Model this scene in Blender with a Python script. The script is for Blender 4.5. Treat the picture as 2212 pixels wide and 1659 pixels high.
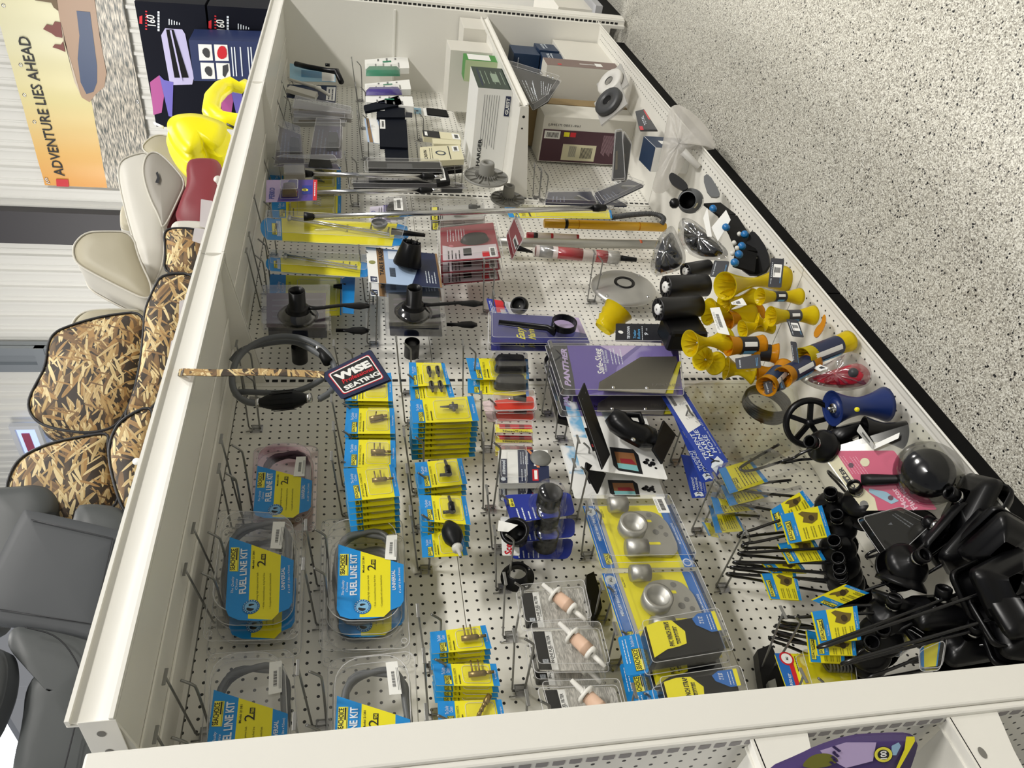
import bpy, bmesh, math, random
from mathutils import Vector, Matrix
for _o in list(bpy.data.objects): bpy.data.objects.remove(_o)
C = bpy.context.scene.collection
SC = bpy.context.scene
R_ = math.radians
random.seed(7)
# ---------------------------------------------------------------- camera
CAM = Vector((-1.7264, -1.5297, 1.517))
RC = Matrix(((-0.15982296519020142, -0.12848050198535457, -0.9787488852649605),
             (0.6468667145852142, -0.7625830665755069, -0.005524503057019264),
             (-0.7456675354067271, -0.634003018275061, 0.2049880471114597)))
FPX = 1641.504
cd = bpy.data.cameras.new('camera'); cam = bpy.data.objects.new('camera', cd); C.objects.link(cam)
cam.matrix_world = Matrix.Translation(CAM) @ RC.transposed().to_4x4()
cd.sensor_width = 36; cd.lens = FPX / 2212 * 36; cd.clip_start = 0.02; cd.clip_end = 60
SC.camera = cam
# ---------------------------------------------------------------- world and lamps
wd = bpy.data.worlds.new('world'); SC.world = wd; wd.use_nodes = True
bg = wd.node_tree.nodes['Background']; bg.inputs[0].default_value = (0.93, 0.95, 1.0, 1); bg.inputs[1].default_value = 0.24
def area(name, loc, size, energy, aim, col=(1, 0.97, 0.92)):
    l = bpy.data.lights.new(name, 'AREA'); l.shape = 'RECTANGLE'; l.size = size[0]; l.size_y = size[1]
    l.energy = energy; l.color = col
    o = bpy.data.objects.new(name, l); C.objects.link(o); o.location = loc
    o.rotation_euler = (Vector(aim) - Vector(loc)).to_track_quat('-Z', 'Y').to_euler()
    return o
area('ceiling_lamp', (0.2, -5.0, 5.8), (1.2, 0.3), 235, (0.3, -0.3, 1.0))
area('ceiling_lamp', (3.6, -5.0, 5.8), (1.2, 0.3), 125, (2.4, -0.3, 1.0))
area('ceiling_lamp', (-3.0, -5.0, 5.8), (1.2, 0.3), 105, (-0.6, -0.3, 1.0))
area('ceiling_lamp', (0.6, 0.25, 5.2), (1.2, 0.4), 58, (0.6, -0.6, 0))
area('ceiling_lamp', (3.4, 0.25, 5.2), (1.2, 0.4), 58, (3.4, -0.6, 0))
area('ceiling_lamp', (2.5, 2.2, 5.2), (1.4, 1.0), 95, (6.5, 1.8, 3.2))
area('ceiling_lamp', (3.0, 5.5, 5.2), (1.4, 1.0), 85, (6.8, 5.0, 3.6))
area('ceiling_lamp', (-2.2, 0.6, 4.6), (1.4, 1.0), 50, (-0.5, 0.0, 1.9))
SC.view_settings.view_transform = 'Standard'; SC.view_settings.look = 'None'
SC.view_settings.gamma = 1; SC.view_settings.exposure = 0.0
try: SC.view_settings.use_curve_mapping = False
except Exception: pass

# ---------------------------------------------------------------- measuring: pixel -> place
def ray(u, v):
    return RC.transposed() @ Vector(((u - 1106) / FPX, -(v - 829.5) / FPX, -1.0))
_g = [0, 0, 1.0]
def G(ox=0, oy=0, s=3.95): _g[0], _g[1], _g[2] = ox, oy, s
def px(q): return (_g[0] + q[0] / _g[2], _g[1] + q[1] / _g[2])
def on(q, ax, val):
    d = ray(*px(q)); t = (val - CAM[ax]) / d[ax]; return CAM + d * t
class Plane:
    """a plane in the room: origin at the point seen at q at depth y (or given point), normal n (towards viewer)"""
    def __init__(s, q, y=None, n=(0, -1, 0), P=None, up=(0, 0, 1), x=None):
        if P is None: P = on(q, 1, y) if x is None else on(q, 0, x)
        s.P = Vector(P); s.n = Vector(n).normalized()
        s.Y = -s.n; u = Vector(up); s.X = s.Y.cross(u).normalized(); s.Z = s.X.cross(s.Y).normalized()
        s.M = Matrix(((s.X.x, s.Y.x, s.Z.x, s.P.x), (s.X.y, s.Y.y, s.Z.y, s.P.y), (s.X.z, s.Y.z, s.Z.z, s.P.z), (0, 0, 0, 1)))
    def l(s, q, off=0.0):
        """pixel -> local (x, z) on the plane raised by off towards the viewer"""
        d = ray(*px(q)); O = s.P + s.n * off
        t = (O - CAM).dot(s.n) / d.dot(s.n); w = CAM + d * t - s.P
        return (w.dot(s.X), w.dot(s.Z))
# ---------------------------------------------------------------- materials
_m = {}
def mat(name, col, rough=0.5, metal=0.0, spec=0.5, trans=0.0, emit=None, alpha=1.0, coat=0.0):
    if name in _m: return _m[name]
    m = bpy.data.materials.new(name); m.use_nodes = True; b = m.node_tree.nodes['Principled BSDF']
    b.inputs['Base Color'].default_value = (*col, 1); b.inputs['Roughness'].default_value = rough
    b.inputs['Metallic'].default_value = metal; b.inputs['Specular IOR Level'].default_value = spec
    b.inputs['Transmission Weight'].default_value = trans; b.inputs['Alpha'].default_value = alpha
    b.inputs['Coat Weight'].default_value = coat
    if emit: b.inputs['Emission Color'].default_value = (*emit[0], 1); b.inputs['Emission Strength'].default_value = emit[1]
    m.diffuse_color = (*col, 1); _m[name] = m; return m
def srgb(h):
    h = h.lstrip('#'); c = [int(h[i:i + 2], 16) / 255 for i in (0, 2, 4)]
    return tuple(x / 12.92 if x <= 0.04045 else ((x + 0.055) / 1.055) ** 2.4 for x in c)
def H(name, hexc, rough=0.5, **k): return mat(name, srgb(hexc), rough, **k)
class NT:
    def __init__(s, m): s.t = m.node_tree; s.b = s.t.nodes['Principled BSDF']
    def n(s, ty, **k):
        x = s.t.nodes.new(ty)
        for a, v in k.items(): setattr(x, a, v)
        return x
    def L(s, a, b): s.t.links.new(a, b)
    def math(s, op, a, b=None):
        x = s.n('ShaderNodeMath', operation=op)
        for i, v in enumerate((a, b)):
            if v is None: continue
            if isinstance(v, (int, float)): x.inputs[i].default_value = v
            else: s.L(v, x.inputs[i])
        return x.outputs[0]
    def ramp(s, fac, stops, interp='LINEAR'):
        x = s.n('ShaderNodeValToRGB'); x.color_ramp.interpolation = interp
        e = x.color_ramp.elements
        while len(e) < len(stops): e.new(0.5)
        for i, (p, c) in enumerate(stops): e[i].position = p; e[i].color = (*c, 1)
        s.L(fac, x.inputs[0]); return x.outputs[0]
def clear(name, tint=(1, 1, 1), refl=0.30, base=0.045):
    """thin clear packaging plastic"""
    if name in _m: return _m[name]
    m = bpy.data.materials.new(name); m.use_nodes = True; t = m.node_tree; t.nodes.clear()
    o = t.nodes.new('ShaderNodeOutputMaterial'); a = t.nodes.new('ShaderNodeBsdfTransparent'); g = t.nodes.new('ShaderNodeBsdfGlossy')
    a.inputs[0].default_value = (*tint, 1); g.inputs['Roughness'].default_value = 0.12; g.inputs[0].default_value = (1, 1, 1, 1)
    lw = t.nodes.new('ShaderNodeLayerWeight'); lw.inputs[0].default_value = 0.35
    mm = t.nodes.new('ShaderNodeMath'); mm.operation = 'MULTIPLY_ADD'; mm.inputs[1].default_value = refl; mm.inputs[2].default_value = base
    mx = t.nodes.new('ShaderNodeMixShader')
    t.links.new(lw.outputs['Facing'], mm.inputs[0]); t.links.new(mm.outputs[0], mx.inputs[0])
    t.links.new(a.outputs[0], mx.inputs[1]); t.links.new(g.outputs[0], mx.inputs[2]); t.links.new(mx.outputs[0], o.inputs[0])
    _m[name] = m; return m
WHITE = H('white_powder_coat', '#e9e7df', 0.38)
WHITE2 = H('white_card', '#eeeeea', 0.5)
STEEL = H('zinc_wire', '#8d8d8b', 0.32, metal=0.75)
CHROME = H('chrome', '#c9c9c9', 0.18, metal=1.0)
ALU = H('cast_aluminium', '#b5b4ae', 0.42, metal=0.85)
BLACK = H('black_plastic', '#0b0b0d', 0.3, spec=.28)
BLACKM = H('black_matte', '#0c0c0e', 0.6, spec=.2)
INK = H('black_ink', '#17181c', 0.5)
YEL = H('card_yellow', '#e8dd1e', 0.42)
BLU = H('card_blue', '#1787cf', 0.42)
NAVY = H('card_navy', '#1b2547', 0.42)
RED = H('card_red', '#c8202c', 0.42)
HOSE = H('grey_hose', '#5a5d60', 0.42)
BRASS = H('brass', '#8f7a4a', 0.32, metal=0.75)
RUB = H('black_rubber', '#111214', 0.42, spec=.25)
KICK = H('kick_black', '#060607', 0.6, spec=.1)
GREY = H('grey_plastic', '#74746f', 0.5)
EDGE = mat('clear_plastic_edge', (.8, .8, .8), .15, alpha=.5)
CLR = clear('clear_plastic')
CLRD = clear('clear_plastic_cloudy', (0.86, 0.86, 0.88), 0.34, 0.08)
SMK = clear('smoked_plastic', (0.45, 0.45, 0.45), 0.35, 0.05)
# ---------------------------------------------------------------- mesh builder
class MB:
    def __init__(s): s.v = []; s.f = []; s.m = []; s.mats = []; s.sm = []
    def mi(s, m):
        if m not in s.mats: s.mats.append(m)
        return s.mats.index(m)
    def add(s, vs, fs, m, smooth=False, M=None):
        b = len(s.v); s.v += [tuple(M @ Vector(p)) if M else tuple(p) for p in vs]; i = s.mi(m)
        for f in fs: s.f.append(tuple(b + k for k in f)); s.m.append(i); s.sm.append(smooth)
        return s
    def box(s, a, b, m, M=None):
        (x0, y0, z0), (x1, y1, z1) = a, b
        vs = [(x0, y0, z0), (x1, y0, z0), (x1, y1, z0), (x0, y1, z0), (x0, y0, z1), (x1, y0, z1), (x1, y1, z1), (x0, y1, z1)]
        return s.add(vs, [(0, 3, 2, 1), (4, 5, 6, 7), (0, 1, 5, 4), (1, 2, 6, 5), (2, 3, 7, 6), (3, 0, 4, 7)], m, False, M)
    def prism(s, pts, y0, y1, m, M=None, cap2=None, side=None, back=True):
        """polygon (x, z) from y0 (front) to y1 (back)"""
        n = len(pts)
        A = sum(pts[i][0] * pts[(i + 1) % n][1] - pts[(i + 1) % n][0] * pts[i][1] for i in range(n))
        if A < 0: pts = pts[::-1]
        vs = [(x, y0, z) for x, z in pts] + [(x, y1, z) for x, z in pts]
        s.add(vs, [tuple(range(n))], m, False, M)
        if abs(y1 - y0) > 1e-6:
            s.add(vs, [(i, i + n, (i + 1) % n + n, (i + 1) % n) for i in range(n)], side or m, False, M)
            if back: s.add(vs, [tuple(range(2 * n - 1, n - 1, -1))], cap2 or side or m, False, M)
        return s
    def frus(s, pts, y0, y1, inset, m, M=None, lid=True, smooth=False, steps=1, dome=0):
        """bubble: outline at y0, rising to y1 with the outline scaled towards its centre"""
        n = len(pts); cx = sum(p[0] for p in pts) / n; cz = sum(p[1] for p in pts) / n
        A = sum(pts[i][0] * pts[(i + 1) % n][1] - pts[(i + 1) % n][0] * pts[i][1] for i in range(n))
        if A < 0: pts = pts[::-1]
        vs = []; K = steps if not dome else max(4, steps)
        for k in range(K + 1):
            t = k / K
            if dome: a = t * math.pi / 2 * 0.97; sc = 1 - inset * (1 - math.cos(a)); yy = y0 + (y1 - y0) * math.sin(a)
            else: sc = 1 - inset * t; yy = y0 + (y1 - y0) * t
            vs += [(cx + (x - cx) * sc, yy, cz + (z - cz) * sc) for x, z in pts]
        fs = [(k * n + i, k * n + (i + 1) % n, (k + 1) * n + (i + 1) % n, (k + 1) * n + i) for k in range(K) for i in range(n)]
        if lid: fs.append(tuple(range(K * n, K * n + n)))
        return s.add(vs, fs, m, smooth, M)
    def tube(s, path, r, m, seg=8, closed=False, M=None, caps=True, radii=None, flat=1.0):
        P = [Vector(p) for p in path]; n = len(P); vs = []; fs = []
        prev = None
        for i in range(n):
            if closed: d = (P[(i + 1) % n] - P[i - 1])
            else: d = P[min(i + 1, n - 1)] - P[max(i - 1, 0)]
            d = d.normalized() if d.length > 1e-9 else Vector((0, 0, 1))
            if prev is None:
                a = Vector((0, 0, 1)) if abs(d.z) < 0.9 else Vector((1, 0, 0)); u = d.cross(a).normalized()
            else:
                u = prev - d * prev.dot(d); u = u.normalized() if u.length > 1e-6 else d.orthogonal().normalized()
            prev = u; w = d.cross(u); rr = radii[i] if radii else r
            for k in range(seg):
                a = 2 * math.pi * k / seg; vs.append(P[i] + u * (math.cos(a) * rr) + w * (math.sin(a) * rr * flat))
        m2 = n if closed else n - 1
        for i in range(m2):
            for k in range(seg):
                a, b = i * seg, ((i + 1) % n) * seg
                fs.append((a + k, a + (k + 1) % seg, b + (k + 1) % seg, b + k))
        if caps and not closed: fs.append(tuple(range(seg - 1, -1, -1))); fs.append(tuple((n - 1) * seg + k for k in range(seg)))
        return s.add(vs, fs, m, True, M)
    def lathe(s, prof, m, seg=24, M=None, caps=False, smooth=True):
        """profile (r, h) turned about local z"""
        n = len(prof); vs = [(r * math.cos(2 * math.pi * k / seg), r * math.sin(2 * math.pi * k / seg), h) for r, h in prof for k in range(seg)]
        fs = [(i * seg + k, i * seg + (k + 1) % seg, (i + 1) * seg + (k + 1) % seg, (i + 1) * seg + k) for i in range(n - 1) for k in range(seg)]
        if caps: fs.append(tuple(range(seg - 1, -1, -1))); fs.append(tuple((n - 1) * seg + k for k in range(seg)))
        return s.add(vs, fs, m, smooth, M)
    def text(s, txt, m, x, z, y, h=None, w=None, ang=0.0, bold=0.0, shear=0.0, sp=1.0, al='L', M=None):
        """flat letters in the xz plane at depth y; (x, z) start of baseline, h cap height, w total width"""
        vs, fs, x0, x1, hh = glyphs(txt, bold, shear, sp)
        if not vs: return s
        sx = sz = (h / hh) if h else w / (x1 - x0)
        if w: sx = w / (x1 - x0)
        ca, sa = math.cos(ang), math.sin(ang); ox = -x0 if al == 'L' else -(x0 + x1) / 2
        out = [(x + (px_ + ox) * sx * ca - pz * sz * sa, y, z + (px_ + ox) * sx * sa + pz * sz * ca) for px_, pz in vs]
        return s.add(out, fs, m, False, M)
    def build(s, name, parent=None, loc=None, bevel=0, sub=0, seg=2, angle=40):
        me = bpy.data.meshes.new(name); me.from_pydata(s.v, [], s.f)
        for m in s.mats: me.materials.append(m)
        me.polygons.foreach_set('material_index', s.m); me.polygons.foreach_set('use_smooth', s.sm); me.update()
        o = bpy.data.objects.new(name, me); C.objects.link(o)
        if parent: o.parent = parent
        if loc is not None: o.location = loc
        if bevel:
            md = o.modifiers.new('b', 'BEVEL'); md.width = bevel; md.segments = seg; md.limit_method = 'ANGLE'; md.angle_limit = R_(angle); md.harden_normals = False
        if sub:
            md = o.modifiers.new('s', 'SUBSURF'); md.levels = sub; md.render_levels = sub
        return o
_gl = {}
def glyphs(txt, bold, shear, sp):
    k = (txt, bold, shear, sp)
    if k in _gl: return _gl[k]
    cu = bpy.data.curves.new('t', 'FONT'); cu.body = txt; cu.size = 1; cu.offset = bold; cu.shear = shear; cu.space_character = sp
    cu.resolution_u = 2; cu.fill_mode = 'FRONT'
    o = bpy.data.objects.new('t', cu); C.objects.link(o)
    dg = bpy.context.evaluated_depsgraph_get(); dg.update(); me = o.evaluated_get(dg).to_mesh()
    vs = [(v.co.x, v.co.y) for v in me.vertices]; fs = [tuple(p.vertices) for p in me.polygons]
    o.evaluated_get(dg).to_mesh_clear(); bpy.data.objects.remove(o); bpy.data.curves.remove(cu)
    x0, x1 = (min(v[0] for v in vs), max(v[0] for v in vs)) if vs else (0, 1)
    hh = 0.69
    _gl[k] = (vs, fs, x0, x1, hh); return _gl[k]
# ---------------------------------------------------------------- things
def tag(o, label=None, cat=None, group=None, kind=None):
    if label: o['label'] = label
    if cat: o['category'] = cat
    if group: o['group'] = group
    if kind: o['kind'] = kind
    return o
def thing(name, label, cat, group=None, M=None, P=None, rz=0):
    o = bpy.data.objects.new(name, None); C.objects.link(o); o.empty_display_size = 0.02
    if M is not None: o.matrix_world = M
    if P is not None: o.location = P; o.rotation_euler = (0, 0, rz)
    return tag(o, label, cat, group)
def copy_tree(o, parent=None):
    c = o.copy(); C.objects.link(c); c.parent = parent
    if parent is not None: c.matrix_parent_inverse = o.matrix_parent_inverse.copy()
    for ch in o.children: copy_tree(ch, c)
    return c
def dup(o, label, dloc=(0, 0, 0), rot=None, group=None):
    c = copy_tree(o); c.location = Vector(o.location) + Vector(dloc)
    if rot: c.rotation_euler = (o.rotation_euler[0] + rot[0], o.rotation_euler[1] + rot[1], o.rotation_euler[2] + rot[2])
    c['label'] = label
    if group: c['group'] = group
    return c
def circ(x, z, r, n=20, rz=None, a0=0): 
    rz = rz or r
    return [(x + r * math.cos(a0 + 2 * math.pi * k / n), z + rz * math.sin(a0 + 2 * math.pi * k / n)) for k in range(n)]
def rrect(x0, z0, x1, z1, r, n=4):
    out = []
    for cx, cz, a in ((x1 - r, z1 - r, 0), (x0 + r, z1 - r, 90), (x0 + r, z0 + r, 180), (x1 - r, z0 + r, 270)):
        for k in range(n + 1):
            t = R_(a + 90 * k / n); out.append((cx + r * math.cos(t), cz + r * math.sin(t)))
    return out
def smooth_poly(pts, n=3):
    """Chaikin corner cutting of a closed outline"""
    for _ in range(n):
        out = []
        for i in range(len(pts)):
            a, b = pts[i], pts[(i + 1) % len(pts)]
            out.append((a[0] * .75 + b[0] * .25, a[1] * .75 + b[1] * .25)); out.append((a[0] * .25 + b[0] * .75, a[1] * .25 + b[1] * .75))
        pts = out
    return pts
def smooth_path(pts, n=2):
    P = [Vector(p) for p in pts]
    for _ in range(n):
        out = [P[0]]
        for a, b in zip(P, P[1:]): out += [a.lerp(b, .25), a.lerp(b, .75)]
        out.append(P[-1]); P = out
    return P
def quad(p0, p1, t0, t1, s0, s1): pass
# ================================================================ the setting
J = [-1.19, 0.089, 1.36, 2.64]         # joints of the gondola
SHZ = 1.885                            # top shelf
def struct(name, mb, bevel=0): o = mb.build(name, bevel=bevel); o['kind'] = 'structure'; return o
# floor: grey epoxy with dark flakes
fm = mat('flake_epoxy', (0.6, 0.6, 0.58), 0.3)
t = NT(fm); tc = t.n('ShaderNodeTexCoord')
def vor(scale, stops, feat='F1'):
    v = t.n('ShaderNodeTexVoronoi', feature=feat); v.inputs['Scale'].default_value = scale; t.L(tc.outputs['Object'], v.inputs['Vector'])
    return v
v1 = vor(330, None); v2 = vor(190, None)
sep = t.n('ShaderNodeSeparateColor'); t.L(v1.outputs['Color'], sep.inputs[0])
c1 = t.ramp(sep.outputs[0], [(0, srgb('#55524d')), (0.05, srgb('#8b877d')), (0.16, srgb('#a9a59a')), (0.40, srgb('#c4c1b5')), (0.70, srgb('#e2e0d6'))], 'CONSTANT')
sep2 = t.n('ShaderNodeSeparateColor'); t.L(v2.outputs['Color'], sep2.inputs[0])
dk = t.ramp(sep2.outputs[1], [(0, (1, 1, 1)), (0.016, (0, 0, 0))], 'CONSTANT')
mx = t.n('ShaderNodeMix', data_type='RGBA'); t.L(dk, mx.inputs[0]); t.L(c1, mx.inputs[6]); mx.inputs[7].default_value = (*srgb('#1e1e20'), 1)
t.L(mx.outputs[2], t.b.inputs['Base Color'])
struct('floor', MB().box((-6, -7, -0.1), (12, 6, 0), fm))
# corrugated metal wall at the far end
wm = H('corrugated_steel', '#d9d8d2', 0.45)
XW = 7.0
wb = MB(); y = 8.4; prof = []
while y > -2.0:
    for dy, dx in ((0, 0), (0.045, 0), (0.06, -0.03), (0.09, -0.03), (0.105, 0), (0.15, 0), (0.158, -0.008), (0.172, -0.008), (0.18, 0)):
        prof.append((y - dy, XW + dx))
    y -= 0.225
vs = [(x, yy, 0) for yy, x in prof] + [(x, yy, 7.5) for yy, x in prof]; n = len(prof)
wb.add(vs, [(i, i + 1, i + 1 + n, i + n) for i in range(n - 1)], wm)
wb.box((XW + 0.02, -2, 0), (XW + 0.1, 8.4, 7.5), wm)
struct('wall_far', wb)
def wy(u, v, X=XW): p = on((u, v), 0, X); return p.y, p.z
G()
G(0, 0, 1)
y0 = wy(0, 450, 6.9)[0]; y1 = wy(0, 519, 6.9)[0]
struct('trim_1', MB().box((6.84, y0, 0), (6.96, y1, 7.4), H('dark_steel_column', '#3a383b', 0.5)))
y2 = wy(0, 742, 6.9)[0]; y3 = wy(0, 796, 6.9)[0]
galv = H('galvanised_steel', '#9da3a8', 0.35, metal=0.6)
tb = MB(); tb.box((6.86, y2, 0), (6.95, y3, 7.4), galv)
yy = y2 + 0.02
tb.box((6.80, y2, 0), (6.87, y2 + 0.12, 7.4), galv); tb.box((6.80, y3 - 0.14, 0), (6.87, y3 - 0.02, 7.4), galv)
for z in (1.5, 2.8, 4.1, 5.4): tb.box((6.78, y2, z), (6.86, y3, z + 0.12), galv)
struct('trim_2', tb)
y4 = wy(0, 1040, 6.9)[0]
struct('door_1', MB().box((6.90, y3, 0), (6.97, y4 + 6, 5.6), H('door_panel_white', '#e4e4de', 0.5)))

struct('aisle_light_blocker', MB().box((-5, -2.95, 0), (8, -2.75, 2.05), WHITE))  # unseen slab across the aisle, added to keep low lamp light off the floor
# ================================================================ shop shelving
pm = mat('pegboard_white', srgb('#e9e7df'), 0.42)
t = NT(pm); tc = t.n('ShaderNodeTexCoord'); sp = t.n('ShaderNodeSeparateXYZ'); t.L(tc.outputs['Object'], sp.inputs[0])
def fr(o, ph=0.0):
    a = t.math('ADD', o, 10 * 0.0254 * 40 + 0.0127 - ph); a = t.math('DIVIDE', a, 0.0254); a = t.math('FRACT', a)
    a = t.math('SUBTRACT', a, 0.5); return t.math('MULTIPLY', a, a)
PEGZ = 1.59 % 0.0254
d2 = t.math('ADD', fr(sp.outputs[0]), fr(sp.outputs[2], PEGZ)); hole = t.math('LESS_THAN', t.math('SQRT', d2), 0.135)
mx = t.n('ShaderNodeMix', data_type='RGBA'); t.L(hole, mx.inputs[0]); mx.inputs[6].default_value = (*srgb('#e9e7df'), 1); mx.inputs[7].default_value = (*srgb('#151515'), 1)
t.L(mx.outputs[2], t.b.inputs['Base Color'])
def peg_yz(name, fz):
    m = pm.copy(); m.name = name; return m
# pegboard across y (end panels): object built in xz and turned
def pegpanel(x0, x1, z0, z1, par, y=0.0):
    b = MB(); b.box((x0, y, z0), (x1, y + 0.006, z1), pm); return b.build('pegboard_panel', par, bevel=0.0012)
DARKSLOT = H('slot_dark', '#141414', 0.7)
def slotted(b, M, z0, z1, w=0.07, dep=0.03, sw=0.011, face=True):
    """slotted upright: local x across, y depth back, front at y=0"""
    b.box((-w / 2, 0, z0), (w / 2, dep, z1), WHITE, M)
    z = z0 + 0.04
    while z < z1 - 0.04:
        for sx in (-1, 1):
            cx = sx * 0
        b.add([(-sw / 2, -0.0006, z), (sw / 2, -0.0006, z), (sw / 2, -0.0006, z + 0.017), (-sw / 2, -0.0006, z + 0.017)], [(0, 1, 2, 3)], DARKSLOT, False, M)
        z += 0.0254
gon = thing('shelving_unit', 'white pegboard shelving unit running along the aisle with hooks full of boat parts', 'shelving unit', P=(0, 0, 0))
for i in range(3):
    a, b_ = J[i] + 0.022, J[i + 1] - 0.022
    if i == 0: a = -1.19
    zs = [0.10, 0.655, 1.267, 1.845]
    for k in range(3): pegpanel(a, b_, zs[k] + 0.0008, zs[k + 1] - 0.0008, gon)
for x in J[1:]:
    b = MB(); slotted(b, Matrix.Translation((x, -0.003, 0)), 0.02, 1.86, 0.046, 0.03, 0.012); b.build('slotted_upright', gon, bevel=0.001)
b = MB(); b.box((-1.2, -0.004, 1.846), (2.63, 0.02, 1.872), WHITE); b.box((-1.2, 0.012, 1.872), (2.63, 0.03, 1.9), WHITE); b.build('top_rail', gon)
b = MB(); b.box((-1.2, 0.008, 0.0), (2.64, 0.05, 1.86), WHITE); b.build('back_panel', gon)
# far end panel: plain sheets with a vertical seam, then its slotted post
b = MB(); b.box((2.625, -0.43, 0.1), (2.66, 0.2, 1.905), WHITE)
b.build('end_panel', gon, bevel=0.002)
b = MB(); zseam = on((850, 130), 0, 2.62).z; b.box((2.617, -0.42, zseam - 0.006), (2.627, -0.03, zseam + 0.006), WHITE); b.build('panel_seam', gon, bevel=0.002)
def yard(Mx, z0, z1, par, dep=0.065):
    b = MB(); pass
# far post: slots face -X, wide side faces -Y
b = MB(); b.box((2.655, -0.475, 0.02), (2.725, -0.425, 2.35), WHITE); b.box((2.64, -0.47, 0.02), (2.655, -0.43, 2.35), WHITE); b.box((2.625, -0.445, 0.02), (2.66, -0.425, 2.35), WHITE)
z = 0.06
while z < 2.3:
    b.add([(2.6394, -0.456, z), (2.6394, -0.444, z), (2.6394, -0.444, z + 0.018), (2.6394, -0.456, z + 0.018)], [(0, 1, 2, 3)], DARKSLOT); z += 0.0254
b.build('end_post', gon, bevel=0.004)
# kick plates, one per section
for i in range(3):
    b = MB(); b.box((J[i] + 0.002, -0.355, 0), (J[i + 1] - 0.002, -0.335, 0.142), KICK); b.build('kick_plate', gon, bevel=0.002)
for x in J[:3]:
    b = MB(); b.box((x - 0.012, -0.34, 0.0), (x + 0.012, -0.02, 0.13), KICK); b.build('base_foot', gon)
# ---- shelves
def rail(b, x0, x1, z, y, h=0.06, m=WHITE):
    """price rail with a hollow face, lip above"""
    pr = []
    for k in range(9):
        a = math.pi * k / 8; pr.append((y - 0.004 + 0.010 * math.sin(a) , z + h * (k / 8)))
    n = len(pr)
    vs = [(x0, yy, zz) for yy, zz in pr] + [(x1, yy, zz) for yy, zz in pr]
    b.add(vs, [(i, i + n, i + n + 1, i + 1) for i in range(n - 1)], m, True)
    b.box((x0, y - 0.007, z + h - 0.006), (x1, y + 0.004, z + h), m); b.box((x0, y - 0.007, z), (x1, y + 0.004, z + 0.006), m)
    b.box((x0, y + 0.006, z), (x1, y + 0.010, z + h), m)
def bracket(par, x, z, dep, h0=0.12, h1=0.035, side=1):
    pts = [(-dep + 0.012, z - h1), (-dep + 0.012, z), (0, z), (0, z - h0), (-0.04, z - h0 * 0.9)]
    b = MB(); M = Matrix.Translation((x, 0, 0)) @ Matrix.Rotation(R_(90), 4, 'Z')
    b.prism([(p[0], p[1]) for p in pts], -0.002, 0.002, WHITE, M); return b.build('bracket', par, bevel=0.0008)
TS = []
for i in range(3):
    lab = ['white top shelf nearest the camera under the charcoal folding seats', 'white top shelf in the middle under the tan and red seats', 'white top shelf farthest away under the yellow inflatable'][i]
    x0, x1 = J[i] + 0.001, J[i + 1] - 0.001
    if i == 0: x0 = -1.155
    s = thing('top_shelf', lab, 'shelf', 'top shelves of the unit', P=((x0 + x1) / 2, 0, SHZ))
    hx = (x1 - x0) / 2
    b = MB(); b.box((-hx, -0.425, -0.03), (hx, 0.0, 0.0), WHITE)
    b.box((-hx, -0.24, -0.034), (hx, -0.225, -0.03), WHITE); b.box((-hx, -0.13, -0.036), (hx, -0.10, -0.03), WHITE); b.build('deck', s, bevel=0.002)
    b = MB(); rail(b, -hx, hx, -0.042, -0.437, 0.062); b.build('price_rail', s)
    bracket(s, -hx + 0.006, -0.006, 0.43, 0.11); bracket(s, hx - 0.006, -0.006, 0.43, 0.11)
    # end sheet with its punched holes
    b = MB(); b.box((-hx - 0.0015, -0.44, -0.045), (-hx, -0.02, 0.004), WHITE)
    if i == 0:
        for yy in (-0.405, -0.35): b.prism(circ(yy, -0.02, 0.008, 12, 0.006), -0.0022, -0.0016, H('hole_grey', '#77756f'), Matrix.Translation((-hx, 0, 0)) @ Matrix.Rotation(R_(90), 4, 'Z') @ Matrix.Scale(-1, 4, (0, 1, 0)))
    b.build('end_sheet', s, bevel=0.0006); TS.append(s)
MSZ = 0.825
ms = thing('middle_shelf', 'short white shelf at mid height at the far end with boxes on it', 'shelf', P=(2.0, 0, MSZ))
b = MB(); b.box((-0.63, -0.41, -0.02), (0.62, -0.008, 0), WHITE); b.build('deck', ms, bevel=0.002)
b = MB(); rail(b, -0.63, 0.62, -0.03, -0.42, 0.04); b.build('price_rail', ms)
bracket(ms, -0.632, 0.004, 0.425, 0.09); bracket(ms, 0.618, 0.0, 0.425, 0.09)
for yy, r in ((-0.37, 0.006), (-0.32, 0.004)):
    b = MB(); b.prism(circ(yy, -0.015, r, 12), 0.0022, 0.0026, DARKSLOT, Matrix.Translation((-0.632, 0, 0)) @ Matrix.Rotation(R_(90), 4, 'Z')); b.build('bracket_hole', ms)
DKZ = 0.163; LIPZ = 0.172
lipm = pm
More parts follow.
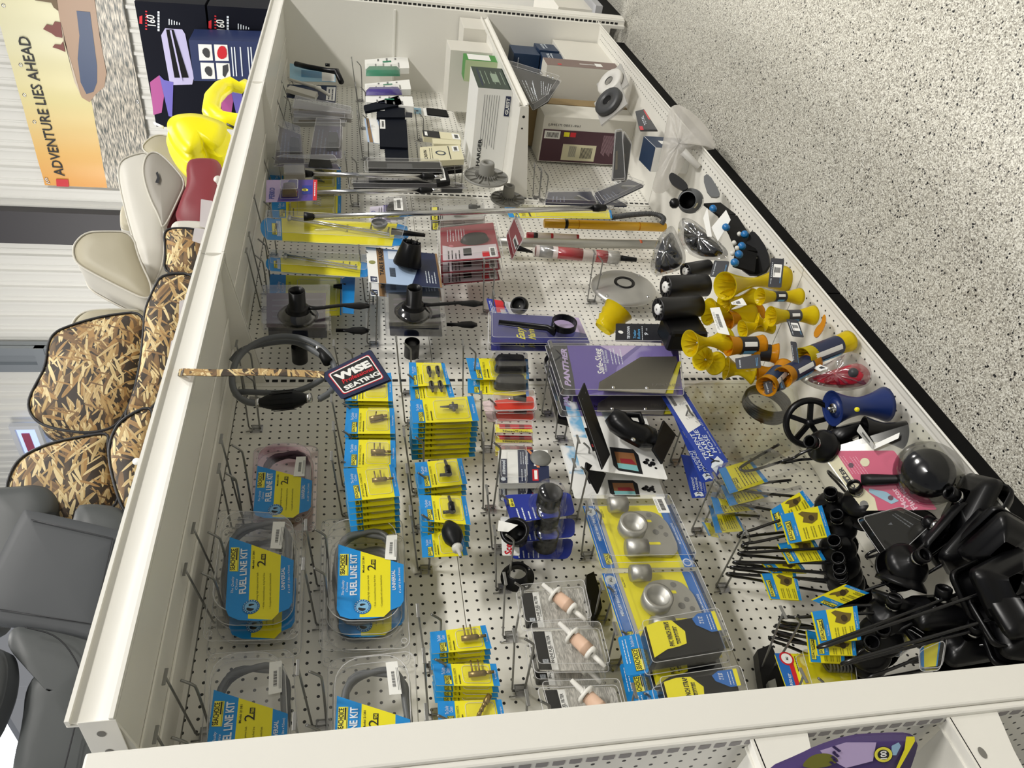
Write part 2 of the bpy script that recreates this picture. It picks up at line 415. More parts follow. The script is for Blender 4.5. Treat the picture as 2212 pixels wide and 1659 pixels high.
for i in range(3):
    lab = ['white base shelf nearest the camera buried under black swivel mirrors and rollers', 'white base shelf in the middle holding bagged mounts and rollers', 'white base shelf farthest away holding cartons'][i]
    x0, x1 = J[i] + 0.0015, J[i + 1] - 0.0015
    s = thing('base_shelf', lab, 'shelf', 'base shelves of the unit', P=((x0 + x1) / 2, 0, 0)); hx = (x1 - x0) / 2
    b = MB(); b.box((-hx, -0.425, DKZ - 0.02), (hx, -0.004, DKZ), WHITE); b.build('deck', s, bevel=0.001)
    b = MB(); Mz = Matrix.Rotation(R_(90), 4, 'Z')
    b.prism([(-0.418, DKZ), (-0.424, DKZ + 0.002), (-0.436, DKZ + 0.003), (-0.446, DKZ + 0.010), (-0.450, DKZ + 0.008), (-0.446, DKZ + 0.002), (-0.436, DKZ - 0.005), (-0.418, DKZ - 0.012)], -hx, hx, WHITE, Mz)
    b.build('front_lip', s)
    b = MB(); xx = -hx + 0.045
    while xx < hx - 0.04:
        for yy in (-0.402, -0.3766): b.add([(xx + 0.003 * math.cos(a * 0.785), yy + 0.003 * math.sin(a * 0.785), DKZ + 0.0005) for a in range(8)], [tuple(range(8))], DARKSLOT)
        xx += 0.0254
    b.build('deck_holes', s)
    if i:
        b = MB(); b.prism([(-0.418, DKZ + 0.001), (-0.436, DKZ + 0.006), (-0.448, DKZ + 0.014), (-0.457, DKZ + 0.009), (-0.448, DKZ - 0.002), (-0.42, DKZ - 0.014)], -hx - 0.001, -hx + 0.009, WHITE, Mz); b.build('lip_joiner', s, bevel=0.001)
# ================================================================ end bay beside the camera
EPT = on((176, 1656), 1, -.44).z
eb = thing('end_bay_shelving', 'white end bay with slotted post and pegboard at the left edge close to the camera', 'shelving unit', P=(-1.24, 0, 0))
b = MB(); b.box((-0.018, -0.44, 0.0), (0.042, -0.40, EPT), WHITE); b.box((-0.03, -0.435, 0), (-0.018, -0.405, EPT), WHITE); b.build('end_post', eb, bevel=0.004)
b = MB(); z = 0.05
for yy in (-0.425,):
    z = 0.05
    while z < EPT - .03:
        b.prism([(yy, z), (yy + 0.012, z), (yy + 0.014, z + 0.009), (yy + 0.012, z + 0.018), (yy, z + 0.018)], 0.0302, 0.0308, H('slot_shadow', '#8f8b8b', 0.6), Matrix.Rotation(R_(90), 4, 'Z')); z += 0.0254
b.build('post_slots', eb)
pm2 = pm.copy(); pm2.name = 'pegboard_white_side'
for nd in pm2.node_tree.nodes:
    if nd.type == 'SEPXYZ': s_ = nd
lk = [l for l in pm2.node_tree.links if l.from_node == s_ and l.from_socket.name == 'X']
for l in lk: to = l.to_socket; pm2.node_tree.links.remove(l); pm2.node_tree.links.new(s_.outputs['Y'], to)
b = MB(); b.box((-0.012, -0.40, 0.1), (0.0, 0.5, 1.84), pm2); b.build('pegboard_panel', eb)
b = MB(); b.box((0.0, -0.40, 0.0), (0.03, 0.012, 1.84), WHITE); b.build('end_panel', eb)
def endbay_shelf(z, lab):
    s = thing('end_bay_shelf', lab, 'shelf', P=(-1.27, 0, z))
    b = MB(); b.box((-0.36, -0.40, -0.02), (0.0, 0.42, 0), WHITE); b.build('deck', s, bevel=0.002)
    for yy in (-0.425,):
        pts = [(-0.35, -0.03), (-0.35, 0.008), (-0.02, 0.012), (0.0, 0.012), (0.0, -0.085), (-0.06, -0.07)]
        b = MB(); b.prism(pts, -0.428, -0.424, WHITE); b.prism(pts[:], -0.40, -0.402, WHITE)
        b.box((-0.35, -0.428, 0.004), (0.0, -0.40, 0.008), WHITE)
        b.build('bracket', s, bevel=0.001)
        b = MB(); b.prism(circ(-0.06, -0.012, 0.009, 12, 0.006), -0.4292, -0.4286, H('hole_grey', '#77756f')); b.build('bracket_hole', s)
    return s
EZ1 = on((1625, 1610), 0, -1.27).z; EZ2 = on((2015, 1590), 0, -1.27).z
endbay_shelf(EZ1, 'upper white shelf bracket of the end bay at the left edge')
endbay_shelf(EZ2, 'lower white shelf of the end bay carrying the purple pouch')
# ================================================================ wire display hooks
HOOKG = 'wire display hooks on the pegboard'
def scan_hook(T, B, holds, two=True, L=None, plate=True):
    """T: tip of the label wire, B: its foot on the pegboard (pixels of the current crop)"""
    b0 = on(B, 1, -0.008); b0.z = min(b0.z, 1.815); p = on(T, 0, b0.x)
    L = L or min(max(-p.y, 0.13), 0.27); tz = max(-0.02, min(0.05, on(T, 1, -L).z - b0.z))
    o = thing('scan_hook', 'grey wire hook ' + holds, 'hook', HOOKG, P=(b0.x, 0, b0.z))
    b = MB(); b.box((-0.014, -0.006, -0.034), (0.014, -0.001, -0.004), CLRD); b.tube([(-0.012, -0.004, 0.01), (-0.012, -0.006, -0.006), (0.012, -0.006, -0.006), (0.012, -0.004, -0.03)], 0.0018, STEEL, 6)
    b.tube([(0, -0.005, -0.03), (0, -0.005, 0.002)], 0.002, STEEL, 6); b.build('wall_clip', o)
    w = MB(); w.tube([(0, -0.003, -0.012), (0, -0.006, 0.0), (0, -0.014, 0.003)] + [(0, -0.02 - (L - 0.02) * k / 5, 0.003 + (tz - 0.003) * k / 5) for k in range(6)], 0.0023, STEEL, 7)
    lw = w.build('label_wire', o)
    if plate:
        b = MB(); b.box((-0.016, -L - 0.0015, tz - 0.003), (0.016, -L + 0.0005, tz + 0.0035), STEEL); b.build('label_plate', lw, bevel=0.0008)
    if two:
        w = MB(); l2 = L * 0.93
        w.tube(smooth_path([(0, -0.004, -0.026), (0, -l2 + 0.028, -0.026 + tz * 0.2), (0, -l2 + 0.018, -0.024 + tz * 0.3), (0, -l2, -0.006 + tz * .3)], 2), 0.0026, STEEL, 7); w.build('product_wire', o)
    return o
G(0, 0, 1)
HL = [((478.5, 944), (523, 1112), 'beside the empty top left patch above the pinkish hose pack'), ((473, 1012), (503, 1140), 'crossing in front of the pinkish hose pack'),
 ((417.7, 1141), (452, 1262), 'at the far upper corner of the second hose pack'), ((400, 1230), (437, 1345), 'at the near upper corner of the second hose pack'),
 ((357, 1462), (416, 1586), 'at the upper edge of the nearest hose pack in the top row'), ((337, 1587), (380, 1705), 'nearest the camera in the top row'),
 ((549, 425), (569, 548), 'between the perforated top row and the long yellow pole card'), ((538, 506), (560, 629), 'over the shorter yellow pole card'), ((532, 541), (557, 666), 'left of the clear boxed cup holder'),
 ((511, 742), (533, 862), 'behind the hanging primer bulb hose in the top row'), ((519, 800), (540, 924), 'empty under the hanging primer bulb hose'),
 ((716, 860), (744, 990), 'holding the first pile of small yellow fitting cards'), ((720, 920), (742, 1050), 'holding the second pile of small yellow fitting cards'), ((716, 985), (741, 1114), 'holding the third pile of small yellow fitting cards'),
 ((660.5, 1134), (687, 1264), 'at the far lower corner of the second hose pack'), ((655.6, 1218), (685, 1348), 'between the second and third hose packs'),
 ((643.6, 1442), (677, 1568), 'between the two nearest hose packs'), ((636, 1558), (672, 1690), 'beside the nearest hose pack of the lower row'),
 ((721, 741), (748, 862), 'behind the navy seat tag'), ((775, 534), (790, 650), 'right of the long yellow pole card'), ((800, 617), (795, 741), 'between the two black table base packs'),
 ((856, 732), (868, 848), 'right of the lower table base pack'), ((863, 800), (876, 912), 'holding the small black connector cards'),
 ((872.8, 934), (892, 1062), 'holding the tall pile of identical yellow cards'), ((879, 1012), (897, 1140), 'holding the cards with small black plugs'), ((886.7, 1103), (904, 1229), 'holding the primer bulb card'),
 ((903, 1319), (922, 1440), 'holding the far pile of brass tee cards'), ((916, 1416), (927, 1543), 'holding the middle pile of brass tee cards'), ((921, 1538), (930, 1660), 'holding the nearest brass tee card'),
 ((1046, 563), (1045, 672), 'right of the burgundy light packs'), ((1067, 632), (1062, 748), 'holding the navy fender adjuster cards'), ((1000.7, 741), (1001, 862), 'holding the cards with black rubber pieces'),
 ((1040, 853), (1042, 968), 'holding the red packs'), ((1042, 931), (1045, 1098), 'holding the red and yellow lettered packs'),
 ((1052, 1058), (1064, 1184), 'holding the navy boxed horn packs'), ((1069, 1146), (1073, 1270), 'holding the blue deck plate packs'), ((1091, 1250), (1088, 1374), 'holding the farthest fuel filter'), ((1112, 1373), (1108, 1491), 'holding the middle fuel filter'), ((1139, 1507), (1135, 1632), 'holding the nearest fuel filter'),
 ((1190, 740), (1172, 892), 'holding the far side of the purple skeg pack'), ((1212, 830), (1201, 946), 'holding the near side of the purple skeg pack'), ((1249, 949), (1234, 1058), 'holding the front ball mount card'), ((1240, 1000), (1226, 1120), 'holding the rear ball mount card'),
 ((1268, 1093), (1257, 1200), 'holding the far anode kit'), ((1300, 1262), (1285, 1340), 'holding the near anode kit'), ((1329, 1358), (1313, 1436), 'holding the winch strap packs'), ((1371, 1492), (1350, 1590), 'holding the nearest winch strap pack'),
 ((1487, 883), (1449, 997), 'holding the blue headed hose bags'), ((1545, 1030), (1495, 1147), 'holding the bundle of clear bagged mirror arms'), ((1610, 1145), (1548, 1268), 'holding the far cluster of mirror rods'), ((1692, 1323), (1640, 1460), 'holding the near cluster of mirror rods'), ((1736, 1459), (1690, 1580), 'holding the steering anode pack'),
 ((1284, 545), (1270, 650), 'above the round silver table base'), ((1155, 355), (1152, 425), 'empty beside the lower grey plastic flange'), ((1169, 365), (1166, 432), 'empty right of the lower grey plastic flange'),
 ((613, 118), (622, 182), 'farthest away in the top row'), ((590, 200), (604, 280), 'in the top row above the far clear packs'), ((600, 160), (612, 232), 'in the top row beside the white bilge switch'), ((580, 262), (596, 352), 'in the top row above the boxed lamp packs'), ((565, 330), (583, 430), 'in the top row beside the lavender lamp pack'),
 ((761, 100), (772, 185), 'farthest away in the second row'), ((759.5, 125), (772, 215), 'second farthest away in the second row'), ((768, 180), (780, 275), 'beside the green horn packs'), ((772, 240), (784, 340), 'beside the dark blue pouch packs'), ((745, 330), (760, 440), 'between the steel boat hooks'),
 ((897, 240), (903, 300), 'beside the small black phone pouch'), ((900, 310), (906, 372), 'beside the cream boxed wiring pack'), ((983, 353), (985, 400), 'with a cream tip above the round grey flange')]
for a, b_, t_ in HL:
    if on(b_, 1, -.008).x < 2.57: scan_hook(a, b_, t_)
# ================================================================ carded goods
class Card:
    """a pack whose printed front is the quad TL, TR, BR, BL (pixels) hanging at depth y"""
    def __init__(s, name, label, cat, q, y=None, group=None, n=(0, -1, 0), x=None, z=None, P=None, up=(0, 0, 1)):
        c = (sum(p[0] for p in q) / 4, sum(p[1] for p in q) / 4)
        if z is not None: P = on(c, 2, z)
        s.pl = Plane(c, y, n, x=x, P=P, up=up); s.c = [s.pl.l(p) for p in q]
        s.o = thing(name, label, cat, group, M=s.pl.M); s.w = (Vector(s.c[1]) - Vector(s.c[0])).length; s.h = (Vector(s.c[0]) - Vector(s.c[3])).length
    def Q(s, u, t):
        TL, TR, BR, BL = [Vector(c) for c in s.c]
        return tuple((BL * (1 - u) + BR * u) * (1 - t) + (TL * (1 - u) + TR * u) * t)
    def ang(s): a = Vector(s.Q(1, .5)) - Vector(s.Q(0, .5)); return math.atan2(a.y, a.x)
    def rect(s, b, u0, u1, t0, t1, m, y=-0.0012, y1=None):
        pts = [s.Q(u0, t0), s.Q(u1, t0), s.Q(u1, t1), s.Q(u0, t1)]; b.prism(pts, y, y if y1 is None else y1, m); return b
    def rr(s, b, u0, u1, t0, t1, r, m, y=-0.0012, y1=None, n=3):
        pts = [s.Q(*p) for p in s.rro(u0, u1, t0, t1, r, n)]; b.prism(pts, y, y if y1 is None else y1, m); return b
    def rro(s, u0, u1, t0, t1, r, n=3):
        ru, rt = r / s.w, r / s.h; out = []
        for cx, cz, a in ((u1 - ru, t1 - rt, 0), (u0 + ru, t1 - rt, 90), (u0 + ru, t0 + rt, 180), (u1 - ru, t0 + rt, 270)):
            for k in range(n + 1): t = R_(a + 90 * k / n); out.append((cx + ru * math.cos(t), cz + rt * math.sin(t)))
        return out
    def poly(s, b, pts, m, y=-0.0012, y1=None): b.prism([s.Q(*p) for p in pts], y, y if y1 is None else y1, m); return b
    def circ(s, b, u, t, r, m, y=-0.0014, n=20):
        x, z = s.Q(u, t); b.prism(circ(x, z, r, n), y, y, m); return b
    def text(s, b, txt, u, t, m, h=None, w=None, y=-0.0018, bold=0.0, shear=0, rot=0.0, al='L', sp=1.0):
        x, z = s.Q(u, t); b.text(txt, m, x, z, y, h=h * s.h if h else None, w=w * s.w if w else None, ang=s.ang() + rot, bold=bold, shear=shear, al=al, sp=sp); return b
    def lines(s, b, u0, u1, t0, t1, n, m, y=-0.0018, frac=0.35, seed=1, vert=False):
        """rows of small print too fine to read"""
        rnd = random.Random(seed)
        for k in range(n):
            t = t1 - (t1 - t0) * (k + 0.5) / n; hh = (t1 - t0) / n * frac; u = u0; end = u1 - (u1 - u0) * rnd.random() * 0.35
            while u < end:
                l = (u1 - u0) * (0.05 + rnd.random() * 0.12); s.rect(b, u, min(u + l, end), t - hh / 2, t + hh / 2, m, y); u += l + (u1 - u0) * 0.025
        return b
    def barcode(s, b, u0, u1, t0, t1, m=INK, y=-0.0022, seed=3, n=22):
        rnd = random.Random(seed); u = u0
        while u < u1:
            w = (u1 - u0) / n * (0.4 + rnd.random()); s.rect(b, u, min(u + w * .55, u1), t0, t1, m, y); u += w
        return b
    def base(s, m, thick=0.0012, r=0.004, name='card', extra=None, u=(0, 1), t=(0, 1)):
        b = MB(); s.rr(b, u[0], u[1], t[0], t[1], r, m, 0.0, thick)
        if extra: extra(s, b)
        return b.build(name, s.o)
    def sticker(s, u0, u1, t0, t1, y, par=None, seed=5, rot=False, dark=False):
        b = MB(); s.rr(b, u0, u1, t0, t1, 0.002, WHITE2, y, y + 0.0006); du, dt = u1 - u0, t1 - t0
        if rot:
            rnd = random.Random(seed); t = t0 + dt * .15
            while t < t1 - dt * .15:
                w = dt * 0.045 * (0.5 + rnd.random()); s.rect(b, u0 + du * .35, u0 + du * .75, t, min(t + w * .55, t1), INK, y - 0.0004); t += w
        else: s.barcode(b, u0 + du * .15, u1 - du * .15, t0 + dt * .25, t0 + dt * .65, INK, y - 0.0004, seed)
        s.lines(b, u0 + du * .1, u1 - du * .1, t0 + dt * .75, t0 + dt * .95, 2, INK, y - 0.0004, 0.3, seed)
        return b.build('price_sticker', par or s.o)
def hang_copies(o, n, label, group, dy=0.012, dz=-0.001, seed=1, sway=0.012):
    """the packs waiting behind the front one on the same hook"""
    rnd = random.Random(seed)
    for k in range(n): dup(o, label, (rnd.uniform(-.001, .001), dy * (k + 1), dz * (k + 1)), (0, rnd.uniform(-sway, sway), 0), group)
    o['group'] = group
LOGOY = H('logo_yellow', '#e9e04a', 0.45); WT = H('print_white', '#dfe6ee', 0.5); DY = H('print_dark', '#3a3a12', 0.5)
def sea_logo(K, b, u0, u1, t0, t1, y=-0.0016):
    K.rect(b, u0, u1, t0, t1, LOGOY, y); K.rect(b, u0 + (u1 - u0) * .02, u1 - (u1 - u0) * .02, t0 + (t1 - t0) * .08, t1 - (t1 - t0) * .92, INK, y - .0003)
    for (a, c, d, e) in ((0, 1, 0, .05), (0, 1, .95, 1), (0, .02, 0, 1), (.98, 1, 0, 1)): K.rect(b, u0 + (u1 - u0) * a, u0 + (u1 - u0) * c, t0 + (t1 - t0) * d, t0 + (t1 - t0) * e, INK, y - .0003)
    K.rect(b, u0 + (u1 - u0) * .5, u1 - (u1 - u0) * .05, t0 + (t1 - t0) * .1, t0 + (t1 - t0) * .26, INK, y - .0003)
    K.text(b, 'SEACHOICE', u0 + (u1 - u0) * .05, t0 + (t1 - t0) * .36, INK, h=(t1 - t0) * .5, w=(u1 - u0) * .9, y=y - .0003, bold=0.02)
def sea_card(q, y, label, kind, group='small yellow and blue fuel fitting cards', header=.26, foot=.1, bump=None, lines='CONNECTOR', name='fitting_card', cat='fitting pack', **kw):
    K = Card(name, label, cat, q, y, group, **kw)
    def ex(K, b):
        K.rect(b, 0, 1, 1 - header, 1, BLU, -0.0004); K.rect(b, 0, 1, 0, foot, BLU, -0.0004); K.rect(b, 0, 1, 1, 1, BLU)
        sea_logo(K, b, .05, .45, 1 - header * .93, 1 - header * .52, -0.0008)
        K.text(b, 'The Quality', .52, 1 - header * .62, WT, w=.3, h=header * .2, y=-0.001, shear=.3); K.text(b, 'Choice', .58, 1 - header * .88, WT, w=.2, h=header * .2, y=-0.001, shear=.3)
        K.text(b, '3/8" FEMALE FUEL ' + lines, .08, 1 - header - .06, DY, w=.72, h=.035, y=-0.001); K.lines(b, .08, .5, 1 - header - .13, 1 - header - .08, 1, DY, -0.001)
        K.text(b, 'fits most engines', .3, foot * .35, WT, w=.4, h=foot * .3, y=-0.001)
    K.base(YEL, 0.0012, 0.003, 'card', ex)
    bb = bump or (.12, .9, foot + .03, 1 - header - .16); u0, u1, t0, t1 = bb
    b = MB(); b.frus([K.Q(*p) for p in K.rro(u0, u1, t0, t1, 0.006)], -0.0008, -0.016, .12, CLR, smooth=False); b.tube([(K.Q(*p)[0], -.001, K.Q(*p)[1]) for p in K.rro(u0, u1, t0, t1, 0.006, 2)], .0007, EDGE, 4, closed=True); b.build('bubble', K.o)
    fitting(K, kind, (u0 + u1) / 2, (t0 + t1) / 2)
    return K
def fitting(K, kind, u, t, sc=1.35):
    x, z = K.Q(u, t); b = MB(); M0 = Matrix.Translation((x, -0.010, z)) @ Matrix.Rotation(-K.ang(), 4, 'Y') @ Matrix.Scale(1.35, 4)
    def cyl(p, q_, r0, r1, m, seg=12): b.tube([M0 @ Vector(p), M0 @ Vector(q_)], r0, m, seg, radii=[r0, r1])
    s = 1
    if kind == 'tee':      # brass body with two prongs
        cyl((-.003 * s, 0, -.012 * s), (-.003 * s, 0, .012 * s), .0055, .0055, BRASS, 10); cyl((-.003 * s, 0, -.012 * s), (-.003 * s, 0, -.024 * s), .0035, .003, BRASS)
        cyl((0, 0, .006 * s), (.018 * s, 0, .006 * s), .0018, .0016, BRASS, 8); cyl((0, 0, -.004 * s), (.018 * s, 0, -.004 * s), .0018, .0016, BRASS, 8)
    elif kind == 'barb':
        for k in range(5): cyl((-.018 + k * .006, 0, .012 - k * .004), (-.013 + k * .006, 0, .009 - k * .004), .0045, .0032, BRASS)
        cyl((.010, 0, -.007), (.020, 0, -.014), .006, .006, BRASS, 6)
    elif kind == 'clip':
        cyl((-.004, 0, .014), (.004, 0, -.010), .0065, .0065, BRASS, 8); cyl((.004, 0, -.010), (.006, 0, -.018), .0045, .004, BRASS); cyl((.002, -.002, .004), (.012, -.004, .002), .002, .002, BRASS, 6)
    elif kind == 'plug':
        cyl((-.012 * s, 0, 0), (.006 * s, 0, 0), .008, .008, BLACK, 12); cyl((.006 * s, 0, 0), (.022 * s, 0, .002), .004, .0035, BLACK); cyl((-.012 * s, 0, 0), (-.012 * s, 0, .016), .004, .004, BLACK)
    elif kind == 'twinplug':
        for dz in (.008, -.010):
            cyl((-.006, 0, dz), (.012, 0, dz), .0065, .0065, BLACK); cyl((-.006, 0, dz), (-.018, 0, dz), .0035, .003, BLACK)
    elif kind == 'greybarb':
        G2 = H('dark_grey_nylon', '#4a4a48', .45); cyl((0, 0, .022), (0, 0, .004), .0018, .004, G2); cyl((0, 0, .004), (0, 0, -.012), .0065, .0065, G2); cyl((-.012, 0, -.004), (.012, 0, -.004), .004, .003, G2); cyl((0, 0, -.012), (0, 0, -.024), .004, .0035, CLRD)
    elif kind == 'rubber':
        b.frus([K.Q(*p) for p in K.rro(.15, .8, .08, .52, 0.012)], -.002, -.022, .3, RUB, smooth=True, steps=3)
    b.build('fitting', K.o); return
# --- the column of small cards, second row: five piles seen from far to near
G(550, 820)
SG = 'brass fitting cards in the '
def pile(K, n, g, lab, **k): hang_copies(K.o, n, lab, g, **k)
k = sea_card([(770, 180), (785, 0), (1165, -60), (1180, 185)], -.17, 'small yellow card with a slanted brass connector half hidden under the navy seat tag', 'clip'); pile(k, 3, 'first pile of brass fitting cards', 'small yellow fitting card hidden behind the one under the navy seat tag')
k = sea_card([(765, 462), (785, 245), (1190, 245), (1200, 462)], -.19, 'small yellow card with a slanted brass clip connector, front of the second pile', 'clip'); pile(k, 4, 'second pile of brass fitting cards', 'yellow card edge showing behind the slanted brass clip card')
k = sea_card([(760, 745), (775, 512), (1200, 520), (1205, 750)], -.20, 'small yellow card with an upright brass tee, middle of the column', 'tee'); pile(k, 3, 'third pile of brass fitting cards', 'yellow card edge behind the upright brass tee card')
k = sea_card([(800, 1040), (755, 762), (1190, 722), (1240, 995)], -.20, 'small yellow card with a lying brass fitting, nearest front card of that column', 'tee'); pile(k, 6, 'fourth pile of brass fitting cards', 'yellow and blue card edge behind the lying brass fitting card', dy=.022)
# third row
k = sea_card([(1350, 372), (1325, 180), (1865, 140), (1915, 352)], -.20, 'wide yellow card with a grey barbed valve, front of the tall identical pile', 'greybarb', header=.19); pile(k, 7, 'tall pile of identical yellow cards', 'yellow card edge in the tall pile behind the grey barbed valve', dy=.019, dz=-.0005, sway=.004)
k = sea_card([(1400, 932), (1365, 710), (1765, 672), (1815, 890)], -.19, 'small yellow card with a round black plug, above the square plug card', 'plug'); pile(k, 2, 'cards with the round black plug', 'yellow card behind the round black plug card', dy=.02)
k = sea_card([(1425, 1205), (1400, 985), (1800, 995), (1845, 1240)], -.19, 'small yellow card with a square black plug, above the primer bulb card', 'plug'); pile(k, 4, 'cards with the square black plug', 'yellow card behind the square black plug card', dy=.02)
# primer bulb card
K = sea_card([(1430, 1520), (1420, 1345), (1760, 1250), (1820, 1500)], -.16, 'yellow card holding a black egg shaped primer bulb with white nozzle', 'none', name='primer_bulb_card', lines='KIT')
b = MB(); P0 = Vector(K.pl.l((1640, 1290)) ); P1 = Vector(K.pl.l((1715, 1500))); P2 = Vector(K.pl.l((1745, 1590)))
def xz(p, y): return (p.x, y, p.y)
pts = [P0.lerp(P1, t) for t in (0, .12, .3, .5, .7, .88, 1)]
b.tube([xz(p, -.03) for p in pts], .01, RUB, 16, radii=[.008, .014, .021, .023, .021, .013, .010]); b.build('primer_bulb', K.o)
b = MB(); b.tube([xz(P1, -.03), xz(P1.lerp(P2, .3), -.032), xz(P1.lerp(P2, .35), -.032), xz(P2, -.036)], .01, H('white_nylon', '#d9d8d0', .4), 12, radii=[.012, .012, .005, .003]); b.build('nozzle', K.o)
# black connector cards above the tall pile
G(550, 400)
k = sea_card([(1325, 1720), (1315, 1512), (1620, 1520), (1670, 1700)], -.17, 'narrow card with two black connectors, farthest of the third row', 'twinplug', header=.2); pile(k, 1, 'far cards with two black connectors', 'card hidden behind the farthest two connector card', dy=.03)
G(550, 820)
k = sea_card([(1335, 175), (1320, -20), (1660, -10), (1715, 175)], -.16, 'narrow card with two black connectors just above the tall pile', 'twinplug', header=.2, foot=.14); pile(k, 1, 'near cards with two black connectors', 'card hidden behind the two connector card above the tall pile', dy=.02)
# yellow cards with black rubber pieces (far side of the red packs)
G(960, 560, 5.53)
def rub(q, y, lab):
    K = sea_card(q, y, lab, 'none', header=.2, foot=.05, name='rubber_chock_card', cat='boat part pack')
    b = MB(); b.frus([K.Q(*p) for p in K.rro(.16, .98, .0, .62, 0.014)], -.001, -.034, .12, CLRD, steps=2); b.build('tray', K.o)
    b = MB(); b.frus([K.Q(*p) for p in K.rro(.24, .92, .04, .58, 0.014)], -.002, -.03, .2, RUB, smooth=True, steps=2); b.build('rubber_chock', K.o); return K
rub([(325, 1440), (255, 1180), (1000, 1195), (1010, 1432)], -.12, 'yellow card with a square black rubber chock in a clear tray, on top')
rub([(280, 1600), (275, 1425), (1000, 1440), (1010, 1640)], -.10, 'yellow card with a black rubber chock, under the first one')
# brass tee cards of the lowest left piles
G(550, 1239)
k = sea_card([(1510, 685), (1495, 500), (1970, 440), (2025, 640)], -.19, 'yellow card with a lying brass tee, far pile beside the slotted post', 'tee', header=.28); pile(k, 3, 'far pile of brass tee cards', 'yellow card behind the far brass tee card', dy=.02)
k = sea_card([(1545, 955), (1520, 770), (2060, 770), (2095, 960)], -.19, 'yellow card with a slanted brass tee, middle pile beside the slotted post', 'tee', header=.28); pile(k, 3, 'middle pile of brass tee cards', 'yellow card behind the middle brass tee card', dy=.022)
sea_card([(1570, 1330), (1560, 1090), (2105, 1075), (2150, 1300)], -.19, 'yellow card with a slanted brass barb cut off by the near post', 'barb', header=.26)

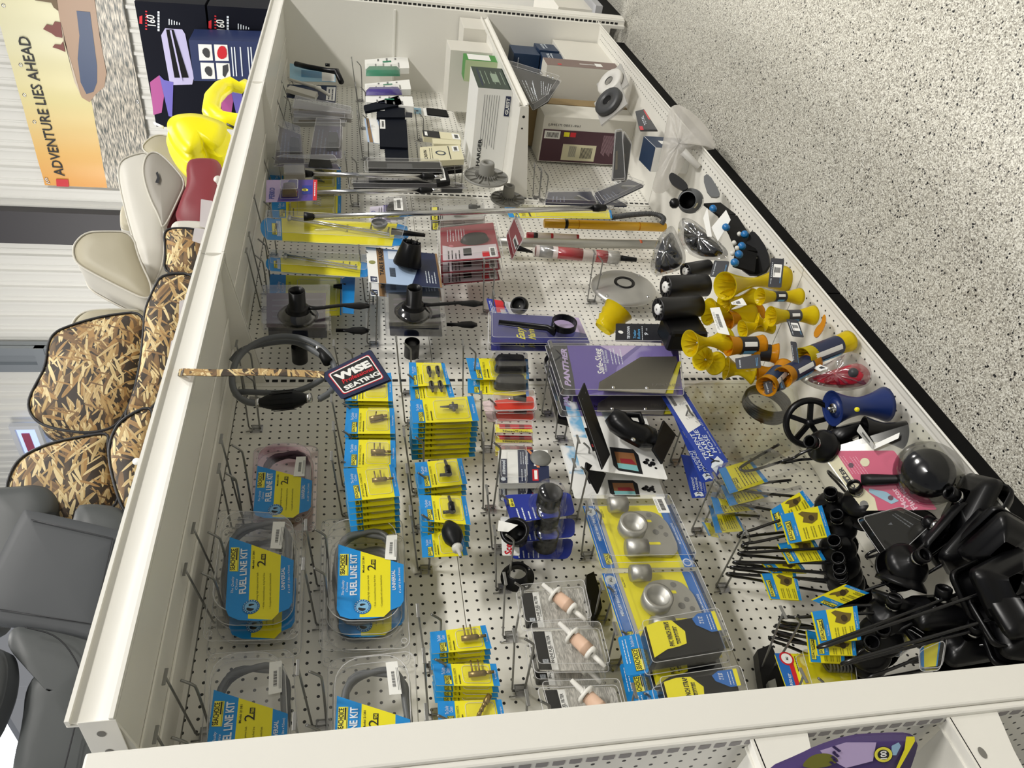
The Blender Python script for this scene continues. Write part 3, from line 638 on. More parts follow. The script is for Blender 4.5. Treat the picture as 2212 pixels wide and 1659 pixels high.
# ================================================================ fuel line kits
PINKB = clear('pinkish_plastic', (0.93, 0.80, 0.86), 0.4, 0.1)
def hose_kit(outer, card, y, label, clr=CLR, hooky=True, group='boxed fuel line kits', sticker=None, dark=HOSE):
    """outer: tray outline TL TR BR BL; card: printed wrap outline, same order plus the slanted top edge"""
    K = Card('fuel_line_kit', label, 'fuel line kit', outer, y, group)
    b = MB(); b.frus([K.Q(*p) for p in K.rro(0, 1, 0, 1, .02, 4)], 0.0, 0.002, 0, clr, lid=True)
    b.frus([K.Q(*p) for p in K.rro(.1, .93, .07, .94, .05, 6)], 0.0, -.038, .06, clr, steps=2); b.frus([K.Q(*p) for p in K.rro(.06, .97, .04, .97, .05, 6)], -.0002, -.006, .01, clr, lid=False)
    for a_, y_ in (((0, 1, 0, 1, .02, 4), 0.001), ((.1, .93, .07, .94, .05, 6), -.001), ((.125, .905, .095, .915, .05, 6), -.038)): b.tube([(K.Q(*p)[0], y_, K.Q(*p)[1]) for p in K.rro(*a_)], .0012, EDGE, 4, closed=True)
    for u_, t_ in ((.05, .06), (.95, .06), (.05, .94), (.95, .94)): x_, z_ = K.Q(u_, t_); b.tube([(x_ + .006 * math.cos(a * .785), -.001, z_ + .006 * math.sin(a * .785)) for a in range(8)], .0009, EDGE, 4, closed=True)
    b.build('clear_tray', K.o)
    # coiled hose, three turns lying in the tray
    c = Vector(K.Q(.5, .47)); ru = K.w * .33; rt = K.h * .36; b = MB(); path = []
    for k in range(100):
        a = k / 100 * 3.1 * 2 * math.pi + 2.2; e = 1 - .07 * (k / 100) + .05 * math.sin(k * .7); 
        ca, sa = math.cos(a), math.sin(a); p = abs(ca) ** 4 + abs(sa) ** 4; f = (1 / p) ** .18
        path.append((c.x + ru * e * ca * f, -.008 - .026 * (k / 100), c.y + rt * e * sa * f))
    b.tube(path, .0062, dark, 8); b.build('hose_coil', K.o)
    b = MB(); e = (path[-1][0], path[-1][1] + .017, path[-1][2]); b.tube([e, (e[0] + .02, e[1], e[2] - .01)], .0085, CHROME, 10); b.tube([(e[0] + .02, e[1], e[2] - .01), (e[0] + .05, e[1], e[2] - .03)], .013, RUB, 12, radii=[.008, .012]); b.build('primer_bulb', K.o)
    # printed wrap: blue left, yellow middle with slanted top, blue foot
    b = MB(); Y = -.041
    o_ = [K.pl.l(p, -Y) for p in card]   # TL, TR, BR, BL of the wrap
    TL, TR, BR, BL = [Vector(p) for p in o_]
    def q(u, t): return tuple((BL * (1 - u) + BR * u) * (1 - t) + (TL * (1 - u) + TR * u) * t)
    def pol(pts, m, y): b.prism([q(*p) for p in pts], y, y, m)
    def txt(t, u, tt, m, h, w, y=Y - .001, **k):
        x, z = q(u, tt); b.text(t, m, x, z, y, h=h, w=w, ang=math.atan2((TR - TL).y, (TR - TL).x), **k)
    W_ = (TR - TL).length; Hh = (TL - BL).length
    pol([(.02, .3), (0, .5), (0, .8), (.04, .95), (.12, 1.0), (1.0, 1.0), (.90, .66), (.02, .66)], BLU, Y)
    pol([(.02, .3), (.02, .66), (.90, .66), (.77, .2), (.10, .2)], YEL, Y); pol([(.10, .2), (.77, .2), (.71, 0), (.22, 0), (.15, .05)], BLU, Y)
    for (u0, u1, t0, t1, m, y) in ((.56, .86, .84, .97, LOGOY, Y - .0006), (.565, .855, .85, .855, INK, Y - .001), (.70, .85, .865, .885, INK, Y - .001)):
        pol([(u0, t0), (u1, t0), (u1, t1), (u0, t1)], m, y)
    txt('SEACHOICE', .575, .895, INK, .07 * Hh, .27 * W_, bold=.02); txt('The Quality', .30, .90, WT, .035 * Hh, .2 * W_, shear=.4); txt('Choice', .34, .84, WT, .035 * Hh, .13 * W_, shear=.4)
    txt('FUEL LINE KIT', .30, .71, WT, .10 * Hh, .56 * W_, bold=.03)
    txt('Model 21381', .60, .60, INK, .03 * Hh, .22 * W_, bold=.01); txt('2', .63, .43, INK, .13 * Hh, .08 * W_); pol([(.71, .43), (.78, .43), (.78, .50), (.71, .50)], INK, Y - .0008); txt('YEAR', .715, .445, YEL, .04 * Hh, .06 * W_, y=Y - .0014, bold=.02)
    for i, s_ in enumerate(('Fast priming high output primer bulb', 'Kink resistant/heavy duty fuel line', 'Compatible with ethanol blended fuels')): txt('\u2022 ' + s_, .14, .52 - .1 * i, DY, .026 * Hh, .42 * W_)
    txt('UNIVERSAL', .36, .12, WT, .055 * Hh, .27 * W_, bold=.02); txt('6\' x 3/8" (1.8m x 9.5mm)', .32, .04, WT, .03 * Hh, .34 * W_, bold=.01)
    cx, cz = q(.15, .62); b.prism(circ(cx, cz, .13 * Hh, 24), Y - .0008, Y - .0008, H('badge_blue', '#1a6da8')); b.prism(circ(cx, cz, .095 * Hh, 24), Y - .0012, Y - .0012, H('badge_pale', '#7fb4d8')); b.prism(smooth_poly([(cx - .085 * Hh, cz + .01 * Hh), (cx - .05 * Hh, cz + .07 * Hh), (cx - .01 * Hh, cz + .06 * Hh), (cx - .025 * Hh, cz + .015 * Hh), (cx - .04 * Hh, cz - .06 * Hh), (cx - .07 * Hh, cz - .03 * Hh)], 2), Y - .0016, Y - .0016, INK); b.prism(smooth_poly([(cx + .005 * Hh, cz + .03 * Hh), (cx + .04 * Hh, cz + .045 * Hh), (cx + .055 * Hh, cz + .01 * Hh), (cx + .04 * Hh, cz - .06 * Hh), (cx + .02 * Hh, cz - .01 * Hh)], 2), Y - .0016, Y - .0016, INK)
    for kx in range(18):
        a_ = kx * math.tau / 18; b.prism(circ(cx + math.cos(a_) * .112 * Hh, cz + math.sin(a_) * .112 * Hh, .008 * Hh, 5), Y - .0016, Y - .0016, WT)
    wrap = b.build('printed_wrap', K.o)
    if sticker:
        p = [K.pl.l(v, -Y) for v in sticker]; b = MB(); b.prism(p, Y - .002, Y - .0015, WHITE2)
        A, B_, Cc, D = [Vector(v) for v in p]
        for i in range(16):
            t = .22 + .5 * i / 16; w = .018 if i % 3 else .009; e = [A.lerp(D, .35).lerp(B_.lerp(Cc, .35), t), A.lerp(D, .35).lerp(B_.lerp(Cc, .35), t + w), A.lerp(D, .62).lerp(B_.lerp(Cc, .62), t + w), A.lerp(D, .62).lerp(B_.lerp(Cc, .62), t)]
            b.prism([tuple(v) for v in e], Y - .0024, Y - .0024, INK)
        for kk in (.78, .9):
            e = [A.lerp(D, kk).lerp(B_.lerp(Cc, kk), .12), A.lerp(D, kk).lerp(B_.lerp(Cc, kk), .8), A.lerp(D, kk + .04).lerp(B_.lerp(Cc, kk + .04), .8), A.lerp(D, kk + .04).lerp(B_.lerp(Cc, kk + .04), .12)]; b.prism([tuple(v) for v in e], Y - .0024, Y - .0024, H('print_grey', '#7c7c7c'))
        b.build('price_sticker', wrap)
    return K
G(0, 0, 1)
K1 = hose_kit([(542, 1135), (548, 966), (688, 962), (682, 1150)], [(546, 1118), (556, 1006), (676, 1006), (670, 1122)], -.045, 'pinkish clear pack with a hose and printed wrap, farthest of the top row', PINKB, sticker=[(634, 1030), (640, 988), (661, 987), (658, 1030)], dark=H('hose_in_pink', '#54464f', .4))
K2 = hose_kit([(437, 1385), (472, 1100), (655, 1112), (645, 1380)], [(486, 1338), (496, 1160), (636, 1160), (630, 1345)], -.07, 'clear hose pack in the middle of the top row, between the pinkish and the nearest', sticker=[(584, 1185), (590, 1128), (616, 1128), (608, 1187)])
K3 = hose_kit([(690, 1405), (695, 1122), (868, 1118), (886, 1400)], [(727, 1338), (731, 1176), (872, 1176), (872, 1335)], -.07, 'clear hose pack farthest in the second row, right below the middle one', sticker=[(831, 1209), (835, 1158), (858, 1156), (856, 1211)])
K4 = hose_kit([(428, 1700), (448, 1412), (632, 1402), (650, 1700)], [(438, 1680), (462, 1490), (624, 1490), (616, 1680)], -.07, 'clear hose pack nearest the camera in the top row, cut by the near post', sticker=[(580, 1502), (582, 1432), (609, 1428), (609, 1496)])
K5 = hose_kit([(704, 1700), (709, 1425), (895, 1405), (912, 1700)], [(717, 1690), (728, 1503), (886, 1503), (886, 1690)], -.07, 'clear hose pack nearest the camera in the second row, cut by the near post', sticker=[(841, 1502), (833, 1432), (858, 1429), (868, 1500)])
for k_, l_ in ((K2, 'rear hose pack hidden behind the middle pack of the top row'), (K3, 'rear hose pack peeking out under the farthest pack of the second row')):
    dup(k_.o, l_, (-.012, .05, -.004), (0, .01, 0))
# ================================================================ goods hanging on the wall, right of the fitting cards
def P3(q, y): return on(q, 1, y)
class WT_:
    """a thing built straight in room coordinates around a base point"""
    def __init__(s, name, label, cat, P0, group=None):
        s.P = Vector(P0); s.o = thing(name, label, cat, group, P=s.P)
    def part(s, b, name, par=None, **k):
        p = s.P; b.v = [(v[0] - p.x, v[1] - p.y, v[2] - p.z) for v in b.v]; return b.build(name, par or s.o, **k)
def frame(P, axis, up=(0, 0, 1)):
    z = Vector(axis).normalized(); u = Vector(up)
    if abs(z.dot(u)) > .95: u = Vector((1, 0, 0))
    x = u.cross(z).normalized(); y = z.cross(x)
    return Matrix(((x.x, y.x, z.x, P[0]), (x.y, y.y, z.y, P[1]), (x.z, y.z, z.z, P[2]), (0, 0, 0, 1)))
def tray(K, h, u=(0, 1), t=(0, 1), inset=.06, m=None, r=.008, name='clear_tray', y0=-.0005, flange=True):
    b = MB(); b.frus([K.Q(*p) for p in K.rro(u[0], u[1], t[0], t[1], r, 3)], y0, -h, inset, m or CLR, steps=1)
    P = [K.Q(*p) for p in K.rro(u[0], u[1], t[0], t[1], r, 3)]; cx = sum(p[0] for p in P) / len(P); cz = sum(p[1] for p in P) / len(P); k_ = 1 - inset
    if h > .012:
        b.tube([(p[0], y0, p[1]) for p in P], .0011, EDGE, 4, closed=True); b.tube([(cx + (p[0] - cx) * k_, -h, cz + (p[1] - cz) * k_) for p in P], .0008, EDGE, 4, closed=True)
    return b.build(name, K.o)
LAV = H('lavender', '#b9a6cf', .45); PUR = H('purple_card', '#4a3a8c', .45); BURG = H('burgundy_card', '#8c2534', .45); NVB = H('royal_blue_card', '#1c2f8f', .42); LBL = H('pale_blue_card', '#a9bfdc', .45)
GOLD = H('gold_band', '#8a6a45', .4); CREAM = H('cream_card', '#d9d3b2', .5); GRN = H('green_plastic', '#1e7d5c', .45); DGREY = H('dark_grey', '#3a3b3d', .5); DBLUE = H('dark_blue_pouch', '#0a0f1a', .7, spec=.15); DNV = H('deep_navy', '#1c2340', .4)
# ---- yellow and blue packs behind the lavender one
G(550, 0)
for q, y, lab, cnt in (([(130, 1640), (115, 1430), (735, 1425), (735, 1640)], -.06, 'yellow and blue pack behind the steel pole tops, far one', 1), ):
    K = sea_card(q, y, lab, 'none', header=.2, foot=.06, name='utility_pack', cat='boat part pack'); tray(K, .03, (.2, .95), (.08, .75), m=CLRD)
    b = MB(); 
    for k in range(9): x, z = K.Q(.3 + .07 * k, .3 + .03 * (k % 3)); b.tube([(x, -.012, z - .02), (x + .008, -.014, z + .02)], .003, H('olive_bits', '#5d6a1d'), 5)
    b.build('small_parts', K.o)
G(550, 400)
K = sea_card([(150, 280), (145, 130), (740, 90), (735, 275)], -.05, 'yellow and blue pack with metal clips below the lavender lamp pack', 'none', header=.2, foot=.05, name='utility_pack', cat='boat part pack'); tray(K, .03, (.1, .95), (.08, .75), m=CLRD)
b = MB()
for k in range(5): x, z = K.Q(.45 + .1 * k, .35); b.tube([(x, -.012, z - .015), (x + .004, -.02, z + .015), (x + .012, -.012, z)], .002, CHROME, 6)
b.build('metal_clips', K.o)
G(550, 400)
K = Card('lamp_pack', 'lavender and purple lamp pack with a red foot, in front of the steel poles', 'lamp pack', [(95, 145), (100, -45), (535, -45), (530, 130)], -.26)
def ex(K, b):
    K.poly(b, [(0, 0), (1, 0), (1, .55), (.45, .72), (0, .78)], PUR, -.0004); K.rect(b, 0, 1, 0, .08, RED, -.0008); K.rect(b, .3, .72, .1, .3, NVB, -.0008)
    K.circ(b, .5, .24, .012, LOGOY, -.0012, 6); K.text(b, 'LIGHT', .44, .22, INK, w=.14, h=.05, y=-.0016, bold=.02); K.text(b, 'PERKO', .12, .84, H('perko_blue', '#3b4aa0'), w=.5, h=.10, y=-.0008, bold=.03)
    K.lines(b, .2, .9, .02, .07, 1, WT, -.0012)
K.base(LAV, extra=ex); tray(K, .035, (.12, .6), (.36, .72), m=CLRD)
b = MB(); b.frus([K.Q(*p) for p in K.rro(.16, .56, .38, .70, .012)], -.002, -.03, .3, H('amber_lens', '#5c4038', .25), smooth=True, steps=3); b.build('lamp', K.o)
# ---- telescoping steel poles
def pole(q0, q1, y0, y1, r, lab, collar, pad=False):
    A, B = P3(q0, y0), P3(q1, y1); w = WT_('boat_hook', lab, 'boat hook', B, 'telescoping boat hooks')
    c0, c1 = collar; b = MB(); b.tube([A, A.lerp(B, c0)], r, CHROME, 12); w.part(b, 'outer_tube')
    b = MB(); b.tube([A.lerp(B, c1), B], r * .82, CHROME, 12); w.part(b, 'inner_tube')
    b = MB(); d = (B - A); b.tube([A.lerp(B, c0), A.lerp(B, c0 + .02), A.lerp(B, (c0 + c1) / 2), A.lerp(B, c1)], r, RUB, 12, radii=[r * 1.35, r * 1.6, r * 1.45, r * 1.3]); w.part(b, 'twist_collar')
    b = MB(); b.tube([A + Vector((0, 0, .03)), A], r * 1.5, RUB, 10, radii=[r * 1.6, r * 1.2])
    w.part(b, 'tip')
G(550, 0)
pole((490, 1485), (1600, 1510), -.22, -.22, .0095, 'silver telescoping boat hook, farthest of the three', (.84, .93))
pole((520, 1640), (1590, 1622), -.20, -.20, .0085, 'silver telescoping boat hook, middle of the three and shorter', (.82, .92))
pole((500, 1850), (3060, 1770), -.27, -.27, .0095, 'long silver telescoping boat hook crossing two rows, nearest of the three', (.925, .97))
b = MB(); K = Card('foam_grip_pack', 'grey foam grip in clear wrap at the top of the far steel pole', 'grip', [(250, 1490), (245, 1410), (430, 1410), (430, 1490)], -.24)
K.base(H('foam_grey', '#9a968d', .8), .02, .006, 'grip'); tray(K, .006, m=CLRD)
# ---- long yellow cards with the rod holder
G(550, 400)
def longcard(q, y, lab, cup=True):
    K = Card('pole_light_card', lab, 'pole light pack', q, y, 'long yellow pole light cards')
    b = MB(); n = 10
    b.prism([K.Q(u, t) for u, t in [(0, .82), (.06, .9)] + [(.5 + .5 * math.cos(a), .93 + .07 * math.sin(a)) for a in [math.pi - k * math.pi / n for k in range(1, n)]] + [(.94, .9), (1, .82), (1, .1), (.9, .03), (.5, 0), (.1, .03), (0, .1)]], 0, .0012, BLU)
    K.rect(b, 0, 1, .1, .86, YEL, -.0005); sea_logo(K, b, .25, .75, .89, .925, -.0005)
    for k in range(4): K.rect(b, .2, .85, .868 + .012 * k * .6, .872 + .012 * k * .6, WT, -.0008)
    K.lines(b, .55, .95, .12, .3, 3, DY, -.0008, .2); K.text(b, 'Sea-Dome', .5, .42, DY, w=.35, h=.02, y=-.0008); b.build('card', K.o)
    b = MB(); A = K.Q(.82, .80); B = K.Q(.32, .13)
    for dx in (-.007, .007): b.tube([(A[0] + dx, -.016, A[1]), (B[0] + dx, -.016, B[1])], .0035, CHROME, 8)
    b.tube([(A[0] - .012, -.016, A[1] + .004), (A[0] + .012, -.016, A[1] + .004)], .006, ALU, 8); b.build('rod', K.o)
    if cup:
        b = MB(); c = K.Q(.62, .21); M = Matrix.Translation((c[0], -.012, c[1])) @ Matrix.Rotation(R_(90), 4, 'X'); b.lathe([(.004, .004), (.02, .004), (.024, .012), (.028, .02), (.026, .024)], H('grey_clear_cup', '#8f9094', .25), 20, M); b.build('globe', K.o)
        b = MB(); c2 = K.Q(.42, .12); c3 = K.Q(.32, -.12); b.tube([(c2[0], -.02, c2[1]), (c3[0], -.02, c3[1])], .008, BLACK, 10, radii=[.012, .006]); b.build('plug_base', K.o)
    tray(K, .03, (.02, .98), (.02, .97), .03); return K
longcard([(60, 470), (40, 270), (1345, 335), (1290, 530)], -.22, 'long yellow card with a silver pole light and round globe, the larger front one')
longcard([(100, 735), (90, 610), (1000, 655), (985, 795)], -.16, 'shorter yellow card with a pole light, just below the larger one', False)
# ---- white, gold and blue table base card with a black cone on it
K = Card('table_base_card', 'pale blue card with gold band reading TABLE BASE under a black cone', 'table base pack', [(972, 828), (950, 527), (1555, 588), (1602, 878)], -.20)
def ex(K, b):
    K.rect(b, 0, 1, .86, 1, WHITE2, -.0004); K.rect(b, 0, 1, .76, .86, GOLD, -.0004); K.rect(b, 0, 1, .4, .76, LBL, -.0004); K.poly(b, [(0, 0), (1, 0), (1, .45), (.5, .3), (0, .42)], NAVY, -.0008); K.rect(b, 0, 1, 0, .03, GOLD, -.0012)
    K.text(b, 'TABLE BASE', .22, .78, INK, w=.7, h=.055, y=-.0012, bold=.02); K.rect(b, .02, .16, .88, .97, NAVY, -.001); K.text(b, 'H', .06, .89, WT, w=.06, h=.06, y=-.0014, bold=.03); K.lines(b, .1, .45, .06, .22, 4, WT, -.0016, .3)
    K.circ(b, .56, .93, .011, H('olive_hole', '#8f8f55'), -.001); K.barcode(b, .2, .45, .62, .7, INK, -.001); K.rect(b, .7, .95, .52, .7, WT, -.0007)
K.base(LBL, extra=ex); hang_copies(K.o, 1, 'second table base card showing its edge below the first', 'table base cards', .05, -.003)
w = WT_('black_cone', 'black ribbed plastic cone in front of the table base card', 'cone', P3((1300, 680), -.21)); b = MB()
b.lathe([(.012, .001), (.045, .0), (.047, .006), (.031, .074), (.029, .078), (.026, .074), (.03, .05)], BLACK, 20, frame(w.P, P3((1345, 470), -.29) - w.P)); w.part(b, 'cone')
b = MB(); M = frame(w.P, P3((1345, 470), -.29) - w.P)
for k in range(8): a = k * math.tau / 8; b.box((.024, -.001, .03), (.029, .001, .082), BLACK, M @ Matrix.Rotation(a, 4, 'Z'))
w.part(b, 'rib')
# ---- the two packs of black table leg bases
def legbase(boxq, colq, lever, pad, y, lab, ins):
    K = Card('table_leg_base', lab, 'table leg base pack', boxq, y, 'clear packs of black table leg bases')
    b = MB(); b.frus([K.Q(*p) for p in K.rro(0, 1, 0, 1, .006)], .001, -.022, .01, CLRD); b.frus([K.Q(*p) for p in K.rro(.05, .95, .05, .95, .006)], -.0005, -.026, .02, CLR, lid=False); b.build('clear_box', K.o)
    b = MB(); K.rr(b, .07, .93, .07, .93, .004, ins, 0, .002); 
    for k in range(5): K.poly(b, [(.1 + .16 * k, .1), (.14 + .16 * k, .1), (.2 + .14 * k, .85), (.16 + .14 * k, .85)], H('insert_swirl', '#5b5260', .4), -.0006)
    b.build('insert', K.o)
    cx, cz = K.pl.l(colq, .03); M = Matrix.Translation((cx, -.02, cz)) @ Matrix.Rotation(R_(90), 4, 'X')
    b = MB(); b.lathe([(.058, -.008), (.060, 0), (.052, .010), (.036, .020)], SMK, 28, M); b.lathe([(.05, -.01), (.045, .006), (.033, .016), (.031, .03), (.029, .034), (.024, .036), (.0235, .088), (.0205, .088), (.0205, .05)], BLACK, 28, M); b.build('leg_socket', K.o)
    b = MB(); x0, z0 = cx, cz; lx, lz = K.pl.l(lever, .04); b.tube([(x0 + .005, -.045, z0 - .02), (x0 + .004, -.045, z0 - .055), (lx, -.042, lz + .05), (lx, -.04, lz + .03), (lx, -.04, lz), (lx, -.04, lz - .028)], .005, BLACK, 10, radii=[.005, .004, .004, .006, .0085, .004], flat=2.0); b.build('lever', K.o)
    return K
PKI = H('plum_insert', '#4a3247', .5)
k1 = legbase([(60, 1235), (60, 900), (650, 895), (640, 1240)], (370, 1090), (900, 1030), 0, -.16, 'black table leg base with lever in clear box, left one of the pair', PKI)
k2 = legbase([(1115, 1225), (1105, 895), (1610, 880), (1625, 1215)], (1355, 1060), (1870, 1010), 0, -.16, 'black table leg base with lever in clear box, right one of the pair', DGREY)
def legrear(boxq, stub, lever, y, lab):
    K = Card('table_leg_base', lab, 'table leg base pack', boxq, y, 'clear packs of black table leg bases'); b = MB(); b.frus([K.Q(*p) for p in K.rro(0, 1, 0, 1, .006)], .001, -.03, .01, CLRD); b.build('clear_box', K.o)
    b = MB(); K.rr(b, .07, .93, .07, .93, .004, DNV, 0, .002); b.build('insert', K.o)
    cx, cz = K.pl.l(stub); b = MB(); b.lathe([(.0235, 0), (.0235, .055), (.02, .055), (.02, .01)], BLACK, 24, Matrix.Translation((cx, .002, cz)) @ Matrix.Rotation(R_(-90), 4, 'X')); b.build('leg_socket', K.o)
    lx, lz = K.pl.l(lever, 0.0); b = MB(); b.tube([(lx, 0, lz + .07), (lx, 0, lz + .035), (lx, 0, lz + .02), (lx, 0, lz - .012), (lx, 0, lz - .03)], .01, BLACK, 10, radii=[.004, .004, .007, .0085, .004], flat=2.1); b.build('lever', K.o)
legrear([(80, 1310), (70, 1160), (655, 1160), (660, 1310)], (380, 1370), (890, 1240), -.095, 'rear table leg base of the left pair, lever below the front one')
legrear([(1120, 1290), (1110, 1150), (1625, 1150), (1640, 1300)], (1345, 1330), (1820, 1190), -.095, 'rear table leg base of the right pair, lever below the front one')
# ---- yellow and blue pack behind the left table base
K = sea_card([(125, 1130), (130, 760), (745, 790), (740, 1110)], -.07, 'large yellow and blue pack with blue right flap behind the left table base', 'none', header=.22, foot=.02, name='utility_pack', cat='boat part pack')
b = MB(); K2_ = K; b.prism([K.pl.l(p, .03) for p in [(750, 1090), (745, 800), (860, 735), (845, 1100)]], -.03, -.029, BLU); b.build('side_flap', K.o)
b = MB(); c = K.Q(.62, .03); b.tube([(c[0] - .0, -.02, c[1] + .02), (c[0], -.02, c[1] - .02)], .008, RUB, 10, radii=[.006, .012]); b.build('black_valve', K.o)
K.circ(b := MB(), .55, .55, .012, H('badge_blue', '#1a6da8'), -.002); b.build('round_badge', K.o)
# ---- small packs between
K = Card('socket_pack', 'small pack with black socket and lavender card right of the yellow pole card', 'boat part pack', [(975, 300), (985, 185), (1290, 150), (1310, 325)], -.12)
def ex(K, b): K.rect(b, 0, 1, .45, .62, PUR, -.0005); K.text(b, 'PERKO', .1, .84, NVB, w=.6, h=.1, y=-.0008, bold=.02); K.lines(b, .1, .9, .65, .78, 2, INK, -.0008, .25)
K.base(H('pale_lavender', '#d6d0df'), extra=ex, t=(.3, 1)); tray(K, .035, (.05, .98), (0, .6), m=CLRD); K.sticker(.2, .85, .12, .36, -.036, seed=9)
b = MB(); b.frus([K.Q(*p) for p in K.rro(.12, .9, .08, .55, .012)], -.002, -.03, .35, RUB, smooth=True, steps=3); b.build('socket', K.o)
K = Card('plug_pack', 'clear pack with yellow label and two black plugs above the burgundy packs', 'boat part pack', [(1500, 305), (1495, 185), (1960, 168), (1955, 290)], -.16)
def ex(K, b): K.rect(b, .02, .98, .84, 1, INK, -.0005); K.rect(b, .6, .95, .87, .97, LOGOY, -.001); K.rect(b, .05, .5, .87, .97, LOGOY, -.001); K.text(b, 'ATTWOOD', .08, .89, INK, w=.38, h=.05, y=-.0014, bold=.02); K.lines(b, .1, .9, .76, .83, 2, INK, -.0006)
K.base(H('pack_grey', '#a9a8a2'), extra=ex); tray(K, .03)
b = MB()
for u0, t0 in ((.25, .5), (.62, .2)): x, z = K.Q(u0, t0); b.tube([(x, -.016, z + .02), (x, -.016, z - .012)], .009, RUB, 10); b.tube([(x, -.016, z - .012), (x + .003, -.016, z - .024)], .005, RUB, 8)
b.build('plugs', K.o); hang_copies(K.o, 1, 'second clear plug pack showing under the first', 'clear plug packs', .04, -.006)
# ---- burgundy packs
G(550, 400)
K = Card('lamp_pack', 'burgundy and white clear pack with an oval black lamp, front one', 'lamp pack', [(1590, 655), (1585, 365), (2035, 318), (2100, 620)], -.20)
def ex(K, b):
    K.rr(b, .03, .97, .03, .97, .004, H('pale_print', '#c9bfc4', .4), -.0003); K.poly(b, [(.38, .03), (.97, .03), (.97, .97), (.46, .97), (.38, .8)], BURG, -.0006)
    K.lines(b, .55, .92, .55, .9, 7, WT, -.001, .2); K.rect(b, .12, .32, .48, .62, INK, -.001); K.rect(b, .06, .2, .18, .3, RED, -.001); K.rect(b, .04, .3, .06, .17, WHITE2, -.001); K.barcode(b, .07, .27, .08, .15, INK, -.0014); K.lines(b, .05, .3, .66, .9, 4, INK, -.001, .3); K.circ(b, .42, .82, .008, H('burg_lite', '#b5646e'), -.001)
K.base(BURG, extra=ex); tray(K, .028, (-.04, 1.04), (-.05, 1.05))
b = MB(); c = K.Q(.52, .38); b.frus([K.Q(.52 + .13 * math.cos(a * math.tau / 20), .40 + .26 * math.sin(a * math.tau / 20)) for a in range(20)], -.002, -.02, .2, RUB, smooth=True, steps=2); b.build('oval_lamp', K.o)
hang_copies(K.o, 2, 'burgundy pack hidden behind the front one', 'burgundy lamp packs', .045, -.004)
# ---- navy fender adjuster cards with black strap and ring
G(1120, 560, 8.295)
K = Card('clasp_card', 'navy card with black strap and ring clasp, hanging right of the table bases', 'clasp pack', [(-480, 1490), (-490, 960), (1080, 1050), (1280, 1500)], -.19)
def ex(K, b):
    K.poly(b, [(.35, 0), (1, 0), (1, .3), (.6, .35)], LAV, -.0003); K.text(b, 'Easy', .10, .66, LOGOY, w=.42, h=.08, y=-.0008, bold=.02, shear=.4); K.text(b, 'Marine', .10, .55, LOGOY, w=.42, h=.07, y=-.0008, bold=.02, shear=.4); K.circ(b, .5, .5, .007, WHITE2, -.001, 7)
K.base(H('blue_violet_card', '#33357a', .42), extra=ex); tray(K, .02, (-.03, 1.03), (-.03, 1.03), m=CLR)
hang_copies(K.o, 1, 'second navy clasp card under the ringed one', 'navy clasp cards', .03, -.002)
b = MB(); c = K.pl.l((820, 1150), .03); M = Matrix.Translation((c[0], -.028, c[1])) @ Matrix.Rotation(R_(90), 4, 'X')
b.lathe([(.035, -.010), (.039, -.010), (.039, .010), (.035, .010), (.035, -.010)], BLACK, 28, M, smooth=False); b.build('ring', K.o)
b = MB(); p0 = K.pl.l((-350, 1090), .03); p1 = K.pl.l((520, 1200), .03); p2 = K.pl.l((640, 1300), .03); b.tube([(p0[0], -.022, p0[1]), (p1[0], -.024, p1[1]), (p2[0], -.03, p2[1])], .011, BLACK, 10, radii=[.009, .011, .014], flat=.6); b.build('strap', K.o)
G(960, 560, 5.53)
K = Card('cap_card', 'bright blue card with wavy silver print and a black threaded cap', 'cap pack', [(560, 690), (500, 465), (820, 520), (880, 660)], -.17)
def ex(K, b): K.poly(b, [(.2, .45), (1, .35), (1, .7), (.2, .75)], RED, -.0004); K.poly(b, [(0, 0), (1, 0), (1, .4), (0, .3)], H('silver_print', '#c6c8cc', .4), -.0006); K.lines(b, .1, .9, .78, .95, 3, WT, -.0008); K.barcode(b, .05, .4, .4, .6, WT, -.0009)
K.base(NVB, extra=ex); w = K; b = MB(); c = K.pl.l((900, 560), .03)
b.lathe([(.002, .0), (.027, .0), (.03, .006), (.024, .024), (.02, .024), (.02, .004)], RUB, 20, Matrix.Translation((c[0], -.03, c[1])) @ Matrix.Rotation(R_(60), 4, 'X') @ Matrix.Rotation(R_(-35), 4, 'Y')); b.build('threaded_cap', K.o)
# ---- red packs and lettered packs
G(550, 820)
for i, (q, y, lab) in enumerate((([(1960, 270), (1945, 185), (2395, 135), (2410, 260)], -.17, 'bright red pack with a black switch, upper of the two red ones'), ([(1990, 360), (1965, 275), (2390, 260), (2400, 350)], -.14, 'bright red pack with a black switch, lower of the two red ones'))):
    K = Card('switch_pack', lab, 'switch pack', q, y, 'red switch packs')
    K.base(H('pack_white_pink', '#d9c4c4'), extra=lambda K, b: K.rr(b, .08, .95, .04, .8, .01, H('bright_red', '#d8321f', .4), -.0005))
    tray(K, .026, (.04, .98), (.02, .86)); b = MB(); x, z = K.Q(.55, .32); b.tube([(x, -.018, z + .02), (x, -.018, z - .015)], .008, RUB, 10, radii=[.006, .011]); b.tube([(x - .004, -.02, z + .02), (x - .004, -.02, z + .035)], .004, CHROME, 8); b.build('switch', K.o)
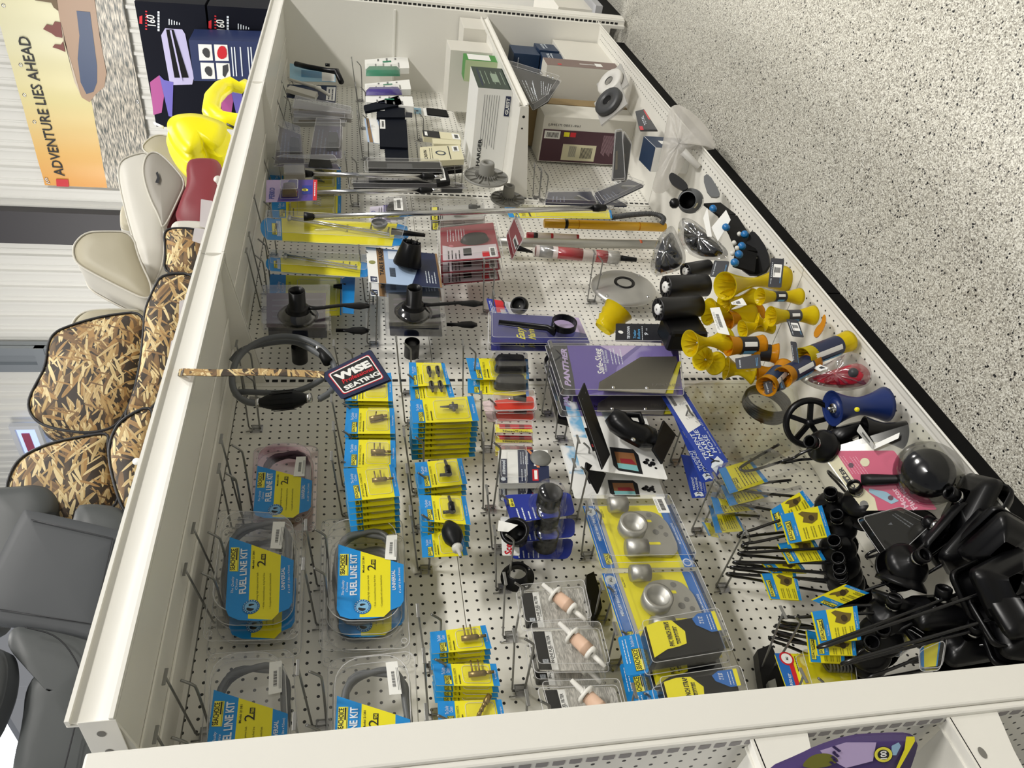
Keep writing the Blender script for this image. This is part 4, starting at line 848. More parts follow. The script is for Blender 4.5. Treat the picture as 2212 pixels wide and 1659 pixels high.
for i, yy in enumerate((430, 520, 600, 640)):
    K = Card('lettered_pack', 'red and yellow pack lettered for outboards, ' + ('top', 'second', 'third', 'lowest')[i] + ' of its pile', 'boat part pack', [(2055, yy + 25 - i * 4), (2045, yy - 55 + i * 8), (2370, yy - 45 + i * 8), (2375, yy + 25 - i * 4)], -.165 + .028 * i, 'red and yellow lettered packs')
    def ex(K, b):
        K.rect(b, 0, .42, 0, 1, H('label_yellow', '#d9cf3a', .45), -.0005); x, z = K.Q(.10, .8); b.text('Nissan/Tohatsu', INK, x, z, -.001, w=K.h * .72, h=K.w * .2, ang=K.ang() - R_(90), bold=.02); K.rect(b, .0, .9, .88, 1, LOGOY, -.0007); x, z = K.Q(.1, .97); K.lines(b, .45, .95, .1, .85, 2, H('dim_red', '#7b1420'), -.0008)
    K.base(H('bright_red2', '#c02631', .4), extra=ex); tray(K, .018)
# ---- attwood boxed horn packs
G(1100, 820)
ORG = H('orange_stripe', '#d98a5c', .45)
for i, (q, y) in enumerate((([(-85, 885), (-90, 600), (330, 600), (345, 880)], -.14), ([(-85, 1040), (-90, 890), (330, 890), (340, 1010)], -.10))):
    K = Card('horn_pack', ('navy and white boxed pack with a grey dial and orange stripe, upper one', 'navy and white boxed pack peeking out above the blue deck plate packs')[i], 'horn pack', q, y, 'navy boxed horn packs')
    def ex(K, b):
        K.rect(b, .0, .72, .84, 1, NAVY, -.0004); K.text(b, 'attwood', .25, .88, WT, w=.42, h=.07, y=-.0008, bold=.03); K.circ(b, .12, .92, .007, WT, -.0008, 6); K.rect(b, 0, .5, .0, .62, NAVY, -.0004); K.rect(b, .5, 1, .3, .62, NAVY, -.0004)
        K.lines(b, .05, .42, .45, .58, 2, WT, -.0008, .25); K.lines(b, .55, .95, .4, .58, 4, WT, -.0008, .25); K.rect(b, .06, .4, .22, .34, RED, -.0008); K.rect(b, .1, .36, .24, .3, WHITE2, -.001)
        K.poly(b, [(.45, .18), (.9, .32), (1, .38), (1, .44), (.85, .36), (.45, .24)], ORG, -.0008)
    K.base(WHITE2, extra=ex, thick=.02); tray(K, .02, (-.01, 1.01), (.45, 1), m=CLR)
    b = MB(); c = K.Q(.72, .16); b.lathe([(.0, .008), (.006, .008), (.01, .004), (.024, .006), (.028, .0)], GREY, 24, Matrix.Translation((c[0], -.002, c[1])) @ Matrix.Rotation(R_(90), 4, 'X')); b.build('dial', K.o)
# ---- blue deck plate packs with clear domes
for i, (q, dome, y) in enumerate((([(20, 1225), (-60, 985), (520, 960), (565, 1150)], (340, 1020), -.17), ([(20, 1395), (-30, 1225), (560, 1180), (560, 1340)], (320, 1190), -.125), ([(15, 1530), (-20, 1400), (555, 1350), (520, 1530)], (310, 1370), -.08))):
    K = Card('deck_plate_pack', ('blue card with clear dome over a black cylinder, front of three', 'blue domed pack second of three', 'blue domed pack lowest of three')[i], 'deck plate pack', q, y, 'blue domed packs')
    def ex(K, b): K.rect(b, .55, .85, .87, .94, LOGOY, -.0006); K.text(b, 'NEW NEW', .58, .885, INK, w=.24, h=.03, y=-.001, bold=.02); K.lines(b, .05, .5, .5, .9, 5, WT, -.0006, .25)
    K.base(NVB, extra=ex, r=.015)
    cx, cz = K.pl.l(dome, .02); b = MB(); M = Matrix.Translation((cx, -.001, cz)) @ Matrix.Rotation(R_(90), 4, 'X')
    b.lathe([(.048, 0), (.046, .004), (.042, .006), (.038, .045), (.030, .060), (.012, .066), (0, .067)], CLR, 28, M); b.build('clear_dome', K.o)
    b = MB(); b.lathe([(.029, .0), (.029, .045), (.025, .045), (.025, .02), (0, .02)], RUB, 28, M); b.build('deck_plate', K.o)
K = Card('vent_cup_pack', 'black round cup with a folded white price tag, left of the blue domed packs', 'vent pack', [(-60, 1500), (-75, 1170), (70, 1170), (90, 1500)], -.13)
def ex(K, b): x, z = K.Q(.02, .35); K.text(b, 'Scepter', .02, .45, RED, w=.6, h=.4, y=-.0006, bold=.03)
K.base(WHITE2, extra=ex); b = MB(); cx, cz = K.pl.l((70, 1310), .03)
b.lathe([(.034, .03), (.03, .034), (.024, .032), (.024, .0), (.0, .0)], BLACK, 24, Matrix.Translation((cx, -.02, cz)) @ Matrix.Rotation(R_(70), 4, 'X') @ Matrix.Rotation(R_(-15), 4, 'Y')); b.lathe([(.022, -.02), (.026, .03)], BLACK, 24, Matrix.Translation((cx, -.02, cz)) @ Matrix.Rotation(R_(70), 4, 'X') @ Matrix.Rotation(R_(-15), 4, 'Y')); b.build('vent_cup', K.o)
b = MB(); b.prism([K.pl.l(p, .06) for p in [(-100, 1290), (-90, 1200), (75, 1240), (-10, 1300)]], -.06, -.0595, WHITE2); b.build('price_tag', K.o)
w = WT_('vent_ring', 'glossy black vent ring hanging above the farthest fuel filter', 'vent ring', P3((70, 1690), -.05)); b = MB()
M = frame(w.P, (0, -1, .15)); b.lathe([(.040, .0), (.040, .003), (.028, .006), (.026, .028), (.023, .028), (.023, .001), (.040, 0)], BLACK, 28, M)
for k in range(4): a = k * math.tau / 4 + .5; b.lathe([(0, .006), (.004, .006), (.004, .003)], CHROME, 8, M @ Matrix.Translation((.034 * math.cos(a), .034 * math.sin(a), 0)))
w.part(b, 'ring')
# ---- fuel filter packs
G(1100, 1239)
MARB = mat('streaky_grey_card', srgb('#b4b1a9'), .45)
t = NT(MARB); tc = t.n('ShaderNodeTexCoord'); nz = t.n('ShaderNodeTexNoise'); nz.inputs['Scale'].default_value = 40; nz.inputs['Distortion'].default_value = 2; mp = t.n('ShaderNodeMapping'); mp.inputs['Scale'].default_value = (1, 1, 5); t.L(tc.outputs['Object'], mp.inputs[0]); t.L(mp.outputs[0], nz.inputs['Vector'])
t.L(t.ramp(nz.outputs[0], [(.35, srgb('#8d8b85')), (.65, srgb('#cfccc4'))]), t.b.inputs['Base Color'])
FW = H('filter_white', '#e6e4dd', .4); FP = H('filter_peach', '#dcb9a0', .5)
for i, (q, fa, fb, y) in enumerate((([(140, 475), (90, 165), (610, 125), (675, 440)], (285, 90), (655, 400), -.13), ([(250, 830), (185, 490), (745, 480), (830, 825)], (425, 420), (820, 795), -.13), ([(370, 1330), (280, 990), (900, 965), (990, 1310)], (530, 910), (960, 1330), -.13))):
    K = Card('fuel_filter_pack', 'clear pack with a peach coloured in-line fuel filter, ' + ('farthest', 'middle', 'nearest')[i] + ' of the three', 'fuel filter pack', q, y, 'in-line fuel filter packs')
    def ex(K, b):
        K.rect(b, 0.02, .98, .80, .99, BLACKM, -.0004); K.text(b, 'QUICKSILVER', .18, .83, WT, w=.72, h=.08, y=-.0008, bold=.03, shear=.25); K.rect(b, .02, .98, .70, .80, WHITE2, -.0004); K.text(b, 'IN-LINE FUEL FILTER', .18, .745, INK, w=.7, h=.045, y=-.0008, bold=.02); K.lines(b, .3, .6, .71, .74, 1, INK, -.0008)
    K.base(MARB, extra=ex, r=.008); tray(K, .03, (-.04, 1.04), (-.04, 1.06), .05)
    b = MB(); A = Vector((*K.pl.l(fa, .03), 0)); B = Vector((*K.pl.l(fb, .03), 0)); f = lambda t: (A.lerp(B, t).x, -.03, A.lerp(B, t).y)
    b.tube([f(0), f(.22), f(.22), f(.27), f(.27)], .004, FW, 14, radii=[.0045, .0055, .006, .006, .013]); b.tube([f(.27), f(.30), f(.33), f(.33)], .017, FW, 18, radii=[.019, .021, .019, .012])
    b.tube([f(.33), f(.55), f(.56), f(.57), f(.66)], .014, FP, 18, radii=[.0135, .0145, .0155, .0145, .0145]); b.tube([f(.66), f(.73), f(.73)], .0145, FW, 18, radii=[.0145, .0145, .006]); b.tube([f(.73), f(1)], .005, FW, 12, radii=[.0055, .0045]); b.build('fuel_filter', K.o)
    if i == 1: hang_copies(K.o, 1, 'fuel filter pack hidden behind the middle one', 'in-line fuel filter packs', .06, -.004)
# ================================================================ larger goods on the wall
# ---- anode kits
G(1100, 820)
ANB = H('anode_blue', '#2166b4', .42)
def anode(q, y, lab, title, seed):
    K = Card('anode_kit', lab, 'anode kit', q, y, 'yellow and blue anode kits')
    def ex(K, b):
        K.rect(b, 0, 1, .86, 1, ANB, -.0004); K.rect(b, 0, 1, .82, .86, H('grey_band', '#a9a9a0'), -.0006); K.rect(b, 0, 1, 0, .12, ANB, -.0004); K.rect(b, 0, 1, -.035, 0, BLACK, -.0004)
        K.circ(b, .9, .93, .013, H('al_disc', '#b9c0c4'), -.0008); K.text(b, 'AL', .87, .915, INK, w=.07, h=.03, y=-.0012, bold=.02); K.text(b, title, .42, .91, WT, w=.42, h=.028, y=-.0008, bold=.02); sea_logo(K, b, .05, .22, .87, .94, -.0008)
        K.text(b, 'ALUMINUM ANODES', .35, .045, WT, w=.35, h=.022, y=-.0008, bold=.01); K.circ(b, .07, .07, .011, WT, -.0008); K.circ(b, .07, .07, .008, ANB, -.0012)
        K.text(b, 'Model 90711', .8, .79, INK, w=.14, h=.02, y=-.0008)
    K.base(YEL, extra=ex, thick=.003); tray(K, .045, (-.01, 1.0), (.02, .98), .04)
    K.sticker(.66, .93, .13, .26, -.047, seed=seed) if seed == 4 else None
    b = MB(); pc = [K.Q(*p) for p in [(.14, .12), (.14, .4), (.2, .62), (.78, .62), (.86, .45), (.84, .22), (.7, .14), (.6, .12)]]; pts = smooth_poly(pc, 2)
    b.prism(pts, -.012, -.002, ALU); 
    for u0, t0, u1, t1 in ((.30, .30, .34, .58), (.66, .30, .70, .58)): K.rr(b, u0, u1, t0, t1, .002, YEL, -.0125)
    for u0, t0, r in ((.5, .3, .008), (.46, .2, .006), (.58, .22, .006), (.78, .3, .007)): K.circ(b, u0, t0, r, H('alu_dark', '#6d6c68', .5), -.0126)
    b.build('anode_plate', K.o)
    for u0, t0, r, h, nm in ((.55, .56, .034, .030, 'ring_anode'),):
        c = K.Q(u0, t0); b = MB(); b.lathe([(r, 0), (r, h), (r * .72, h), (r * .66, .008), (0, .006)], ALU, 28, Matrix.Translation((c[0], -.008, c[1])) @ Matrix.Rotation(R_(90), 4, 'X')); b.build(nm, K.o)
    for (u0, t0), (u1, t1), r in (((.9, .74), (.9, .54), .019), ((.2, .72), (.2, .50), .021)):
        a_, c_ = K.Q(u0, t0), K.Q(u1, t1); b = MB(); b.tube([(a_[0], -.026, a_[1]), (c_[0], -.026, c_[1])], r, ALU, 20); b.build('tube_anode', K.o)
    return K
anode([(790, 1610), (625, 1080), (1350, 1070), (1590, 1600)], -.13, 'yellow and blue anode kit with price sticker, farther of the two', 'MERCURY BRAVO ONE KIT', 4)
G(1100, 1239)
anode([(1000, 650), (790, 0), (1560, -20), (1850, 640)], -.12, 'yellow and blue anode kit without sticker, nearer one under the strap pack', 'MERCURY BRAVO II, III KIT', 8)
# ---- winch strap packs
def strap(q, y, lab, head, size, cut=False):
    K = Card('winch_strap_pack', lab, 'winch strap pack', q, y, 'winch strap packs'); b = MB()
    K.rr(b, .03, .97, .76, .98, .006, BLU, 0, .001); sea_logo(K, b, .1, .62, .79, .88, -.0006); K.lines(b, .3, .9, .9, .96, 2, WT, -.0006, .25); K.text(b, 'The Quality Choice', .66, .84, WT, w=.28, h=.03, y=-.0006, shear=.3); b.build('card', K.o)
    b = MB(); K.rr(b, .06, .94, .04, .76, .01, RUB, -.03, -.001); K.rr(b, .1, .9, .08, .72, .01, RUB, -.034, -.03); b.build('rolled_strap', K.o)
    b = MB(); b.prism([K.Q(*p) for p in [(.14, .74), (.9, .74), (.96, .62), (.93, .48), (.62, .38), (.34, .40), (.30, .48), (.28, .60)]], -.0365, -.0355, YEL)
    K.text(b, head, .32, .52, INK, w=.6, h=.045, y=-.0372, bold=.03); K.text(b, 'LOADS UP TO 1200 lb', .36, .455, INK, w=.4, h=.028, y=-.0372, bold=.02); K.lines(b, .35, .8, .47, .505, 1, DY, -.0372)
    b.prism([K.Q(*p) for p in [(.5, .04), (.96, .04), (.98, .2), (.88, .27), (.72, .25), (.5, .12)]], -.0365, -.0355, ANB); K.text(b, size, .72, .17, WT, w=.18, h=.04, y=-.0372, bold=.03); K.rect(b, .5, .97, .02, .06, YEL, -.0372); K.lines(b, .55, .93, .07, .13, 2, WT, -.0372, .25); b.build('printed_sleeve', K.o)
    tray(K, .042, (-.03, 1.03), (-.04, .80), .05); return K
K = strap([(985, 890), (905, 535), (1720, 390), (1850, 745)], -.17, 'clear pack of black winch strap with yellow label, upper one', 'PWC WINCH STRAPS', '2" X 12\'')
dup(K.o, 'clear winch strap pack mostly hidden between the two others', (-.03, .055, -.008)); 
strap([(1120, 1340), (1040, 1010), (1900, 880), (1990, 1190)], -.17, 'clear pack of winch strap cut off by the near post, lower one', 'WINCH STRAP', '2" X 20\'')
w = WT_('black_tray_part', 'black angular bracket pack behind the fuel filters', 'boat part pack', P3((720, 250), -.03)); b = MB(); K = Plane((720, 250), -.03)
b.prism([K.l(p) for p in [(655, 20), (720, -10), (760, 120), (790, 300), (730, 420), (690, 390), (690, 240), (655, 200)]], -.004, .02, BLACK, K.M); w.part(b, 'bracket')
# ---- steering anode pack low by the post
G(1650, 1239)
K = Card('anode_kit', 'yellow pack with blue and red header and round badge by the near post', 'anode kit', [(230, 1080), (90, 680), (760, 690), (800, 1080)], -.12)
def ex(K, b):
    K.rect(b, 0, 1, .86, 1, ANB, -.0004); K.rect(b, 0, 1, .80, .86, RED, -.0006); K.circ(b, .88, .87, .016, RED, -.001); K.circ(b, .88, .87, .012, WHITE2, -.0014); K.text(b, 'MG', .84, .855, INK, w=.07, h=.035, y=-.0018, bold=.03); K.text(b, 'ROD KIT', .3, .9, WT, w=.25, h=.04, y=-.001, bold=.02); K.lines(b, .6, .95, .74, .78, 1, DY, -.0008)
K.base(YEL, extra=ex, thick=.003); tray(K, .03, (.05, .95), (.05, .75), m=CLRD)
b = MB()
for k in range(9): c = K.Q(.72, .05 + .045 * k); b.tube([(c[0] + .02 * math.cos(a), -.016 + .012 * math.sin(a), c[1]) for a in [j * math.tau / 12 for j in range(12)]], .003, H('spring_grey', '#6c6c6a', .4, metal=.5), 5, closed=True)
b.build('ribbed_boot', K.o)
w = WT_('pedestal_bracket', 'black bracket with grey block left of the yellow pack by the post', 'bracket', P3((60, 820), -.03)); b = MB(); K = Plane((60, 820), -.03)
b.prism([K.l(p) for p in [(-80, 690), (40, 640), (100, 800), (190, 1100), (-20, 1100), (-60, 850)]], -.02, .01, BLACK, K.M); w.part(b, 'bracket'); b = MB(); b.prism([K.l(p, .03) for p in [(30, 930), (90, 905), (130, 1080), (60, 1080)]], -.035, -.02, GREY, K.M); w.part(b, 'grey_block')
# ---- purple skeg guard pack
G(1100, 400)
K = Card('skeg_guard_pack', 'large purple clear pack with a steel skeg plate, front one', 'skeg guard pack', [(440, 1790), (305, 1368), (1440, 1372), (1480, 1790)], -.21)
def ex(K, b):
    K.poly(b, [(.3, .86), (1, .84), (1, .28), (.55, .5), (.1, .58), (0, .8), (0, .88)], H('pack_violet', '#5b4a98', .4), -.0003); K.poly(b, [(0, 1), (1, 1), (1, .84), (.3, .86), (0, .88)], DGREY, -.0003); K.poly(b, [(.75, .45), (1, .32), (1, .6)], LAV, -.0006)
    K.text(b, 'PANTHER', .16, .90, LAV, w=.78, h=.045, y=-.0006, bold=.04, shear=.2); K.text(b, 'Safe-Skeg', .40, .61, WHITE2, w=.54, h=.055, y=-.0008, bold=.015); K.text(b, 'Ultimate Stainless Steel', .45, .585, WT, w=.44, h=.02, y=-.0008, bold=.01); K.text(b, 'Skeg Protection', .62, .56, WT, w=.28, h=.02, y=-.0008, bold=.01)
    K.lines(b, .6, .95, .44, .54, 4, WT, -.0008, .25); K.poly(b, [(0, 0), (1, 0), (1, .05), (0, .05)], PUR, -.0006)
K.base(H('violet_light', '#8577b8', .42), extra=ex); tray(K, .02, (-.01, 1.01), (-.01, 1.0), .02)
STN = H('brushed_stainless', '#b3afa4', .38, metal=.75)
b = MB(); b.prism([K.pl.l(p, .02) for p in [(760, 1745), (770, 1680), (1120, 1465), (1425, 1460), (1435, 1500), (1330, 1775)]], -.02, -.017, STN); x, z = K.pl.l((1230, 1735), .02)
b.text('PANTHER', H('etched', '#77736a', .5), *K.pl.l((1225, 1715), .02), -.0206, w=.085, h=.012, ang=R_(-92), bold=-.01); b.build('skeg_plate', K.o, bevel=.001)
b = MB()
for q in ((890, 1725), (1175, 1730)): x, z = K.pl.l(q, .02); b.lathe([(0, .004), (.004, .003), (.006, 0)], CHROME, 12, Matrix.Translation((x, -.02, z)) @ Matrix.Rotation(R_(90), 4, 'X'))
b.build('screws', K.o); b = MB(); b.prism([K.pl.l(p, .018) for p in [(1335, 1770), (1440, 1500), (1470, 1500), (1400, 1770)]], -.016, -.014, H('yellow_edge', '#b9b22e', .4)); b.build('yellow_edge', K.o)
dup(K.o, 'second purple skeg guard pack behind the front one', (-.02, .06, -.004))
w = WT_('black_channel', 'black channel pack right behind the ball mount cards', 'boat part pack', P3((900, 1840), -.10)); K = Plane((900, 1840), -.10); b = MB(); b.prism([K.l(p) for p in [(300, 1480), (330, 1430), (430, 1850), (1350, 1840), (1380, 1900), (500, 2010), (420, 1990)]], 0, .02, BLACK, K.M); w.part(b, 'channel')
# ---- ball mount cards
G(1100, 820)
SKY = mat('sky_print', srgb('#dbe6ec'), .45); t = NT(SKY); tc = t.n('ShaderNodeTexCoord'); nz = t.n('ShaderNodeTexNoise'); nz.inputs['Scale'].default_value = 22; t.L(tc.outputs['Object'], nz.inputs['Vector']); t.L(t.ramp(nz.outputs[0], [(.42, srgb('#6fb0d8')), (.58, srgb('#f0f2f2'))]), t.b.inputs['Base Color'])
def mount(q, y, lab, full=True):
    K = Card('ball_mount_card', lab, 'ball mount pack', q, y, 'ball mount cards')
    def ex(K, b):
        K.rect(b, 0.45, 1, .82, .98, SKY, -.0004); K.rect(b, .3, .55, .72, .80, INK, -.0004)
        K.poly(b, [(.28, .72), (.62, .74), (.60, .82), (.27, .80)], BLACKM, -.0008); K.text(b, 'Scotty', .32, .745, RED, w=.26, h=.045, y=-.0012, bold=.03, shear=.2)
        K.poly(b, [(.03, .28), (.04, .56), (.10, .6), (.36, .58), (.37, .30), (.30, .26)], INK, -.0008); K.poly(b, [(.06, .32), (.07, .55), (.30, .54), (.31, .31)], H('screen_brown', '#8a5e3c', .4), -.0012); K.poly(b, [(.06, .32), (.07, .55), (.14, .55), (.14, .32)], H('screen_teal', '#7fb9bb', .4), -.0014); K.poly(b, [(.15, .32), (.15, .5), (.21, .5), (.22, .36)], H('screen_red', '#8e2c33', .4), -.0014)
        for k, (u, tt, r) in enumerate(((.2, .2, .007), (.24, .17, .006), (.17, .16, .006), (.2, .12, .008), (.25, .1, .004), (.14, .1, .004), (.2, .22, .004))): K.circ(b, u, tt, r, INK, -.0008, 8)
        x, z = K.Q(.95, .62); b.text('ball mount', INK, x, z, -.0012, w=.085, h=.011, ang=K.ang() - R_(90), bold=.03)
        K.poly(b, [(.7, .25), (.98, .25), (.98, .58), (.7, .5)], H('water_print', '#a9b4bc', .45), -.0006)
    K.base(WHITE2, extra=ex, r=.006); return K
K = mount([(610, 760), (450, 175), (1150, 270), (1355, 855)], -.15, 'white ball mount card with black perforated plate and swivel arm, front one')
K5 = mount([(560, 1015), (430, 560), (1200, 640), (1335, 1015)], -.085, 'white ball mount card with a black plate end, rear one')
b = MB(); b.box((-.026, -.085, -.001), (.03, .085, .007), BLACK)
def plate(root, qs, y0, yd, name):
    # a plate standing out from the card: four pixels A (foot far), B (foot near), depth
    pass
def slabpx(par, K, quad, offs, th, m, name):
    P = [K.pl.M @ Vector((K.pl.l(q, o)[0], -o, K.pl.l(q, o)[1])) for q, o in zip(quad, offs)]
    n = (P[1] - P[0]).cross(P[3] - P[0]).normalized() * th; vs = [K.pl.M.inverted() @ v for v in P] + [K.pl.M.inverted() @ (v + n) for v in P]
    b = MB(); b.add([tuple(v) for v in vs], [(0, 1, 2, 3), (7, 6, 5, 4), (0, 4, 5, 1), (1, 5, 6, 2), (2, 6, 7, 3), (3, 7, 4, 0)], m)
    return b, P, n
b, P, n = slabpx(K.o, K, [(590, 140), (645, 20), (865, 640), (800, 765)], (.11, .11, .03, .03), .007, BLACK, 'plate')
Mi = K.pl.M.inverted(); nn = n.normalized() * .0005
e0 = P[1] - P[0]; e1 = P[3] - P[0]; 
def hexhole(c, r, m):
    u = e0.normalized() * r; v = e1.normalized() * r
    for sg in (-1, 1): b.add([tuple(Mi @ (c + (n if sg > 0 else n * 0) + u * math.cos(a * 1.047) + v * math.sin(a * 1.047) + nn * sg)) for a in range(6)], [(0, 1, 2, 3, 4, 5)], m)
HG = H('hole_grey2', '#55565a')
for k in range(6):
    for w_ in (.28, .72): hexhole(P[0] + e0 * w_ + e1 * (.1 + .16 * k), .0025, HG)
hexhole(P[0] + e0 * .5 + e1 * .5, .006, WHITE2); b.build('perforated_plate', K.o, bevel=.002)
b = MB(); pa = [(( 860, 300), .07), ((930, 360), .06), ((1010, 430), .055), ((1130, 480), .05), ((1230, 500), .045)]; pp = [(K.pl.l(q, o)[0], -o, K.pl.l(q, o)[1]) for q, o in pa]
b.tube(pp, .02, BLACK, 14, radii=[.022, .034, .030, .034, .026]); c = K.pl.l((1060, 505), .075); b.lathe([(0, .004), (.004, .004), (.007, .002), (.007, 0)], CHROME, 10, Matrix.Translation((c[0], -.072, c[1])) @ Matrix.Rotation(R_(90), 4, 'X')); b.build('swivel_arm', K.o)
b = MB(); pa = [((1000, 300), .085), ((1110, 300), .085), ((1140, 380), .08)]; pp = [(K.pl.l(q, o)[0], -o, K.pl.l(q, o)[1]) for q, o in pa]; b.tube(pp, .008, BLACK, 10, flat=.5, radii=[.008, .012, .010]); b.build('clamp_lever', K.o)
b, P, n = slabpx(K.o, K, [(1225, 590), (1320, 340), (1430, 470), (1310, 720)], (.05, .05, .03, .03), .008, BLACK, 'foot'); b.build('foot_plate', K.o, bevel=.003)
b, P, n = slabpx(K5.o, K5, [(650, 780), (660, 700), (830, 800), (760, 975)], (.07, .08, .03, .03), .007, BLACK, 'plate'); b.build('perforated_plate', K5.o, bevel=.002)
# ---- hose bags with blue headers
TRB = H('header_blue', '#2c45a0', .42)
def hosebag(hd, y, lab, first=False):
    K = Card('hose_bag', lab, 'hose bag', hd, y, 'blue headed hose bags')
    def ex(K, b):
        K.text(b, 'TRIDENT', .15, .42, WT, w=.5, h=.2, y=-.0006, bold=.01) ; 
    b = MB(); K.rect(b, 0, 1, 0, 1, TRB, 0, .001)
    if first:
        K.rect(b, .50, .985, .18, .84, WHITE2, -.0006); K.barcode(b, .82, .95, .62, .76, INK, -.001); x, z = K.Q(.86, .40)
        for s_, q_ in (('Made', (.8, .5)), ('5759', (.66, .42)), ('1 Foot', (.62, .55)), ('3/8', (.54, .3))): x, z = K.Q(*q_); b.text(s_, H('pen_ink', '#55565c'), x, z, -.001, h=.008, ang=K.ang() - R_(70), bold=-.015)
    for i, s_ in enumerate(('TRIDENT', 'MARINE', 'HOSE')): K.text(b, s_, .16, .66 - .22 * i, WT, w=.30 if i < 2 else .2, h=.14, y=-.0006, bold=.01)
    K.poly(b, [(.02, .75), (.1, .8), (.13, .6), (.13, .3), (.04, .2), (.02, .4), (.05, .5)], WT, -.0006); K.text(b, 'Y', .05, .4, INK, h=.25, y=-.001, rot=-.3, bold=.02); K.text(b, 'Royal Canonsburg, PA 15317', .12, .08, WT, w=.4, h=.05, y=-.0006)
    b.build('header_card', K.o); return K
BAGM = clear('clear_bag', (.9, .9, .86), .16, .02)
KB = hosebag([(1745, 860), (1290, 130), (1480, 70), (1870, 700)], -.19, 'clear hose bag with blue header and handwritten white label, front one', True)
pl = KB.pl; b = MB(); b.prism([pl.l(p, -.002) for p in [(1480, 70), (1640, 20), (2212, -30), (2450, 60), (2500, 300), (2440, 620), (2150, 760), (1870, 700)]], .002, .0025, BAGM); b.prism([pl.l(p, .046) for p in [(1500, 90), (1640, 30), (2212, -10), (2420, 80), (2470, 300), (2400, 600), (2150, 740), (1880, 690)]], -.046, -.0455, BAGM); b.build('bag', KB.o)
b = MB(); c0 = pl.l((2180, 230), .01)
for k in range(5):
    b.tube([(c0[0] + (.066 - .002 * k) * math.cos(a), -.006 - .0075 * k, c0[1] + (.058 + .001 * k) * math.sin(a)) for a in [j * math.tau / 36 for j in range(36)]], .0055, BLACK, 8, closed=True)
b.build('coiled_hose', KB.o)
hosebag([(1640, 880), (1400, 300), (1500, 480), (1800, 850)], -.15, 'blue hose bag header showing between the front and the lowest one')
hosebag([(1560, 1010), (1465, 640), (1640, 660), (1690, 1005)], -.10, 'blue hose bag header, lowest and rearmost of the three')
# ---- round silver base, hanging yellow bell
G(1100, 400)
w = WT_('table_base_plate', 'round brushed silver base plate with a black centre hole and four screws', 'base plate', P3((975, 870), -.06)); b = MB(); M = frame(w.P, (0, -1, .05))
r = abs(P3((1235, 870), -.06).z - P3((715, 870), -.06).z) / 2
SILV = H('satin_silver', '#b9b8b4', .35, metal=.7)
b.lathe([(r, -.006), (r, -.002), (r * .9, .006), (r * .5, .016), (r * .33, .020), (0, .020)], SILV, 48, M); b.lathe([(0, -.006), (r, -.006)], SILV, 48, M); plt = w.part(b, 'plate')
b = MB(); b.lathe([(0, .016), (r * .2, .016), (r * .24, .022), (r * .32, .0225), (r * .33, .018)], BLACK, 32, M); w.part(b, 'hub')
for a in (.7, 2.25, 3.9, 5.4): b = MB(); b.lathe([(0, .006), (.005, .004), (.007, 0)], CHROME, 12, M @ Matrix.Translation((r * .86 * math.cos(a), r * .86 * math.sin(a), .005))); w.part(b, 'screw', plt)
# translucent yellow plastic for the rollers
RY = mat('yellow_urethane', srgb('#f0d81c'), .2, trans=.5, spec=.5); RA = mat('amber_urethane', srgb('#e09a1e'), .2, trans=.45, spec=.5)
for m_ in (RY, RA): m_.node_tree.nodes['Principled BSDF'].inputs['IOR'].default_value = 1.2
def bell(w, A, B, r0, r1, m, depth=True, name='bell'):
    """flared cup: narrow at A, wide open mouth at B"""
    d = (B - A).length; M = frame(A, B - A); b = MB(); prof = []
    for k in range(9): t = k / 8; prof.append((r1 + (r0 - r1) * (t ** 1.7), d * t))
    b.lathe(prof + [(r0 * .93, d), (r0 * .82, d * .82), (r1 * 1.1, d * .35), (r1 * .4, d * .3)], m, 26, M)
    for k in range(8):
        Mr = M @ Matrix.Rotation(k * math.tau / 8, 4, 'Z'); b.add([(r1 * .5, -.001, d * .3), (r0 * .9, -.001, d * .92), (r0 * .8, -.001, d * .75), (r1, -.001, d * .25), (r1 * .5, .001, d * .3), (r0 * .9, .001, d * .92)], [(0, 1, 2, 3), (0, 4, 5, 1)], m, False, Mr)
    w.part(b, name)
w = WT_('bell_roller_end', 'yellow ribbed bell roller end hanging on a black card by the silver plate', 'trailer roller', P3((830, 1220), -.16)); A = P3((800, 1230), -.15); B = P3((935, 1060), -.20)
b = MB(); M = frame(A, B - A); d = (B - A).length; b.lathe([(.030, 0), (.036, d * .15), (.033, d * .22), (.042, d * .4), (.038, d * .46), (.047, d * .68), (.043, d * .72), (.052, d), (.047, d), (.035, d * .5), (.01, d * .3)], RY, 28, M); w.part(b, 'bell')
K = Card('roller_card', 'black header card with blue and white print beside the hanging yellow bell', 'header card', [(905, 1330), (910, 1180), (1330, 1185), (1345, 1345)], -.21)
def ex(K, b):
    K.text(b, 'TIE DOWN', .12, .72, WT, w=.72, h=.05, y=-.0006, bold=.03); K.text(b, 'Trailer', .15, .60, H('print_blue', '#5aa4d8'), w=.5, h=.05, y=-.0006, bold=.02); K.text(b, 'Rollers', .15, .52, H('print_blue', '#5aa4d8'), w=.55, h=.05, y=-.0006, bold=.02); K.lines(b, .1, .9, .46, .49, 1, WT, -.0006); K.text(b, '9', .35, .36, WT, w=.14, h=.07, y=-.0006, bold=.02); K.text(b, 'YR', .6, .37, WT, w=.15, h=.03, y=-.0006); K.circ(b, .5, .9, .008, WHITE2, -.0006)
K.base(H('card_black', '#10131f', .4), extra=ex)
w = WT_('roller_bracket', 'amber translucent angled piece under the black header card', 'trailer roller', P3((1350, 1240), -.2)); b = MB(); K = Plane((1350, 1240), -.2)
